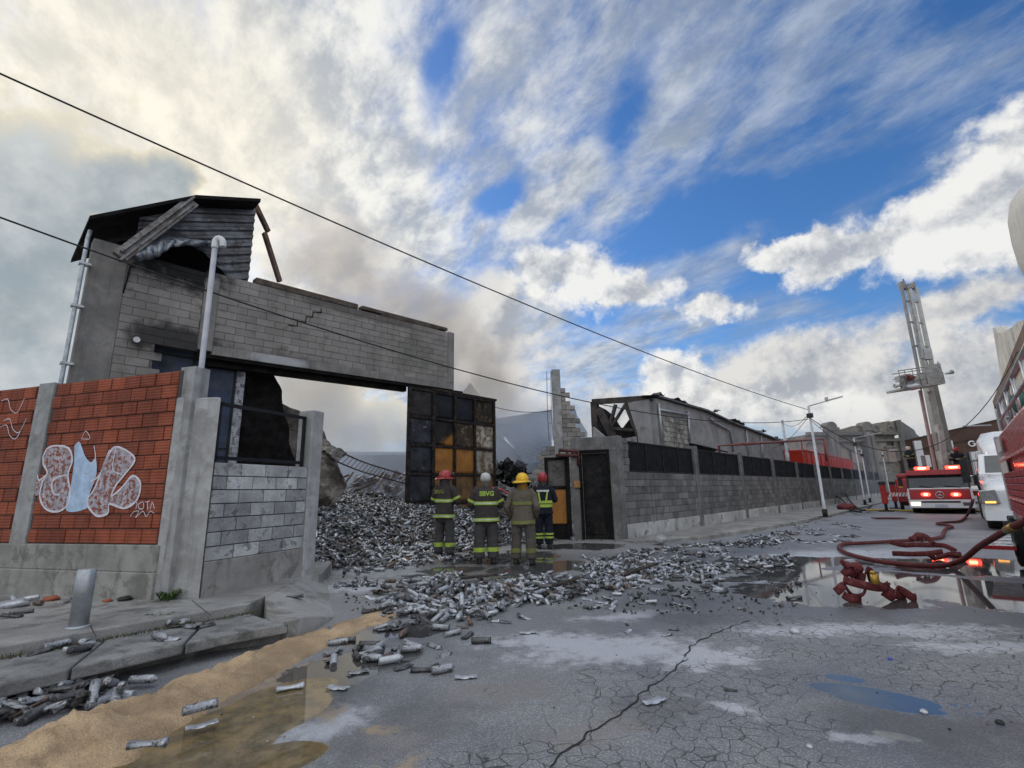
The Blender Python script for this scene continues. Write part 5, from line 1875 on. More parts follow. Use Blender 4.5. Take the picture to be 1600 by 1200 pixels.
def firefighter(label, fr, jacket, trouser, tape, arms, helmet, bands=(1.17, .85), fat=1.0, scale=1.0, turn=0.0, words=None, wcol=None, harness=False, stance=.0, hem=.80, cat='person', armband=True, group=None):
    t = thing('person', label, cat, fr, group)
    t.scale = (scale,) * 3
    b = body_mesh(arms)
    b.parent = t
    sd = random.random() * 20
    mb = MB()
    rr = []
    for z in np.linspace(hem, 1.535, 26):
        rx, ry = jac_r(z, fat if z < 1.42 else 1)
        fl = .012 * max(0, (hem + .12 - z) / .12)
        rr.append(ring((0, -.005, z), rx + fl, ry + fl))
    mb.loft(rr)
    for s in (-1, 1):
        el, wr, hd = [Vector(p) for p in arms[s]]
        pts = bez([(s * .14, 0, 1.435), (s * .215, -.005, 1.365), (s * .215 * .35 + el.x * .65, el.y * .65, 1.365 * .35 + el.z * .65), el, el.lerp(wr, .5), wr], 4)
        k = len(pts) - 1
        mb.tube(pts, [(.088 - .030 * i / k) * (1 + .06 * math.sin(i * 2.1 + sd)) * fat for i in range(k + 1)], 12)
    mb.bump(.011, 7.0, sd)
    mb.bump(.006, 19.0, sd)
    mb.build('jacket', jacket, t)
    mb = MB()
    mb.loft([ring((0, 0, .72), .19 * fat, .125), ring((0, 0, .86), .20 * fat, .14), ring((0, 0, .98), .19 * fat, .13)])
    for s in (-1, 1):
        sx = s * (1 + stance)
        pts = bez([(s * .095, 0, .86), (sx * .105, .005, .68), (sx * .115, .012, .48), (sx * .12, .0, .28), (sx * .125, -.012, .10)], 5)
        k = len(pts) - 1
        mb.tube(pts, [(.118 - .020 * i / k) * (1 + .05 * math.sin(i * 1.9 + s + sd)) * fat for i in range(k + 1)], 14)
    mb.bump(.012, 6.0, sd + 3)
    mb.bump(.006, 17.0, sd + 3)
    mb.build('trousers', trouser, t)
    for s in (-1, 1):
        sx = s * (1 + stance)
        mb = MB()
        mb.loft([ring((sx * .125, .035, .0), .052, .135, 14), ring((sx * .125, .035, .035), .055, .138, 14), ring((sx * .125, .025, .075), .052, .115, 14), ring((sx * .125, -.008, .13), .055, .068, 14), ring((sx * .125, -.012, .22), .060, .064, 14)])
        mb.build('boot', BOOT, t)
    # reflective tape
    for z in bands:
        mb = MB()
        rx, ry = jac_r(z, fat)
        mb.loft([ring((0, -.005, z + dz), rx + .014 + (.010 if z < .9 else 0), ry + .014 + (.010 if z < .9 else 0)) for dz in (-.034, -.012, .012, .034)], cap0=False, cap1=False)
        mb.bump(.008, 7.0, sd)
        mb.build('reflective_band', tape, t)
        if tape is LIME and not harness:
            mb = MB()
            mb.loft([ring((0, -.005, z + dz), rx + .017 + (.010 if z < .9 else 0), ry + .017 + (.010 if z < .9 else 0)) for dz in (-.009, .009)], cap0=False, cap1=False)
            mb.bump(.008, 7.0, sd)
            mb.build('reflective_stripe', SILV, t)
    for s in (-1, 1):
        sx = s * (1 + stance)
        for z in ((.26, .34) if harness else (.27,)):
            mb = MB()
            w = .022 if harness else .042
            mb.loft([ring((sx * .12, -.002, z + dz), .112 * fat, .112 * fat, 16, p=2) for dz in (-w, w)], cap0=False, cap1=False)
            mb.build('trouser_band', tape, t)
        if armband:
            el, wr, hd = [Vector(p) for p in arms[s]]
            sh = Vector((s * .215, 0, 1.36))
            a, c = sh.lerp(el, .52), sh.lerp(el, .74)
            mb = MB()
            mb.tube([a, c], .094 * fat, 12, cap=False)
            mb.build('sleeve_band', tape, t)
    if harness:
        for s in (-1, 1):
            mb = MB()
            mb.bar((s * .115, -jac_r(1.38, fat)[1] - .012, 1.37), (s * .075, -jac_r(1.2, fat)[1] - .018, 1.12), .04, .012, up=(0, -1, 0))
            mb.build('back_strap', tape, t)
    if words:
        rx, ry = jac_r(1.355, fat)
        text_mesh(words[0], words[1], 'back_lettering', wcol, t, (words[2] if len(words) > 2 else 0, -ry - .022, 1.355), (R(86), 0, 0), .003, .004)
    # head gear
    hz = Matrix.Translation(Vector((0, .018, 1.655))) @ Matrix.Rotation(turn, 4, 'Z')
    if helmet in ('red_brim', 'yellow_brim'):
        hm = REDH if helmet == 'red_brim' else YELH
        mb = MB()
        mb.M = hz
        mb.loft([[(Vector((.118 * k * math.cos(a), .140 * k * math.sin(a), z))) for a in [6.28319 * q / 24 for q in range(24)]] for k, z in ((1.0, -.01), (1.03, .02), (1.0, .06), (.9, .10), (.68, .135), (.36, .155), (.05, .16))])
        hsh = mb.build('helmet', hm, t)
        mb = MB()
        mb.M = hz
        gr = []
        for q in range(28):
            a = 6.28319 * q / 28
            ext = .045 + .055 * max(0, -math.sin(a)) + .02 * max(0, math.sin(a))
            c_, s_ = math.cos(a), math.sin(a)
            gr.append([(.116 * c_, .138 * s_, .0), ((.116 + ext * .6) * c_, (.138 + ext * .6) * s_, -.012), ((.116 + ext) * c_, (.138 + ext) * s_, -.030 - .02 * max(0, -s_))])
        gr.append(gr[0])
        mb.sheet(gr, thick=.006)
        mb.build('helmet_brim', hm, t)
        mb = MB()
        mb.M = hz
        for a in (0, 1.05, 2.09):
            mb.tube([(.122 * math.cos(a) * math.cos(u), .145 * math.sin(a) * math.cos(u), .03 + .135 * math.sin(u)) for u in [R(d) for d in range(0, 181, 20)]], .007, 6)
        mb.build('helmet_ridge', hm, t)
        mb = MB()
        mb.M = hz
        if helmet == 'red_brim':
            g = [[(.135 * math.sin(u), .135 + .05 * math.cos(u), .02 + .09 * w) for w in (0, .5, 1)] for u in [R(d) for d in range(-60, 61, 12)]]
            mb.sheet(g, thick=.004)
            mb.build('raised_visor', DARKV, t)
        mb = MB()
        mb.loft([ring((0, -.005, z), a_, b_, 18, p=2) for z, a_, b_ in ((1.47, .125, .12), (1.53, .112, .115), (1.62, .098, .112))], cap0=False, cap1=False)
        mb.build('neck_flap', FLAPC if helmet == 'red_brim' else M('yellow_brown_flap', (.16, .085, .012), .9, var=.3, scale=8), t)
    elif helmet == 'grey':
        mb = MB()
        mb.M = hz
        mb.loft([[(Vector((.104 * k * math.cos(a), .122 * k * math.sin(a), z))) for a in [6.28319 * q / 20 for q in range(20)]] for k, z in ((.92, -.05), (1.02, .0), (1.03, .04), (.93, .08), (.66, .115), (.3, .13), (.04, .132))])
        mb.bump(.004, 20)
        mb.build('helmet', GREYH, t)
        mb = MB()
        mb.loft([ring((0, -.003, z), a_, b_, 18, p=2) for z, a_, b_ in ((1.49, .105, .10), (1.54, .092, .095), (1.60, .088, .10))], cap0=False, cap1=False)
        mb.build('collar', TAN, t)
    else:                                   # round modern helmet
        hm = REDH if helmet == 'red_round' else (YELH if helmet == 'yellow_round' else M('white_helmet', (.6, .58, .5), .4))
        mb = MB()
        mb.M = hz
        mb.loft([[(Vector((.122 * k * math.cos(a), .148 * k * math.sin(a), z))) for a in [6.28319 * q / 24 for q in range(24)]] for k, z in ((.80, -.08), (.95, -.05), (1.0, -.01), (1.02, .03), (.96, .08), (.78, .12), (.45, .148), (.05, .158))])
        mb.build('helmet', hm, t)
        mb = MB()
        mb.M = hz
        for x in (-.05, .0, .05):
            mb.tube([(x * 1.4, .155 * math.cos(u), .02 + .14 * math.sin(u)) for u in [R(d) for d in range(20, 181, 20)]], .009, 6)
        mb.build('helmet_ridge', hm, t)
        mb = MB()
        mb.loft([ring((0, -.005, z), a_, b_, 18, p=2) for z, a_, b_ in ((1.48, .115, .11), (1.54, .098, .10), (1.60, .09, .105))], cap0=False, cap1=False)
        mb.build('neck_flap', FLAPC, t)
    return t


FOLD = {-1: ((-.30, .05, 1.14), (-.12, .24, 1.12), (.02, .26, 1.12)), 1: ((.30, .05, 1.14), (.12, .25, 1.15), (-.02, .27, 1.15))}
HIPS = {-1: ((-.31, -.03, 1.12), (-.25, .16, .98), (-.16, .24, .96)), 1: ((.32, -.02, 1.13), (.24, .17, 1.02), (.14, .24, 1.02))}
POCK = {-1: ((-.335, -.03, 1.12), (-.27, .10, .90), (-.22, .16, .84)), 1: ((.30, -.03, 1.12), (.25, .12, .92), (.19, .18, .86))}
def stand(px, py):
    p = gp(px, py, .09)
    return Vector((p.x, p.y, pave_z(p.x, p.y) + .008))


p = stand(694, 873)
firefighter('firefighter in charcoal turnout coat and red brimmed helmet at the left of the four', Frame(p, R(-24)), BROWNC, GREYTR, LIME, FOLD, 'red_brim', fat=.92, scale=1.02, turn=R(-55), words=('SBVG', .105, -.045), wcol=LIME_D, stance=.1)
p = stand(760, 881)
firefighter('firefighter in charcoal turnout coat lettered in yellow, wearing a pale grey hood', Frame(p, R(9)), BROWNC, GREYTR, LIME, FOLD, 'grey', fat=1.12, scale=.98, words=('SBVG', .125), wcol=LIME, stance=.12)
p = stand(819, 880)
firefighter('firefighter in faded khaki turnout suit with a yellow brimmed helmet', Frame(p, R(-14)), TAN, TANT, LIME_D, POCK, 'yellow_brim', bands=(1.20, .82), fat=1.0, scale=.965, turn=R(-30), stance=.3, armband=False)
p = stand(851, 858)
firefighter('firefighter in navy suit with lime braces and red round helmet nearest the wicket gate', Frame(p, R(-3)), NAVYC, NAVYC, LIME, FOLD, 'red_round', bands=(1.09, 1.0), fat=1.0, scale=1.0, harness=True, words=('BOMBEROS', .058), wcol=SILV, armband=False)
p = at_y(771, 718, 21.5)
firefighter('distant firefighter with yellow helmet half hidden behind the scorched gate leaf', Frame((p.x, p.y, p.z - 1.7), R(10)), NAVYC, NAVYC, LIME, FOLD, 'yellow_round', scale=.95)
# ------------------------------------------------------------------ vehicles
VRED = M('fire_engine_red_paint', (.36, .012, .016), .32, var=.10, scale=2, bump=.0, coat=.5, col2=(.24, .014, .018), c2=(.55, .8))
VWHITE = M('white_vehicle_paint', (.66, .67, .69), .32, var=.06, scale=2, bump=.0, coat=.4, col2=(.50, .50, .50), c2=(.58, .8))
VGLASS = M('dark_vehicle_glass', (.02, .024, .026), .06, var=.3, scale=1, bump=.0, spec=.8)
RUB = M('black_rubber', (.018, .018, .018), .85, var=.3, scale=6)
CHROME = M('polished_metal', (.6, .6, .62), .22, .9, var=.1, bump=.0)
ALU = M('aluminium_trim', (.45, .46, .47), .4, .7, var=.15, scale=3, bump=.04)
UNDER = M('grimy_underbody', (.03, .028, .027), .85, var=.4, scale=4)
REDGLOW = M('lit_red_lamp', (.6, .02, .015), .3, emit=(1.0, .035, .02), estr=9.0, bump=0)
REDHOT = M('lit_red_lamp_core', (.8, .2, .1), .3, emit=(1.0, .22, .10), estr=22.0, bump=0)
WARMGLOW = M('lit_headlamp', (.8, .7, .5), .2, emit=(1.0, .78, .48), estr=3.5, bump=0)
AMBER = M('lit_amber_lamp', (.8, .4, .1), .3, emit=(1.0, .42, .08), estr=2.0, bump=0)
LENS = M('clear_lamp_glass', (.10, .105, .11), .08, .3, var=.3, scale=9, bump=0, spec=.7)
BOOMC = M('pale_grey_boom_paint', (.40, .405, .40), .5, var=.14, scale=1.2, col2=(.30, .30, .29), bump=.03)
BOOMD = M('darker_grey_boom_paint', (.22, .22, .22), .55, var=.2, scale=1.2, bump=.03)
PLATEC = M('number_plate_blue_grey', (.40, .45, .52), .5, var=.1)

YAWV = STREET - R(90)                     # vehicles face down the street towards the camera
TF = Frame(gp(1474, 803), YAWV)
tk = thing('platform_fire_truck', 'red and white fire truck with raised aerial platform boom and lit red lamps', 'fire truck', TF)
W2 = 1.22


def wheel(parent, x, y, r, w, name='wheel', hub=ALU):
    mb = MB()
    mb.M = Matrix.Translation(Vector((x, y, r))) @ Matrix.Rotation(R(90), 4, 'Y')
    mb.lathe([(r * .55, -w / 2), (r * .93, -w / 2), (r, -w * .36), (r, w * .36), (r * .93, w / 2), (r * .55, w / 2)], 24)
    o = mb.build(name, RUB, parent)
    mb = MB()
    mb.M = Matrix.Translation(Vector((x, y, r))) @ Matrix.Rotation(R(90), 4, 'Y')
    mb.lathe([(r * .12, -w * .42), (r * .3, -w * .40), (r * .5, -w * .30), (r * .56, -w * .46), (r * .56, w * .46), (r * .5, w * .30), (r * .3, w * .40), (r * .12, w * .42)], 20)
    h = mb.build('rim', hub, o)
    return o


def tz(py, y=0.0):
    return TF.px(1474, py, y)[1]


zt, zr = tz(741), tz(735)
z_w0, z_p1, z_p0, z_b0 = tz(762), tz(764.5), tz(780.5), tz(794)
mb = MB()
mb.prism([(-W2, z_b0), (W2, z_b0), (W2, z_p0), (-W2, z_p0)], 0, 1.9)
mb.prism([(-W2 - .02, z_p0 + .002), (-W2 + .09, z_p0 + .002), (-W2 + .09, z_w0), (-W2 + .03, z_w0)], -.012, 1.9)
mb.prism([(W2 - .09, z_p0 + .002), (W2 + .02, z_p0 + .002), (W2 - .03, z_w0), (W2 - .09, z_w0)], -.012, 1.9)
mb.box(-W2 + .09, W2 - .09, -.008, 1.0, z_p1 + .002, z_w0)
mb.build('bumper_and_surround', VWHITE, tk, .03)
mb = MB()
mb.box(-W2 + .09, W2 - .09, .0, 1.9, z_p0 + .004, z_p1)
mb.box(-W2 + .04, W2 - .04, .34, 1.9, z_w0, zt - .02)
mb.prism([(-W2 + .02, zt - .02), (W2 - .02, zt - .02), (W2 - .10, zr + .05), (-W2 + .10, zr + .05)], .12, 1.9)
mb.build('cab', VRED, tk, .02)
mb = MB()
a = [(-W2 + .10, .02, z_w0 + .01), (W2 - .10, .02, z_w0 + .01), (W2 - .14, .30, zt - .03), (-W2 + .14, .30, zt - .03)]
b = [(x, y + .06, z) for x, y, z in a]
mb.hexa([a[0], a[1], b[1], b[0], a[3], a[2], b[2], b[3]])
mb.build('windscreen', VGLASS, tk)
mb = MB()
for s in (-1, 1):
    mb.bar((s * (W2 - .07), .0, z_w0), (s * (W2 - .11), .29, zt - .02), .07, .08)
mb.bar((-W2 + .1, .27, zt - .04), (W2 - .1, .27, zt - .04), .05, .07)
mb.build('windscreen_pillar', UNDER, tk)
mb = MB()
for x0 in (-.5, .45):
    mb.tube([(x0 + .4, -.01, z_w0 + .01), (x0 - .2, .02, z_w0 + .10)], .014, 5)
mb.build('wiper', RUB, tk)
for s in (-1, 1):
    x, z = TF.px(1474 + s * 23.5 - 4, 772.6)
    mb = MB()
    mb.ball((x, -.01, z), (.19, .04, .10), 16, 8)
    o = mb.build('grille_lamp', REDGLOW, tk)
    mb = MB()
    mb.ball((x, -.035, z), (.09, .03, .045), 12, 6)
    mb.build('lamp_core', REDHOT, o)
    x, z = TF.px(1474 + s * 25 - 9, 734.5)
    mb = MB()
    mb.box(x - .29, x + .29, .3, .55, zr + .07, zr + .22)
    o = mb.build('roof_beacon', REDGLOW, tk, .03)
    mb = MB()
    mb.box(x - .16, x + .16, .285, .50, zr + .10, zr + .18)
    mb.build('lamp_core', REDHOT, o, .03)
    mb = MB()
    x = s * (W2 - .26)
    mb.hexa([(x - .16, -.015, z_b0 + .12), (x + .16, -.015, z_b0 + .12), (x + .16, .1, z_b0 + .12), (x - .16, .1, z_b0 + .12), (x - .18, -.015, z_b0 + .28), (x + .18, -.015, z_b0 + .28), (x + .18, .1, z_b0 + .28), (x - .18, .1, z_b0 + .28)])
    mb.build('headlamp', WARMGLOW if s < 0 else LENS, tk)
    # mirrors
    mb = MB()
    mb.bar((s * (W2 - .02), .25, zt - .05), (s * (W2 + .26), .12, zt - .08), .035, .035)
    mb.box(s * (W2 + .20) - .09, s * (W2 + .20) + .09, .05, .12, z_w0 + .1, zt - .1)
    mb.build('mirror', RUB, tk, .01)
mb = MB()
mb.box(-.72, .72, -.012, .0, z_p0 - .15, z_p0 - .07)
mb.build('air_slot', UNDER, tk)
mb = MB()
mb.box(-.24, .24, -.02, -.002, z_b0 + .05, z_b0 + .18)
mb.build('number_plate', PLATEC, tk)
# maker's ring with three spokes
ex_, ez_ = TF.px(1468.6, 773)
mb = MB()
mb.tube([(ex_ + .15 * math.cos(R(d)), -.02, ez_ + .15 * math.sin(R(d))) for d in range(0, 361, 15)], .016, 6, cap=False)
for d in (90, 210, 330):
    mb.tube([(ex_, -.022, ez_), (ex_ + .14 * math.cos(R(d)), -.015, ez_ + .14 * math.sin(R(d)))], [.024, .006], 6)
mb.build('emblem', CHROME, tk)
for x in (-1, 1):
    wheel(tk, x * (W2 - .20), 1.15, .44, .32)
    wheel(tk, x * (W2 - .28), 5.6, .48, .5)
    wheel(tk, x * (W2 - .28), 6.9, .48, .5)
mb = MB()
mb.box(-W2 + .1, W2 - .1, .1, 8.6, .42, z_b0 - .005)
mb.box(-.45, .45, 1.9, 8.6, .5, 1.0)
mb.build('chassis', UNDER, tk)
mb = MB()
mb.box(-W2, W2, 2.1, 8.6, .98, 1.55)
mb.box(-W2, -W2 + .5, 2.3, 4.6, 1.551, 2.05)
mb.box(W2 - .5, W2, 2.3, 4.6, 1.551, 2.0)
mb.build('body', VRED, tk, .03)
# outriggers to the left with hatched beams, and one to the right
HATCH = M('red_outrigger_paint', (.34, .022, .02), .5, var=.25, scale=5, bump=.05)
STRIPE = M('pale_hatching', (.6, .58, .55), .6, var=.15)
for (ox, oy) in ((1386, 2.2), (1402, 6.2)):
    x = TF.px(ox, 800, oy)[0]
    mb = MB()
    mb.box(x, -W2, oy - .12, oy + .12, .78, 1.02)
    mb.box(x - .13, x + .13, oy - .15, oy + .15, .42, 1.42)
    o = mb.build('outrigger', HATCH, tk, .015)
    mb = MB()
    n = 6
    for k in range(n):
        xa = x + .2 + (-W2 - x - .3) * k / n
        mb.hexa([(xa, oy - .126, .80), (xa + .10, oy - .126, .80), (xa + .10, oy - .121, .80), (xa, oy - .121, .80), (xa + .08, oy - .126, 1.0), (xa + .18, oy - .126, 1.0), (xa + .18, oy - .121, 1.0), (xa + .08, oy - .121, 1.0)])
    mb.build('hatching', STRIPE, o)
    mb = MB()
    mb.tube([(x, oy, .45), (x, oy, .06)], .075, 10)
    mb.box(x - .32, x + .32, oy - .3, oy + .3, 0.005, .06)
    mb.box(x - .15, x + .15, oy - .17, oy + .17, 1.421, 1.60)
    mb.build('jack_foot', UNDER, o)
mb = MB()
mb.box(W2, W2 + .5, 3.4, 3.65, .78, 1.02)
mb.box(W2 + .4, W2 + .65, 3.36, 3.7, .1, 1.3)
mb.build('outrigger', HATCH, tk)
# turret and boom
tx_, tY = 0.0, 4.6
mb = MB()
mb.M = Matrix.Translation(Vector((0, tY, 0)))
mb.lathe([(.8, 1.55), (.8, 1.75), (.6, 1.8), (.6, 2.0)], 24)
mb.M = None
for s in (-1, 1):
    mb.box(s * .5 - .08, s * .5 + .08, tY - .5, tY + .6, 2.0, 3.0)
mb.build('turret', BOOMD, tk, .02)
YB = TF.w(0, tY, 0).y


def tp_(px, py, dY=0.0):
    return TF.loc(at_y(px, py, YB + dY))


rt_ = TF.loc(TF.o + Vector((1, 0, 0)))    # world X in the truck's frame


def boom(mb, a, b, w0, w1, d0, d1, val=.5):
    """box section from a to b facing the camera; w across the picture, d in depth"""
    a, b = Vector(a), Vector(b)
    X_ = rt_.normalized()
    D_ = (b - a).normalized()
    Y_ = X_.cross(D_).normalized()
    X2 = D_.cross(Y_).normalized()
    q = []
    for p, w, d in ((a, w0, d0), (b, w1, d1)):
        q += [p - X2 * w / 2 - Y_ * d / 2, p + X2 * w / 2 - Y_ * d / 2, p + X2 * w / 2 + Y_ * d / 2, p - X2 * w / 2 + Y_ * d / 2]
    mb.hexa(q, val)


mb = MB()
boom(mb, tp_(1479, 744), tp_(1449, 600), .50, .40, .35, .3)
mb.build('lower_boom', BOOMC, tk, .03)
mb = MB()
boom(mb, tp_(1489, 744, .2), tp_(1458, 600, .2), .34, .26, .4, .3)
boom(mb, tp_(1468, 676, -.5), tp_(1473, 704, -.5), .66, .70, .25, .25)
mb.build('boom_side', BOOMD, tk, .02)
mb = MB()
boom(mb, tp_(1476, 742, -.6), tp_(1466, 664, -.6), .34, .28, .3, .3)
boom(mb, tp_(1492, 742, -.6), tp_(1486, 705, -.6), .30, .26, .3, .3)
mb.build('lift_cylinder', BOOMC, tk, .02)
mb = MB()
boom(mb, tp_(1453, 612, -.2), tp_(1420, 452, -.2), .24, .20, .3, .25)
boom(mb, tp_(1441, 560, -.3), tp_(1430, 495, -.3), .12, .10, .2, .2)
mb.build('upper_boom', BOOMC, tk, .015)
mb = MB()
boom(mb, tp_(1437, 590, -.1), tp_(1408, 446, -.1), .11, .11, .15, .15)
mb.build('boom_arm', BOOMD, tk, .01)
mb = MB()
boom(mb, tp_(1457, 575, -.1), tp_(1430, 448, -.1), .15, .14, .2, .2)
boom(mb, tp_(1449, 562, -.3), tp_(1446, 545, -.3), .5, .46, .3, .3)
mb.build('boom_arm', BOOMC, tk, .01)
mb = MB()
for (a, b) in ((503, 1.0), (540, 1.0), (470, .8)):
    c = tp_(1408 + (a - 446) * .19, a, -.15)
    c2 = tp_(1431 + (a - 448) * .21, a + 2, -.15)
    mb.bar(c, c2, .08, .10)
mb.build('boom_clamp', BOOMD, tk)
mb = MB()
boom(mb, tp_(1411, 452), tp_(1408, 441), .30, .24, .3, .3)
boom(mb, tp_(1427, 452), tp_(1425, 442), .24, .16, .3, .3)
boom(mb, tp_(1419, 452), tp_(1417, 445), .5, .35, .3, .3)
mb.tube([tp_(1413, 448), tp_(1412, 440), tp_(1411, 436)], .05, 6)
mb.tube([tp_(1418, 452), tp_(1421, 445), tp_(1427, 441)], .035, 6)
mb.build('boom_head', M('boom_head_metal', (.20, .20, .205), .5, .5, var=.3, scale=4), tk, .01)
mb = MB()
boom(mb, tp_(1463, 742, -.7), tp_(1437, 610, -.7), .10, .10, .1, .1)
mb.tube([tp_(1457, 700, -.75), tp_(1440, 612, -.75), tp_(1435, 590, -.6)], .04, 6)
mb.build('hose_riser', M('pinkish_hose_pipe', (.36, .27, .27), .6, var=.15), tk)
# basket
BY = -1.6
bk = mb = MB()
q = [tp_(1405, 592, BY), tp_(1474, 582, BY)]
ux = (q[1] - q[0]).normalized()
def bp(u, v, dy=0.0):
    """u 0..1 along the basket, v metres up, dy metres away from the camera"""
    return q[0].lerp(q[1], u) + Vector((0, 0, v)) + TF.loc(TF.o + Vector((0, dy, 0)))
def bbox(mb, u0, u1, v0, v1, d0, d1):
    mb.hexa([bp(u0, v0, d0), bp(u1, v0, d0), bp(u1, v0, d1), bp(u0, v0, d1), bp(u0, v1, d0), bp(u1, v1, d0), bp(u1, v1, d1), bp(u0, v1, d1)])
mb = MB()
bbox(mb, 0, 1.0, -.62, -.50, 0, 1.1)
bbox(mb, .30, 1.0, -.50, .05, 0, .05)
bbox(mb, .0, .30, -.50, -.04, .02, .06)
bbox(mb, .12, .30, -.04, .22, .05, .3)
bbox(mb, .06, .22, -.12, .2, .2, .5)
bbox(mb, .62, .98, .05, .55, 0, .08)
bbox(mb, .95, 1.0, -.5, .3, .05, 1.1)
bsk = mb.build('basket', M('pale_basket_metal', (.36, .37, .37), .5, .3, var=.2, scale=3, col2=(.22, .22, .22), bump=.05), tk, .01)
mb = MB()
for v in (.45, .12, -.2):
    mb.tube([bp(.0, v), bp(.62, v)], .028, 6)
    mb.tube([bp(.2, v, 1.05), bp(1, v, 1.05)], .028, 6)
for u in (.02, .15, .32, .46, .6):
    mb.tube([bp(u, -.5), bp(u, .46)], .028, 6)
mb.tube([bp(.7, .55), bp(.7, .72)], .03, 6)
mb.tube([bp(.93, .55), bp(.93, .66)], .03, 6)
mb.build('guard_rail', BOOMD, bsk)
mb = MB()
mb.ball(bp(.18, -.05, -.2), (.22, .2, .16), 10, 6)
mb.tube([bp(.18, -.05, -.2), bp(.05, .1, -.4)], [.1, .06], 8)
mb.build('water_cannon', M('dull_red_cannon', (.16, .05, .05), .5, var=.3), bsk)
mb = MB()
for u, s in ((1.0, 1), (0, -1)):
    c = bp(u, -.1 if s > 0 else -.35, -.1)
    d = bp(u + s * .16, -.05 if s > 0 else -.38, -.1)
    mb.tube([c, d], [.04, .13], 8)
mb.ball(bp(.2, -.55, -.15), (.4, .2, .2), 10, 6)
mb.build('floodlight', ALU, bsk)
mb = MB()
boom(mb, tp_(1446, 585, -.2), bp(.55, -.2, .9), .3, .3, .3, .3)
mb.build('basket_arm', BOOMD, bsk)
firefighter('firefighter in dark suit and pale helmet standing on the truck left of its boom', Frame(TF.w(-1.0, 3.2, 2.05), YAWV + R(150)), NAVYC, NAVYC, LIME_D, FOLD, 'white_round', scale=.80, bands=(1.17, 1.0))
firefighter('firefighter in dark suit with dark red helmet at the right side of the boom', Frame(TF.w(.95, 3.4, 1.55), YAWV + R(190)), NAVYC, NAVYC, LIME_D, FOLD, 'red_round', scale=.98)
mb = MB()
x, z = TF.px(1417, 765, 3.0)
lp = Frame(TF.w(x, 2.9, 0), YAWV)
pk = thing('pump_trailer', 'red pump unit with yellow reflectors standing beside the cab behind the outrigger', 'pump', lp)
mb = MB()
mb.box(-.45, .45, 0, .9, .45, 1.75)
mb.box(-.35, .30, .1, .8, 1.751, 2.0)
mb.build('casing', VRED, pk, .06)
mb = MB()
mb.box(-.32, -.15, -.02, -.002, 1.25, 1.45)
mb.box(.12, .36, -.02, -.002, 1.2, 1.42)
mb.build('reflector', M('yellow_reflector', (.65, .38, .03), .4), pk)
for s in (-1, 1):
    wheel(pk, s * .36, .45, .27, .14)
mb = MB()
mb.box(-.40, .40, .05, .85, .28, .45)
mb.build('chassis', UNDER, pk)

# ---- white highway tractor parked on the right
SFo = gp(1545, 829)
SF = Frame(SFo, YAWV)
sk = thing('semi_truck', 'white bonneted semi truck with tall roof fairing parked behind the red fire engine', 'truck', SF)
mb = MB()
hood = []
for y, zt_, w0 in ((.05, 1.22, .25), (.4, 1.42, .16), (1.2, 1.58, .12), (2.1, 1.72, .10)):
    hood.append([(w0, y, .55), (w0 - .02, y, zt_ - .22), (w0 + .12, y, zt_ - .04), (w0 + .5, y, zt_), (2.5 - w0 - .5, y, zt_), (2.5 - w0 - .12, y, zt_ - .04), (2.5 - w0 + .02, y, zt_ - .22), (2.5 - w0, y, .55)])
mb.loft(hood)
mb.build('bonnet', VWHITE, sk)
mb = MB()
# arched wing over the front wheel
for s in (0, 1):
    prof = []
    for k in range(9):
        a = R(200 - 220 * k / 8)
        y, z = 1.0 - .68 * math.cos(math.pi - a), .52 + .62 * math.sin(a)
        x0, x1 = (-.02, .42) if s == 0 else (2.08, 2.52)
        prof.append([(x0, y, z), (x0 + .02, y, z + .05), (x1, y, z + .10), (x1, y, z)])
    mb.loft(prof, smooth=False)
mb.box(.0, 2.5, -.12, .55, .30, .62)
mb.box(.02, .4, -.05, .5, .622, .80)
mb.build('wing_and_bumper', VWHITE, sk, .03)
mb = MB()
mb.box(.66, 1.84, -.08, .04, .64, 1.18)
mb.build('grille', CHROME, sk, .02)
for x in (.20, 2.30):
    mb = MB()
    mb.hexa([(x - .23, -.14, .80), (x + .20, -.16, .80), (x + .20, .3, .80), (x - .25, .3, .80), (x - .24, -.06, 1.16), (x + .14, -.10, 1.22), (x + .14, .3, 1.22), (x - .25, .3, 1.16)])
    o = mb.build('headlamp', LENS, sk, .02)
    mb = MB()
    mb.box(x - .14, x + .10, -.175, -.135, .82, .88)
    mb.build('turn_lamp', AMBER, o)
mb = MB()
mb.hexa([(.10, 2.1, .5), (2.40, 2.1, .5), (2.40, 4.0, .5), (.10, 4.0, .5), (.10, 2.1, 1.70), (2.40, 2.1, 1.70), (2.40, 4.0, 1.7), (.10, 4.0, 1.7)])
mb.hexa([(.10, 2.1, 1.701), (2.40, 2.1, 1.701), (2.40, 4.0, 1.701), (.10, 4.0, 1.701), (.22, 2.75, 2.42), (2.28, 2.75, 2.42), (2.28, 4.0, 2.42), (.22, 4.0, 2.42)])
mb.box(.20, 2.30, 4.01, 5.9, .6, 2.6)
mb.build('cab', VWHITE, sk, .03)
mb = MB()
mb.hexa([(.28, 2.15, 1.78), (2.22, 2.15, 1.78), (2.22, 2.2, 1.78), (.28, 2.2, 1.78), (.36, 2.66, 2.36), (2.14, 2.66, 2.36), (2.14, 2.72, 2.36), (.36, 2.72, 2.36)])
mb.build('windscreen', VGLASS, sk)
mb = MB()
mb.hexa([(.085, 2.75, 1.72), (.12, 2.75, 1.72), (.12, 3.7, 1.72), (.085, 3.7, 1.72), (.19, 2.95, 2.3), (.23, 2.95, 2.3), (.23, 3.7, 2.3), (.19, 3.7, 2.3)])
mb.build('side_window', VGLASS, sk)
mb = MB()
rg = []
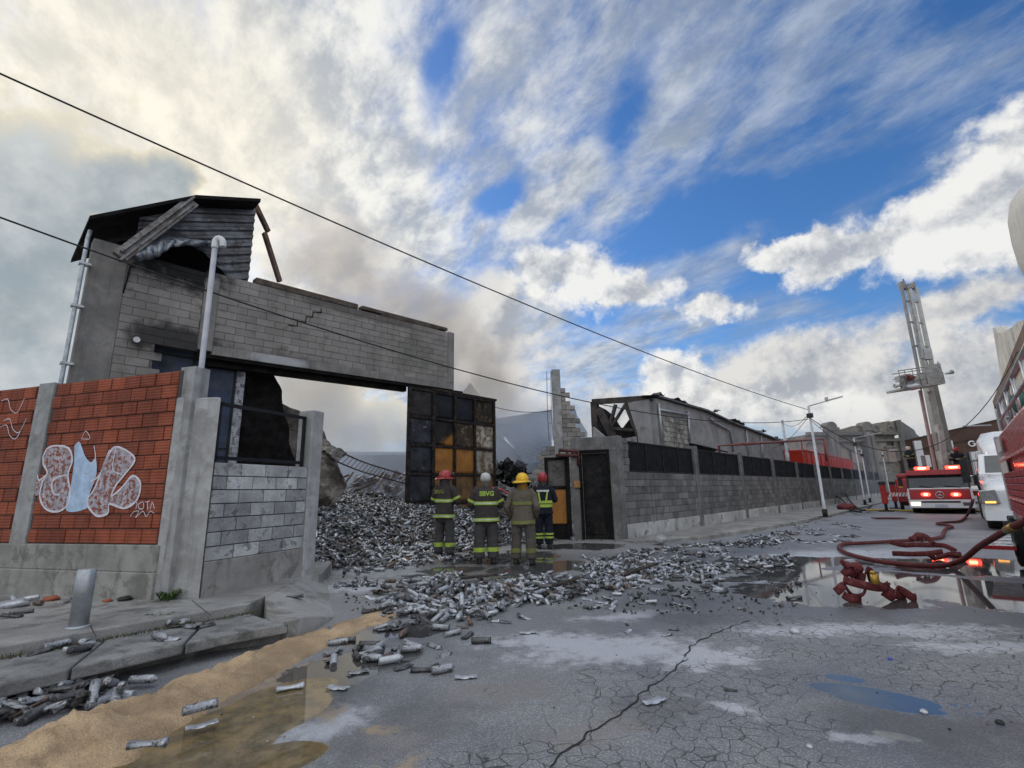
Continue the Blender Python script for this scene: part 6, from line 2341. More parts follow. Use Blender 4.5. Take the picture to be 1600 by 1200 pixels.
for y, zt_, ins in ((2.9, 2.45, .42), (3.3, 2.85, .38), (3.9, 3.15, .34), (4.6, 3.32, .32), (5.9, 3.34, .32)):
    rg.append([(ins, y, 2.40), (ins, y, max(2.42, zt_ - .3)), (ins + .15, y, zt_ - .06), (ins + .5, y, zt_), (2.0 - ins, y, zt_), (2.35 - ins, y, zt_ - .06), (2.5 - ins, y, max(2.42, zt_ - .3)), (2.5 - ins, y, 2.40)])
mb.loft(rg)
mb.build('roof_fairing', VWHITE, sk)
mb = MB()
mb.bar((.15, 2.5, 2.2), (-.2, 1.85, 2.15), .04, .04)
mb.bar((.15, 2.4, 1.75), (-.2, 1.85, 1.6), .04, .04)
mb.box(-.34, -.12, 1.7, 1.9, 1.45, 2.25)
mb.build('mirror', RUB, sk, .03)
mb = MB()
mb.box(.085, .098, 2.72, 2.74, .7, 1.70)
mb.box(.085, .098, 3.72, 3.74, .7, 2.3)
mb.box(.05, .11, 2.1, 3.9, .40, .52)
mb.build('door_seam', UNDER, sk)
mb = MB()
mb.tube([(.03, .9, 1.42), (.01, 1.35, 1.38), (.05, 1.6, 1.15)], .03, 6)
mb.build('bonnet_latch', RUB, sk)
for y in (1.0, 6.8, 8.1):
    for x in (.20, 2.30):
        wheel(sk, x, y, .52, .34, hub=CHROME)
mb = MB()
mb.box(.5, 2.0, .6, 9, .55, .95)
mb.tube([(.30, 4.2, .62), (.30, 6.0, .62)], .30, 14)
mb.build('chassis', UNDER, sk)

# ---- the near fire engine at the right edge
EFo = gp(1592, 882)
EF = Frame(EFo, STREET)                    # +x runs away up the street, body lies on -y
XE = EF.px(1582, 800)[0]
eg = thing('fire_engine', 'dark red fire engine with roller shutters and roof rails at the right edge', 'fire engine', EF)
EZ = lambda px, py: EF.px(px, py)[1]
zb = EZ(1567, 797)
zt = EZ(1563, 672)
mb = MB()
XN = XE - 5.2
mb.box(XN, XE, -2.5, -.02, zb, zt)
mb.box(XN + .05, XE - .25, -2.3, -.25, zt + .001, zt + .12)
mb.build('body', VRED, eg, .03)
mb = MB()
mb.box(XE - .17, XE + .02, -.06, .02, zb + .1, zt)
mb.box(XE - .10, XE + .03, -.5, .0, zb - .04, zb + .08)
mb.build('corner_post', ALU, eg, .01)
mb = MB()
for k in range(26):
    z0 = zb + .1 + k * .085
    if z0 > zt - .62:
        break
    mb.prism([(XN + .15, z0), (XE - .2, z0), (XE - .2, z0 + .075), (XN + .15, z0 + .075)], -.005 - .0, .012)
mb.build('roller_shutter', M('maroon_shutter', (.22, .015, .02), .5, 0, var=.15, scale=1, bump=0), eg, .012)
SIGNW = M('pale_sign_board', (.50, .47, .45), .55, var=.12, scale=3, bump=.02)
for (a0, b0, a1, b1) in ((.35, zt - .28, 1.2, zt - .08), (.3, zt - .60, 1.5, zt - .36)):
    mb = MB()
    mb.box(XE - a1, XE - a0, .013, .022, b0, b1)
    mb.build('sign_board', SIGNW, eg)
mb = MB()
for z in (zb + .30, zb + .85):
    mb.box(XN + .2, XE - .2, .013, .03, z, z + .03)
mb.build('shutter_strip', M('pinkish_metallic_strip', (.55, .25, .25), .3, .3, var=.2), eg)  # thin pinkish strips raised along the shutter
mb = MB()
mb.box(XN, XE - .3, -2.4, -.06, zb - .32, zb - .002)
mb.box(XE - .55, XE - .05, -2.4, -.10, zb - .45, zb - .05)
mb.build('skirt', M('dark_red_skirt', (.16, .012, .015), .5, var=.2), eg)
ep = EF.px(1588, 860)[0]
mb = MB()
mb.box(ep - .55, ep - .05, -.5, .02, .05, zb - .05)
mb.box(ep + .12, ep + .17, -.5, .02, .14, zb - .05)
mb.build('mudguard', RUB, eg, .02)
for x in (ep - .75, XN + .9):
    mb = MB()
    mb.M = Matrix.Translation(Vector((x, -.30, .5))) @ Matrix.Rotation(R(90), 4, 'X')
    mb.lathe([(.28, -.17), (.46, -.17), (.5, -.12), (.5, .12), (.46, .17), (.28, .17)], 24)
    o = mb.build('wheel', RUB, eg)
    mb = MB()
    mb.M = Matrix.Translation(Vector((x, -.30, .5))) @ Matrix.Rotation(R(90), 4, 'X')
    mb.lathe([(.05, -.16), (.26, -.12), (.29, -.165), (.29, .165), (.26, .12), (.05, .16)], 20)
    mb.build('rim', ALU, o)
mb = MB()
for y in (-.12, -2.3):
    mb.tube([(XE + .0, y, zt + .12), (XE - .05, y, zt + .48), (XE - .35, y, zt + .52), (XN, y, zt + .52)], .025, 8)
    for k in range(4):
        x = XE - .6 - k * 1.2
        mb.tube([(x, y, zt), (x, y, zt + .52)], .02, 6)
mb.tube([(XE, -.12, zt + .3), (XE, -2.3, zt + .3)], .025, 8)
mb.tube([(XE - .2, -.1, zt + .25), (XN, -.1, zt + .25)], .02, 6)
mb.build('roof_rail', ALU, eg)
GREENH = M('dark_green_canvas', (.03, .12, .09), .7, var=.2, scale=4)
mb = MB()
mb.ball((XE - 1.6, -.5, zt + .35), (.75, .35, .25), 16, 8)
tag(place(mb.build('canvas_bundle', GREENH), EF), 'green canvas bundle lying on the roof of the near fire engine', 'bundle')
# tread-plate step folded out at the engine's side
s0_, s1_ = EF.loc(gp(1533, 846, .42)), EF.loc(gp(1588, 846, .42))
mb = MB()
hx = EF.loc(gp(1533, 852, .40))
pts = [EF.loc(gp(a, b, .42)) for a, b in ((1533, 852), (1588, 854), (1586, 838), (1540, 838))]
mb.slab([(p.x, p.y) for p in pts], .36, .42)
st = mb.build('fold_out_step', VRED, eg, fix=True)
mb = MB()
for k in range(9):
    for j in range(3):
        u, v = (k + .5) / 9, (j + .5) / 3
        p = (pts[0] * (1 - u) + pts[1] * u) * (1 - v) + (pts[3] * (1 - u) + pts[2] * u) * v
        mb.M = Matrix.Translation(Vector((p.x, p.y, .427))) @ Matrix.Rotation(R(40 + 90 * ((k + j) % 2)) - 0.4, 4, 'Z')
        mb.box(-.045, .045, -.012, .012, -.004, .004)
mb.M = None
mb.slab([(p.x, p.y) for p in [(a * .985 + (pts[0] + pts[2]) / 2 * .015) for a in pts]], .4205, .423)
mb.build('tread_plate', CHROME, st)

# ---- small white van glimpsed between the trucks
VF = Frame(gp(1512, 787), YAWV)
vn = thing('van', 'white van mostly hidden between fire truck and semi with one headlamp lit', 'van', VF)
mb = MB()
pr_ = [(0, .35), (0, 1.05), (.5, 1.15), (1.2, 1.95), (4.6, 2.05), (4.6, .35)]
mb.M = Matrix(((0, 1, 0, 0), (1, 0, 0, 0), (0, 0, 1, 0), (0, 0, 0, 1)))
mb.prism(pr_, -.15, 1.75)
mb.M = None
mb.build('body', VWHITE, vn, .05, fix=True)
mb = MB()
mb.hexa([(.0, .55, 1.22), (1.6, .55, 1.22), (1.6, .6, 1.2), (.0, .6, 1.2), (.1, 1.12, 1.88), (1.5, 1.12, 1.88), (1.5, 1.18, 1.86), (.1, 1.18, 1.86)])
mb.build('windscreen', VGLASS, vn)
for x in (.12, 1.48):
    mb = MB()
    mb.ball((x, .0, .85), (.14, .05, .10), 10, 6)
    mb.build('headlamp', M('bright_white_headlamp', (.9, .9, .9), .2, emit=(1, .95, .9), estr=8, bump=0) if x < 1 else LENS, vn)
for x in (.0, 1.6):
    for y in (.8, 3.6):
        wheel(vn, x, y, .33, .2)
# ------------------------------------------------------------------ far buildings
ORN = M('old_grey_stucco', (.225, .198, .16), .9, var=.25, scale=.45, streak=.45, col2=(.11, .105, .095), bump=.2)
ORN2 = M('old_grey_moulding', (.15, .142, .13), .9, var=.25, scale=.6, streak=.3, bump=.2)
INFILL = M('pinkish_wall_infill', (.27, .21, .185), .9, var=.15, scale=.6)
BRN = M('brown_brick_cladding', (.088, .050, .038), .85, var=.15, scale=.6, streak=.12, bump=.1)
OF = Frame((at_y(1262, 750, 62).x, 62, 0), R(6))
on = thing('old_building', 'old grey stucco building with arched parapets and pilasters at the street end', 'building', OF)


def op(px, py, y=0.0):
    return OF.px(px, py, y)


xs_ = [op(u, 720)[0] for u in (1262, 1292, 1312, 1346, 1366, 1405)]
zz = [op(1275, 694)[1], op(1300, 664)[1], op(1330, 667)[1], op(1357, 657)[1], op(1385, 662)[1], op(1405, 657)[1]]
mb = MB()
mb.box(xs_[0], xs_[5], 0, 14, 0, zz[2] - 1.0)
arc = [(xs_[0], zz[2] - 1.2), (xs_[0], zz[0])]
arc += [(op(u, v)[0], op(u, v)[1]) for u, v in ((1285, 692), (1292, 678), (1312, 672), (1330, 666), (1346, 665), (1366, 663), (1385, 660), (1405, 656))]
arc += [(xs_[5], zz[2] - 1.2)]
mb.prism(arc, -.3, .3)
mb.prism([(xs_[5] - .3, zz[2] - 1.2), (xs_[5] + .0, zz[5]), (xs_[5], 0), (xs_[5] - .3, 0)], .301, 14)
mb.build('wall', ORN, on, fix=True)
mb = MB()
for u0, u1 in ((1293, 1308), (1349, 1364)):
    a, b = op(u0, 720)[0], op(u1, 720)[0]
    zt_ = op(u0, 668)[1]
    mb.box(a, b, -.9, .0, 0, zt_)
    mb.prism([((a + b) / 2 + (b - a) * .55 * math.cos(R(d)), zt_ + (b - a) * .5 * math.sin(R(d))) for d in range(0, 181, 20)], -.9, .3)
    mb.box(a - .2, b + .2, -1.05, -.901 + .0, zt_ - .5, zt_ - .1)
    for k in range(2):
        mb.box(a + .12 + k * (b - a) * .5, a + .12 + k * (b - a) * .5 + (b - a) * .3, -1.02, -.9, 2.5, zt_ - 1.2)
mb.build('pilaster', ORN2, on, fix=True)
mb = MB()
mb.box(xs_[0], xs_[5] + .3, -.75, -.31, op(1385, 680)[1], op(1385, 675)[1])
mb.box(xs_[0], xs_[5] + .3, -.6, -.31, op(1385, 690)[1], op(1385, 687)[1])
mb.box(xs_[0], xs_[5] + .3, -.5, -.301, 0, op(1385, 735)[1] - .4)
mb.build('cornice', ORN2, on)
for k, (u0, v0, u1, v1) in enumerate(((1370, 691, 1381, 722), (1384, 700, 1395, 722), (1398, 688, 1404, 720), (1330, 705, 1342, 724), (1312, 700, 1322, 722))):
    (a, zb_), (b, zt_) = op(u0, v1), op(u1, v0)
    mb = MB()
    mb.box(a, b, -.33, -.305, zb_, zt_)
    o = mb.build('blind_window', INFILL if k in (1, 3) else ORN, on)
    mb = MB()
    mb.box(a - .1, b + .1, -.5, -.31, zt_, zt_ + .25)
    mb.build('lintel', ORN2, o)
for u in (1358, 1388):
    c = op(u, 671)
    mb = MB()
    mb.M = Matrix.Translation(Vector((c[0], -1.0 if u == 1358 else -.32, c[1]))) @ Matrix.Rotation(R(90), 4, 'X')
    mb.lathe([(.55, -.05), (.5, .08), (.3, .1), (.25, .0), (.01, .0)], 16)
    mb.build('oval_window', ORN2, on)
# side wing running back
mb = MB()
p0, p1, p2 = at_y(1405, 656, 62.5), at_y(1424, 676, 80), at_y(1450, 692, 98)
f2 = frame2((p0.x, p0.y, 0), (p2.x, p2.y, 0))
l1, l2 = f2.loc(p1), f2.loc(p2)
mb.prism([(0, 0), (l2.x, 0), (l2.x, p2.z), (l1.x, p1.z - .3), (l1.x * .9, p1.z + .2), (0, p0.z)], 0, .4)
solo(mb, 'old_building_wing', ORN2, 'darker side wing of the old grey building dropping towards the brown hall', 'building', f2, fix=True)

# brown hall with a white ring sign
q0, q1 = at_y(1412, 690, 64), at_y(1562, 655, 60)
BF = frame2((q0.x, q0.y, 0), (q1.x, q1.y, 0))
bh = thing('brown_hall', 'long low brown brick hall with white columns and a white round sign', 'building', BF)
xa, za = BF.px(1412, 690)
xb, zb2 = BF.px(1575, 653)
mb = MB()
mb.prism([(xa, 0), (xb, 0), (xb, zb2), (xa, za)], 0, 12)
mb.build('wall', BRN, bh, fix=True)
mb = MB()
mb.hexa([(xa, -.12, za - 1.6), (xb, -.12, zb2 - 1.6), (xb, -.01, zb2 - 1.6), (xa, -.01, za - 1.6), (xa, -.12, za - 1.45), (xb, -.12, zb2 - 1.45), (xb, -.01, zb2 - 1.45), (xa, -.01, za - 1.45)])
mb.hexa([(xa, -.12, za), (xb, -.12, zb2), (xb, .3, zb2), (xa, .3, za), (xa, -.12, za + .15), (xb, -.12, zb2 + .15), (xb, .3, zb2 + .15), (xa, .3, za + .15)])
mb.build('coping', M('dark_brown_coping', (.05, .032, .026), .8, var=.2), bh)
WC_ = M('white_column_paint', (.60, .60, .60), .7, var=.12, scale=.8)
for u0, u1 in ((1427, 1439), (1475, 1488), (1516, 1530)):
    a, t_ = BF.px(u0, 689 if u0 < 1510 else 706, -.5)
    b, _ = BF.px(u1, 690, -.5)
    mb = MB()
    mb.box(a, b, -.6, -.01, 0, t_)
    mb.build('column', WC_, bh)
(a, zlo), (b, zhi) = BF.px(1491, 724), BF.px(1516, 708)
mb = MB()
mb.box(a, b, -.06, -.01, zlo, zhi)
mb.build('window', M('dark_green_glass', (.03, .04, .032), .2), bh)
mb = MB()
(a, zlo), (b, zhi) = BF.px(1444, 730), BF.px(1452, 711)
mb.box(a, b, -.07, -.01, zlo, zhi)
mb.build('door', WC_, bh)
cx_, cz_ = BF.px(1517.5, 693.5)
px_m = abs(BF.px(1520, 693)[0] - BF.px(1510, 693)[0]) / 10
mb = MB()
rr_ = px_m * 5.0
arcp = [(cx_ + rr_ * math.cos(R(d)), -.2, cz_ + rr_ * math.sin(R(d))) for d in range(40, 361, 16)]
mb.tube(arcp, px_m * 1.25, 8)
mb.tube([(cx_ + rr_ * .95, -.2, cz_ - .0), (cx_ + .1, -.2, cz_ - .0)], px_m * 1.0, 8)
mb.tube([(cx_ + rr_ * .95, -.2, cz_), (cx_ + rr_ * .85, -.2, cz_ - rr_ * .5)], px_m * 1.0, 8)
mb.build('round_sign', M('white_sign', (.8, .8, .8), .5, var=.05), bh)

# cream building on the right with curved parapets
CREAM = M('weathered_cream_render', (.56, .54, .49), .9, var=.2, scale=.3, streak=.6, col2=(.28, .265, .23), c2=(.52, .72), bump=.15)
CREAMD = M('brownish_render_band', (.17, .12, .095), .9, var=.3, scale=.4)
_d = Vector((UD.y, -UD.x, 0)) * 3.35
CF = Frame((_d.x, _d.y, 0), STREET)        # x = metres up the street, building on -y
cb = thing('cream_building', 'tall weathered cream building with curved gable parapets on the right', 'building', CF)


def cp(px, py):
    return CF.px(px, py, 0)


x_far = cp(1551, 600)[0]
x_mid = cp(1583, 600)[0]
top_pts = [(1551, 512), (1555, 512), (1558, 521), (1568, 519), (1580, 512), (1590, 503), (1600, 500), (1612, 500)]
tp2 = [cp(*p) for p in top_pts]
x_near = tp2[-1][0]
mb = MB()
prof = [(x_far, 0)] + tp2 + [(x_near, 0)]
mb.prism(prof, -.5, 0)
mb.box(x_near, x_far - .3, -12, -.501, 0, tp2[3][1] - 1.5)
mb.build('wall', CREAM, cb, fix=True)
mb = MB()
mb.hexa([(x_far, .001, cp(1553, 652)[1]), (x_near, .001, cp(1553, 652)[1]), (x_near, .25, cp(1553, 652)[1]), (x_far, .25, cp(1553, 652)[1]), (x_far, .001, cp(1553, 636)[1]), (x_near, .001, cp(1553, 636)[1]), (x_near, .25, cp(1553, 636)[1]), (x_far, .25, cp(1553, 636)[1])])
mb.build('band_course', CREAMD, cb)
for u0, u1 in ((1560, 1564), (1567, 1572), (1576, 1582), (1587, 1594)):
    (a, _), (b, _2) = cp(u0, 650), cp(u1, 650)
    zt_, zb_ = cp(u0, 653 - (u0 - 1551) * 1.35)[1], cp(u0, 690 - (u0 - 1551) * .9)[1]
    mb = MB()
    mb.box(b, a, -.02, .03, min(zb_, zt_ - 1), zt_)
    o = mb.build('window', VGLASS, cb)
    mb = MB()
    mb.box(b - .25, b, .0, .14, min(zb_, zt_ - 1), zt_ + .3)
    mb.box(a, a + .25, .0, .14, min(zb_, zt_ - 1), zt_ + .3)
    mb.build('window_frame', WC_, o)
mb = MB()
(a, z_) = cp(1549, 664)
mb.bar((a, .0, z_), (a, 2.2, z_ + .1), .12, .12)
mb.build('wall_bracket', GALV, cb)
# white tank standing on its roof
tx0 = CF.px(1594, 400)[0]
TKF = Frame(CF.w(tx0, -4.0, 0), STREET)
cxp = at_y(1640, 400, TKF.o.y)
tkf = Frame((cxp.x, cxp.y, 0), 0)
rad = abs(at_y(1601, 390, cxp.y).x - cxp.x)
z0_, z1_ = at_y(1600, 470, cxp.y).z, at_y(1600, 292, cxp.y).z
tn = thing('water_tank', 'big white rounded tank on a stand rising at the right picture edge', 'tank', tkf)
mb = MB()
hh_ = z1_ - z0_
mb.lathe([(.02, z0_), (rad * .45, z0_ + hh_ * .03), (rad * .8, z0_ + hh_ * .14), (rad * .97, z0_ + hh_ * .35), (rad, z0_ + hh_ * .55), (rad * .95, z0_ + hh_ * .75), (rad * .75, z0_ + hh_ * .9), (rad * .4, z0_ + hh_ * .99), (.02, z1_)], 32)
mb.build('vessel', M('off_white_tank', (.50, .48, .44), .7, var=.15, scale=.5, streak=.3), tn)
for s in (-1, 1):
    for v in (-1, 1):
        mb = MB()
        mb.tube([(s * rad * .6, v * rad * .6, 0), (s * rad * .6, v * rad * .6, z0_ + hh_ * .15)], .08, 8)
        mb.build('leg', GALV, tn)

# red open tanks behind the street wall on a low shed
REDT = M('red_plastic_tank', (.50, .035, .018), .45, var=.12, scale=1.5, col2=(.36, .03, .02), c2=(.55, .75), bump=.03)
RTF0 = Frame(WALL.w(0, 1.6, 0), STREET)
sh0, sh1 = RTF0.px(1264, 745)[0], RTF0.px(1336, 745)[0]
zt_ = RTF0.px(1300, 713)[1]
mb = MB()
mb.box(sh0 - 1, sh1 + 1, 0, 2.4, 0, 2.35)
mb.box(sh0 - 1.2, sh1 + 1.2, -.1, 2.5, 2.351, 2.46)
solo(mb, 'low_shed', CONC_DARK, 'low concrete shed roof behind the street wall carrying the red tanks', 'shed', RTF0)
tb = None
cuts = [(1264, 1297), (1298, 1318), (1319, 1329), (1330, 1336)]
for k, (u0, u1) in enumerate(cuts):
    a, b = RTF0.px(u0, 740)[0], RTF0.px(u1, 740)[0]
    f_ = Frame(RTF0.w((a + b) / 2, 1.0, 2.46), STREET)
    L_ = (b - a) / 2 - .03
    t_ = thing('red_tank', ['first and widest red plastic tank behind the street wall', 'second red plastic tank along the street wall', 'third red plastic tank along the street wall', 'narrowest red tank in the picture at the far end of the row'][k], 'tank', f_, 'red tanks behind the street wall')
    mb = MB()
    H_ = zt_ - 2.46
    mb.hexa([(-L_ * .9, -.8, 0), (L_ * .9, -.8, 0), (L_ * .9, .8, 0), (-L_ * .9, .8, 0), (-L_, -.9, H_), (L_, -.9, H_), (L_, .9, H_), (-L_, .9, H_)])
    for j in range(5):
        x = -L_ * .85 + 1.7 * L_ * j / 4
        mb.box(x - .07, x + .07, -.97, -.78, .02, H_ - .1)
    mb.build('vessel', REDT, t_, .03)
    mb = MB()
    mb.box(-L_ - .06, L_ + .06, -1.0, 1.0, H_ + .002, H_ + .12)
    mb.build('rim', REDT, t_, .02)

# red pipe frame above the wall
PF = Frame(WALL.w(0, .9, 0), STREET)
def pf(px, py):
    x, z = PF.px(px, py)
    return Vector((x, 0, z))
mb = MB()
a, b, c = pf(1160, 694), pf(1287, 686), pf(1292, 720)
mb.tube(bez([a, a.lerp(b, .5), b], 4) + [Vector((c.x, 0, b.z - .1)), c], .075, 8)
mb.tube([a, Vector((a.x, 1.2, a.z)), Vector((a.x, 1.2, 0))], .07, 8)
for u in (1252, 1290):
    q_ = pf(u, 690)
    mb.tube([Vector((q_.x, 0, q_.z)), Vector((q_.x, 0, 0))], .05, 8)
solo(mb, 'pipe_frame', M('rust_red_pipe', (.17, .045, .035), .6, var=.3, scale=3), 'rust red pipe frame rising above the street wall before the red tanks', 'pipe', PF)

# ------------------------------------------------------------------ poles, lamps, wires
POLE = GREYPAINT
def street_lamp(label, base, top_px, arm_px, Y=None, r=.075):
    b = base
    fr = Frame((b.x, b.y, b.z), 0)
    t = thing('street_lamp', label, 'street lamp', fr, 'street lamps along the wall')
    top = at_y(top_px[0], top_px[1], b.y)
    h = top.z - b.z
    mb = MB()
    mb.tube([(0, 0, .0), (0, 0, .5), (0, 0, .51), (0, 0, h)], [r * 1.25, r * 1.25, r, r * .75], 12)
    mb.build('pole', POLE, t)
    mb = MB()
    mb.box(-.17, .17, -.17, .17, 0, .03)
    mb.tube([(0, 0, .03), (0, 0, .34)], r * 1.7, 12)
    mb.build('base', UNDER, t)
    arm = at_y(arm_px[0], arm_px[1], b.y) - Vector((b.x, b.y, b.z))
    d = arm - Vector((0, 0, h))
    mb = MB()
    mb.tube([(0, 0, h - .02), Vector((0, 0, h)) + d * .75], r * .45, 8)
    mb.build('arm', POLE, t)
    mb = MB()
    a_ = Vector((0, 0, h)) + d * .55
    mb.bar(a_, arm, .16, .07)
    mb.box(a_.x - .05, a_.x + .05, -.05, .05, a_.z + .03, a_.z + .16)
    mb.build('lamp_head', BOOMC, t)
    mb = MB()
    mb.box(-r * 1.6, r * 1.6, -r * 1.6, r * 1.6, h - .55, h - .35)
    mb.build('wire_clamp', UNDER, t)
    return t


lampb = gp(1290, 808, .125)
street_lamp('near grey street lamp post with a long arm standing on the right pavement', lampb, (1262, 634), (1315, 620), r=.06)
lamp_top = at_y(1262, 640, lampb.y)
LB = []
for lab, base, tp3, ar in (
        ('second street lamp post up the street beyond the near one', (1352, 789), (1344, 684), (1376, 676)),
        ('short-armed lamp post third along the far wall', (1391, 775), (1383, 706), (1401, 702)),
        ('thin far lamp post with arm pointing left beside the far wall', (1360, 785), (1351, 702), (1341, 702))):
    wpt = gp(*base, .125)
    LB.append(street_lamp(lab, wpt, tp3, ar, r=.05))
for lab, (u, v), Yp in (('thin grey pole standing behind the street wall by the ruined wall', (1222, 656), 33), ('tall thin pole at the far end of the street wall', (1444, 680), 70)):
    t3 = at_y(u, v, Yp)
    mb = MB()
    mb.tube([(0, 0, 0), (0, 0, t3.z)], [.11, .08], 10)
    mb.tube([(0, 0, t3.z - 3), (0, 0, t3.z - 2.2)], .13, 10)
    solo(mb, 'utility_pole', POLE, lab, 'pole', Frame((t3.x, t3.y, 0), 0))


def wire(label, a, b, sag, r=.012, n=24, ext=0.0):
    pts = []
    for i in range(n + 1):
        t = i / n
        p = a.lerp(b, t)
        pts.append(p - Vector((0, 0, sag * 4 * t * (1 - t))))
    if ext:
        pts.insert(0, pts[0] + (pts[0] - pts[1]) * ext)
    o_ = a.copy()
    mb = MB()
    mb.tube([p - o_ for p in pts], r, 5)
    s = mb.build('overhead_wire', RUB)
    s.location = o_
    tag(s, label, 'wire', 'overhead wires')


# the two long wires pass over the pavement from the left towards the near lamp post
wa = at_y(-60, 88, 5.0)
wire('upper overhead wire crossing the whole sky from top left to the near lamp post', wa, lamp_top + Vector((0, 0, .0)), .35, .014, ext=18)
wb = at_y(-60, 318, 5.6)
wire('lower overhead wire passing in front of the factory lintel to the near lamp post', wb, at_y(1262, 655, lampb.y), 1.1, .014, ext=18)
wire('wire sagging from the near lamp post to the cream building', lamp_top - Vector((0, 0, .35)), CF.w(cp(1600, 545)[0], .2, cp(1600, 545)[1]), 3.0, .018)
wire('wire dropping from the lamp post to the shed roof edge', lamp_top - Vector((0, 0, .3)), BB.w(BB.px(1200, 684)[0], -.2, 4.3), .3, .012)
wire('thin wire from the lamp post down to the second lamp', lamp_top - Vector((0, 0, .4)), at_y(1350, 712, gp(1352, 789).y), .3, .014)
wire('thin cable between the gate leaf and the tall lone column', at_y(773, 636, 20), at_y(862, 641, 21.4), .15, .014)
wire('short loose cable rising from lamp post to wall pole', lamp_top - Vector((0, 0, .2)), at_y(1222, 660, 33), .4, .012)

# white vent pipe behind the block panel
vb = at_y(312, 612, 7.3)
vt = at_y(337, 376, 7.3)
VPF = Frame((vb.x, vb.y, 0), 0)
vp = thing('vent_pipe', 'white plastic vent pipe with a turned-down elbow rising behind the block panel', 'pipe', VPF)
mb = MB()
hgt_ = vt.z
dx_ = vt.x - vb.x
mb.tube([(0, 0, .3), (dx_ * .3, 0, 2.6), (dx_, 0, hgt_ - .06)], .040, 12)
mb.build('pipe', M('dusty_white_plastic', (.40, .41, .44), .5, var=.15, scale=3, spots=[((0, 0, 2.2), (.5, .5, 1.0), (.10, .07, .05), .95)]), vp)
mb = MB()
mb.tube(bez([(dx_, 0, hgt_ - .14), (dx_, 0, hgt_), (dx_ + .06, 0, hgt_ + .035), (dx_ + .12, 0, hgt_ - .02), (dx_ + .13, 0, hgt_ - .12)], 5), .050, 12)
mb.build('elbow', M('white_plastic_elbow', (.62, .62, .64), .45, var=.1), vp)

# galvanised bollard
bf = Frame(gp(122, 980, .30), 0)
mb = MB()
bt = at_y(130, 889, bf.o.y).z - .30
mb.tube([(0, 0, 0), (0, 0, bt - .01), (0, 0, bt)], [.075, .075, .068], 20)
mb.lathe([(.10, 0), (.095, .012), (.078, .02)], 20)
solo(mb, 'bollard', GALV, 'short galvanised pipe bollard standing on the left pavement', 'bollard', bf)

# ------------------------------------------------------------------ hoses
HOSE = M('dull_red_hose', (.10, .020, .022), .65, var=.25, scale=6, col2=(.08, .022, .02), spec=.25, bump=.15)
HOSEF = M('red_flat_hose', (.11, .022, .024), .7, spec=.25, var=.3, scale=7, col2=(.19, .06, .055), c2=(.5, .65), bump=.15)


def g_(px, py, z=.05):
    return gp(px, py, z)


big = [(1606, 812, 1.0), (1578, 826, .85), (1560, 836, .72), (1530, 854, .46), (1508, 872, .22), (1490, 880, .07), (1465, 884, .06), (1430, 883, .06), (1380, 878, .06), (1340, 870, .06), (1318, 862, .06), (1311, 855, .06), (1320, 850, .06), (1360, 848, .06), (1410, 845, .06), (1455, 842, .06), (1472, 838, .06), (1474, 832, .06), (1478, 826, .06), (1488, 823, .06), (1478, 820, .06), (1464, 818, .06), (1480, 816, .06), (1500, 814, .06), (1511, 805, .10), (1517, 792, .6), (1520, 782, .9)]
pts = bez([gp(a, b, z) for a, b, z in big], 7)
mb = MB()
mb.tube(pts, .043, 12)
solo(mb, 'fire_hose', HOSE, 'long charged red hose curving over the wet road from engine to platform truck', 'hose')
mb = MB()
e_ = pts[0]
mb.tube([pts[5], pts[9]], [.054, .050], 12)
solo(mb, 'hose_coupling', M('brass_coupling', (.33, .22, .07), .4, .6, var=.2), 'yellowish brass coupling where the hose meets the red fire engine', 'coupling')


def flat_hose(mb, pts, w, z0=.0, stand_=0.0, n=6):
    """ribbon of flat hose: pts of (px, py, z); stand_ turns it on edge"""
    P_ = bez([gp(a, b, z) for a, b, z in pts], n)
    g = []
    for i, p in enumerate(P_):
        d = (P_[min(i + 1, len(P_) - 1)] - P_[max(i - 1, 0)])
        d.z *= .3
        d.normalize()
        s = Vector((-d.y, d.x, 0)) * (1 - stand_) + Vector((0, 0, 1)) * stand_
        s.normalize()
        q = p + Vector((0, 0, .012))
        if stand_ > .5:
            q = q + Vector((0, 0, w / 2))
        g.append([q - s * w / 2, q - s * w / 4 + Vector((0, 0, .008)), q + s * w / 4 + Vector((0, 0, .008)), q + s * w / 2])
    mb.sheet(g, thick=.012)




def ribbons(fr, scale, paths, w, zx0, zy0):
    """folded flat hose: each path is (points on an enlargement, lean, depth offset)"""
    mb = MB()
    for pts, phi, dy in paths:
        P_ = []
        n_p = len(pts)
        for i in range(n_p - 1):
            for k in range(5):
                t = k / 5
                P_.append(Vector((pts[i][0] + (pts[i + 1][0] - pts[i][0]) * t, pts[i][1] + (pts[i + 1][1] - pts[i][1]) * t)))
        P_.append(Vector(pts[-1]))
        for _ in range(2):
            P_ = [P_[0]] + [(P_[i - 1] + P_[i] * 2 + P_[i + 1]) / 4 for i in range(1, len(P_) - 1)] + [P_[-1]]
        c_ = [Vector(((p.x - zx0) * scale, dy + .06 * math.sin(i * .35 + phi * 9), max(w * .42, (zy0 - p.y) * scale))) for i, p in enumerate(P_)]
        mb.tube(c_, [w * .13] * len(c_), 10, flat=3.8)
    return mb


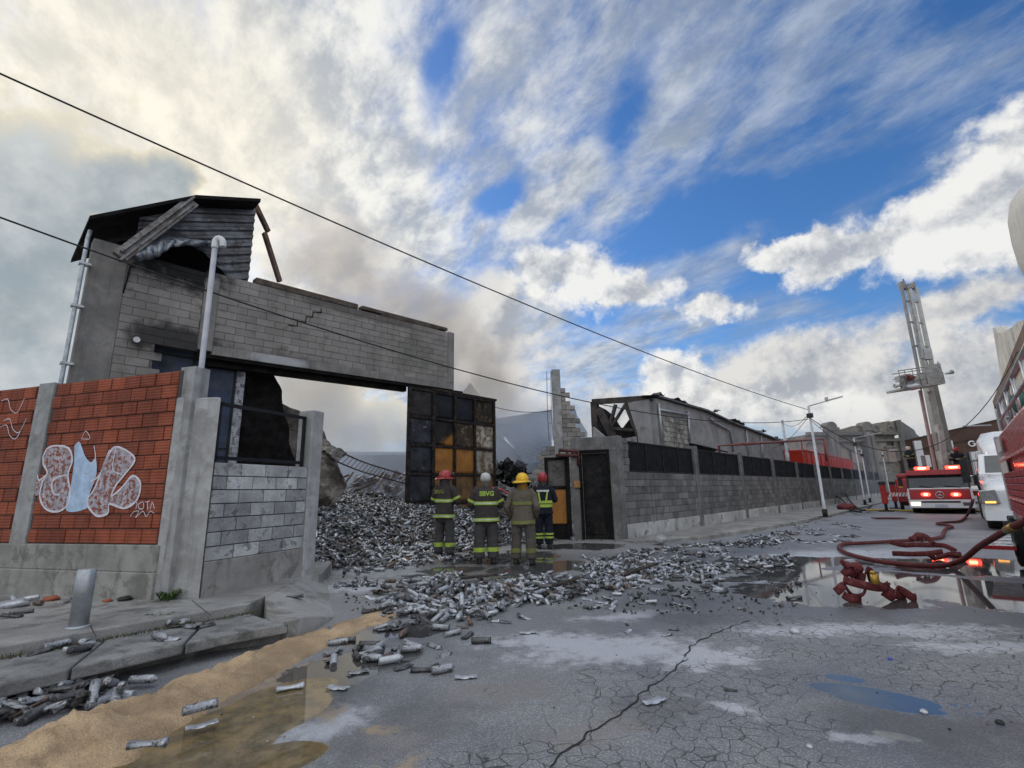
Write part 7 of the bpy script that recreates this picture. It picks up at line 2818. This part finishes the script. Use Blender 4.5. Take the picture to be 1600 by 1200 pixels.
hp = gp(1365, 938)
HF = Frame(hp, 0)
sc_ = hp.y / F_PX * .225 * .92
mb = ribbons(HF, sc_, [
    ([(352, 660), (430, 685), (540, 705), (650, 700), (662, 690)], .15, -.12),
    ([(365, 560), (395, 545), (430, 590), (470, 560), (490, 600), (440, 650)], .5, .02),
    ([(400, 640), (445, 585), (480, 555), (500, 640), (520, 690)], .4, .10),
    ([(305, 745), (345, 690), (400, 740), (450, 790), (480, 760), (500, 700)], .35, .0),
    ([(345, 760), (380, 800), (450, 795)], .3, -.05),
    ([(545, 600), (580, 620), (620, 690), (690, 740), (760, 800), (815, 805)], .45, .06),
    ([(600, 740), (660, 790), (730, 730), (760, 740), (800, 790), (820, 800)], .4, -.06),
    ([(480, 640), (540, 650), (600, 670)], .6, .15)], .105, 560, 805)
solo(mb, 'flat_hose_bundle', HOSEF, 'tangled pile of flat red hose standing in the puddle with a brass end', 'hose', HF)
mb = MB()
c = gp(1367, 905, .3)
mb.tube([c + Vector((0, 0, -.05)), c + Vector((0, 0, .06))], [.05, .045], 12)
mb.tube([c + Vector((-.02, .0, .06)), c + Vector((0, 0, .09))], [.035, .03], 12)
solo(mb, 'hose_end', M('yellow_brass_fitting', (.42, .27, .05), .4, .5, var=.2), 'yellow brass hose fitting on top of the tangled hose pile', 'fitting')
hp2 = gp(1445, 874)
HF2 = Frame(hp2, 0)
sc2 = hp2.y / F_PX * .225 * 1.02
mb = ribbons(HF2, sc2, [
    ([(700, 478), (800, 482), (900, 478), (1010, 470)], .15, -.10),
    ([(730, 410), (790, 432), (850, 428), (960, 436), (1080, 440), (1120, 475)], .2, .05),
    ([(860, 400), (905, 385), (950, 372), (985, 380), (1010, 430)], .45, .15),
    ([(930, 400), (965, 375), (980, 430)], .4, .22),
    ([(870, 470), (910, 510), (960, 520), (1010, 490), (1100, 505)], .4, -.2),
    ([(960, 505), (1040, 480), (1120, 490)], .35, -.12)], .10, 910, 520)
solo(mb, 'flat_hose_bundle', HOSEF, 'folded flat red hose lying inside the loop of the charged hose', 'hose', HF2)
for lab, (a, b) in (('left flat dark red mat lying on the road before the outrigger', (1378, 811)), ('right flat dark red mat lying on the road before the outrigger', (1399, 811))):
    p = gp(a, b)
    mb = MB()
    g = [[(-.30 + .6 * i / 6, -.28 + .56 * j / 5, .03 + .02 * noise.noise(Vector((i, j, a)))) for j in range(6)] for i in range(7)]
    mb.sheet(g[::-1], thick=.03)
    solo(mb, 'ground_mat', HOSEF, lab, 'mat', Frame(p, STREET - R(60)), fix=True)
YH = M('yellow_hose', (.42, .30, .06), .6, var=.2)
mb = MB()
mb.tube(bez([gp(1352, 797, .16), gp(1390, 797, .05), (gp(1430, 798, .05)), gp(1500, 796, .05), gp(1540, 800, .05)], 6), .05, 8)
solo(mb, 'yellow_hose', YH, 'yellow hose lying across the street behind the outriggers', 'hose')
for lab, pp in (('black hose hanging over the far street wall onto the pavement', [(1321, 768, .9), (1326, 780, .5), (1340, 794, .16), (1352, 797, .16), (1362, 790, .16)]),
                ('thin black cable looping along the far wall base', [(1307, 776, .7), (1315, 780, .4), (1330, 796, .15), (1345, 800, .15)])):
    mb = MB()
    mb.tube(bez([gp(*q_) for q_ in pp], 6), .05, 8)
    solo(mb, 'black_hose', RUB, lab, 'hose')
mb = MB()
p = gp(1323, 796, .125)
mb.ball((0, 0, .12), (.5, .4, .22), 12, 6)
mb.bump(.06, 4)
solo(mb, 'hose_heap', HOSEF, 'small dark red heap of hose at the foot of the far wall', 'hose', Frame(p, 0))

# ------------------------------------------------------------------ weeds and bits on the pavement
WEED = M('weed_green', (.045, .085, .022), .7, var=.35, scale=9)
rw_ = random.Random(21)
for lab, (u, v), z, sz in (('weed tuft at the foot of the pale concrete pier', (262, 938), .30, .16), ('small weed behind the bollard at the plinth foot', (113, 922), .30, .12), ('weed growing in the joint of the lower kerb slab', (250, 972), .22, .13), ('low weed at the left end of the plinth foot', (58, 918), .30, .10), ('weed at the plinth foot right of the bollard', (148, 925), .30, .08)):
    p = gp(u, v, z)
    mb = MB()
    for k in range(46):
        a, ln = rw_.uniform(0, 6.28), sz * rw_.uniform(.5, 1.1)
        d = Vector((math.cos(a), math.sin(a), 0))
        o_ = d * rw_.uniform(0, sz * .5)
        s = Vector((-d.y, d.x, 0)) * .012
        t1, t2 = o_ + d * ln * .45 + Vector((0, 0, ln * .65)), o_ + d * ln * .95 + Vector((0, 0, ln * rw_.uniform(.3, .8)))
        i_ = [mb.pt(q_) for q_ in (o_ - s * .4, o_ + s * .4, t1 + s, t1 - s, t2)]
        mb.face((i_[0], i_[1], i_[2], i_[3]))
        mb.face((i_[3], i_[2], i_[4]))
    solo(mb, 'weed', WEED, lab, 'plant', Frame(p, 0), 'weeds along the left pavement')
BR = M('brick_rubble', (.30, .09, .05), .9, var=.3, scale=8)
for lab, (u, v), m_, sz in (('flat brick fragment behind the bollard base', (80, 938), BR, .10), ('small brick crumb right of the bollard', (168, 940), BR, .06), ('dark clod on the pavement below the plinth', (195, 938), DARKW, .09),
                            ('pale wrapper lying at the left edge of the pavement', (22, 948), TIN[2], .16)):
    p = gp(u, v, .302)
    mb = MB()
    mb.ball((0, 0, sz * .2), (sz, sz * .6, sz * .28), 9, 5)
    mb.bump(sz * .22, 6 / sz * .3)
    solo(mb, 'rubble_bit', m_, lab, 'rubble', Frame(p, 0))
p = gp(732 / 3.2 * 0 + 1032, 846, .13)
mb = MB()
mb.ball((0, 0, .05), (.19, .15, .10), 10, 6)
mb.bump(.06, 5)
solo(mb, 'rubble_bit', CONC, 'grey concrete lump on the right pavement at the wall corner', 'rubble', Frame(p, 0))
for lab, (u, v), m_, sz in (('white pebble on cracked asphalt at the bottom edge', (1265, 1168), TIN[2], .02), ('pale stone beside the small blue puddle', (1444, 1114), TIN[2], .025), ('black clod right of the small blue puddle', (1563, 1131), DARKW, .025), ('blue plastic scrap on the cracked asphalt', (1391, 1031), M('blue_plastic', (.03, .06, .35), .5), .02), ('small pale flake in the powder patch', (1243, 989), TIN[2], .06)):
    p = gp(u, v, .0)
    mb = MB()
    mb.ball((0, 0, sz * .35), (sz, sz * .8, sz * .5), 9, 6)
    mb.bump(sz * .25, .8 / sz)
    solo(mb, 'pebble', m_, lab, 'stone', Frame(p, 0))
# scattered grit
mb = MB()
for k in range(900):
    l = Vector((rw_.uniform(-6, 14), rw_.uniform(2.2, 17), 0))
    if WALL.loc(l).y > -.4:
        continue
    s = rw_.uniform(.003, .012)
    mb.M = Matrix.Translation(l + Vector((0, 0, s * .4 + pave_z(l.x, l.y)))) @ Matrix.Rotation(rw_.uniform(0, 6), 4, 'Z')
    mb.ball((0, 0, 0), (s, s * .7, s * .6), 5, 3, rw_.random())
mb.M = None
solo(mb, 'gravel', M('road_grit', (.16, .155, .15), .9, var=.4, scale=1, attr=.8), 'loose grit and small stones on the road', None, kind='stuff')
# long crack across the road
mb = MB()
ck = [(860, 1196), (900, 1160), (950, 1130), (985, 1100), (1010, 1075), (1040, 1060), (1068, 1028), (1082, 1010), (1105, 995), (1140, 980), (1175, 968)]
P_ = [gp(*c) for c in ck]
Q_ = []
for a, b in zip(P_, P_[1:]):
    for k in range(7):
        p = a.lerp(b, k / 7)
        Q_.append(p + noise.noise_vector(p * 9) * .045)
row = []
for i, p in enumerate(Q_):
    d = (Q_[min(i + 1, len(Q_) - 1)] - Q_[max(i - 1, 0)]).normalized()
    s = Vector((-d.y, d.x, 0)) * (.0065 + .005 * noise.noise(p * 6))
    row.append([(p.x - s.x, p.y - s.y, .004), (p.x + s.x, p.y + s.y, .004)])
mb.sheet(row, smooth=False)
o = mb.build('road_crack', M('crack_dirt', (.018, .017, .016), .95, var=.3), fix=True)
tag(o, kind='structure')
# ------------------------------------------------------------------ smoke
def smoke(name, label, box, blobs, col, dens, nscale, aniso=.35):
    (x0, x1), (y0, y1), (z0, z1) = box
    mb = MB()
    mb.box(x0, x1, y0, y1, z0, z1)
    m = bpy.data.materials.new(name)
    m.use_nodes = True
    nt = m.node_tree
    nt.nodes.clear()
    tc = nd(nt, 'ShaderNodeTexCoord').outputs['Object']
    w = nd(nt, 'ShaderNodeTexNoise', {'Vector': tc, 'Scale': nscale, 'Detail': 5.0, 'Roughness': 0.58, 'Distortion': .6})
    f = None
    for c, r in blobs:
        b = blob(nt, tc, c, r)
        f = b if f is None else mth(nt, 'MAXIMUM', f, b)
    f = mth(nt, 'ADD', f, mth(nt, 'MULTIPLY', mth(nt, 'SUBTRACT', w.outputs[0], 0.5), 2.0))
    d = mth(nt, 'MULTIPLY', sstep(nt, f, 0.10, 0.95), dens)
    v = nd(nt, 'ShaderNodeVolumePrincipled', {'Color': (*col, 1), 'Density': d, 'Anisotropy': aniso})
    nd(nt, 'ShaderNodeOutputMaterial', {1: v.outputs[0]})
    o = mb.build(name, m)
    return tag(o, label, kind='stuff')


def sb(px, py, Y, rx, ry, rz):
    return (tuple(at_y(px, py, Y)), (rx, ry, rz))


smoke('smoke', 'drifting grey and brown smoke rising from the burnt yard', ((-26, 7), (24, 46), (0.1, 24)),
      [sb(760, 600, 34, 5, 7, 5), sb(660, 500, 35, 7, 7, 5), sb(540, 420, 36, 8, 7, 4.5), sb(480, 620, 33, 6, 6, 6), sb(700, 560, 34, 6, 7, 5), sb(560, 500, 35, 6, 6, 5)],
      (.87, .79, .70), .26, .22)
smoke('smoke', 'bluish smoke lying low behind the gateway and among the collapsed roofs', ((-26.5, 7.5), (23.5, 40), (0.12, 12)),
      [sb(590, 700, 31, 9, 6, 4.6), sb(790, 690, 31, 6, 6, 4.2), sb(890, 670, 36, 3.5, 4, 4), sb(500, 720, 31, 6, 6, 4)], (.70, .76, .86), .22, .3)
smoke('smoke', 'thin blue smoke hanging before the far end of the old building', ((14, 48), (38, 60), (0.2, 13)),
      [sb(1285, 720, 48, 7, 9, 6), sb(1245, 700, 46, 5, 8, 5), sb(1340, 745, 52, 6, 6, 4)], (.66, .70, .80), .024, .2)
SC.cycles.volume_step_rate = 1.0
SC.cycles.volume_max_steps = 96
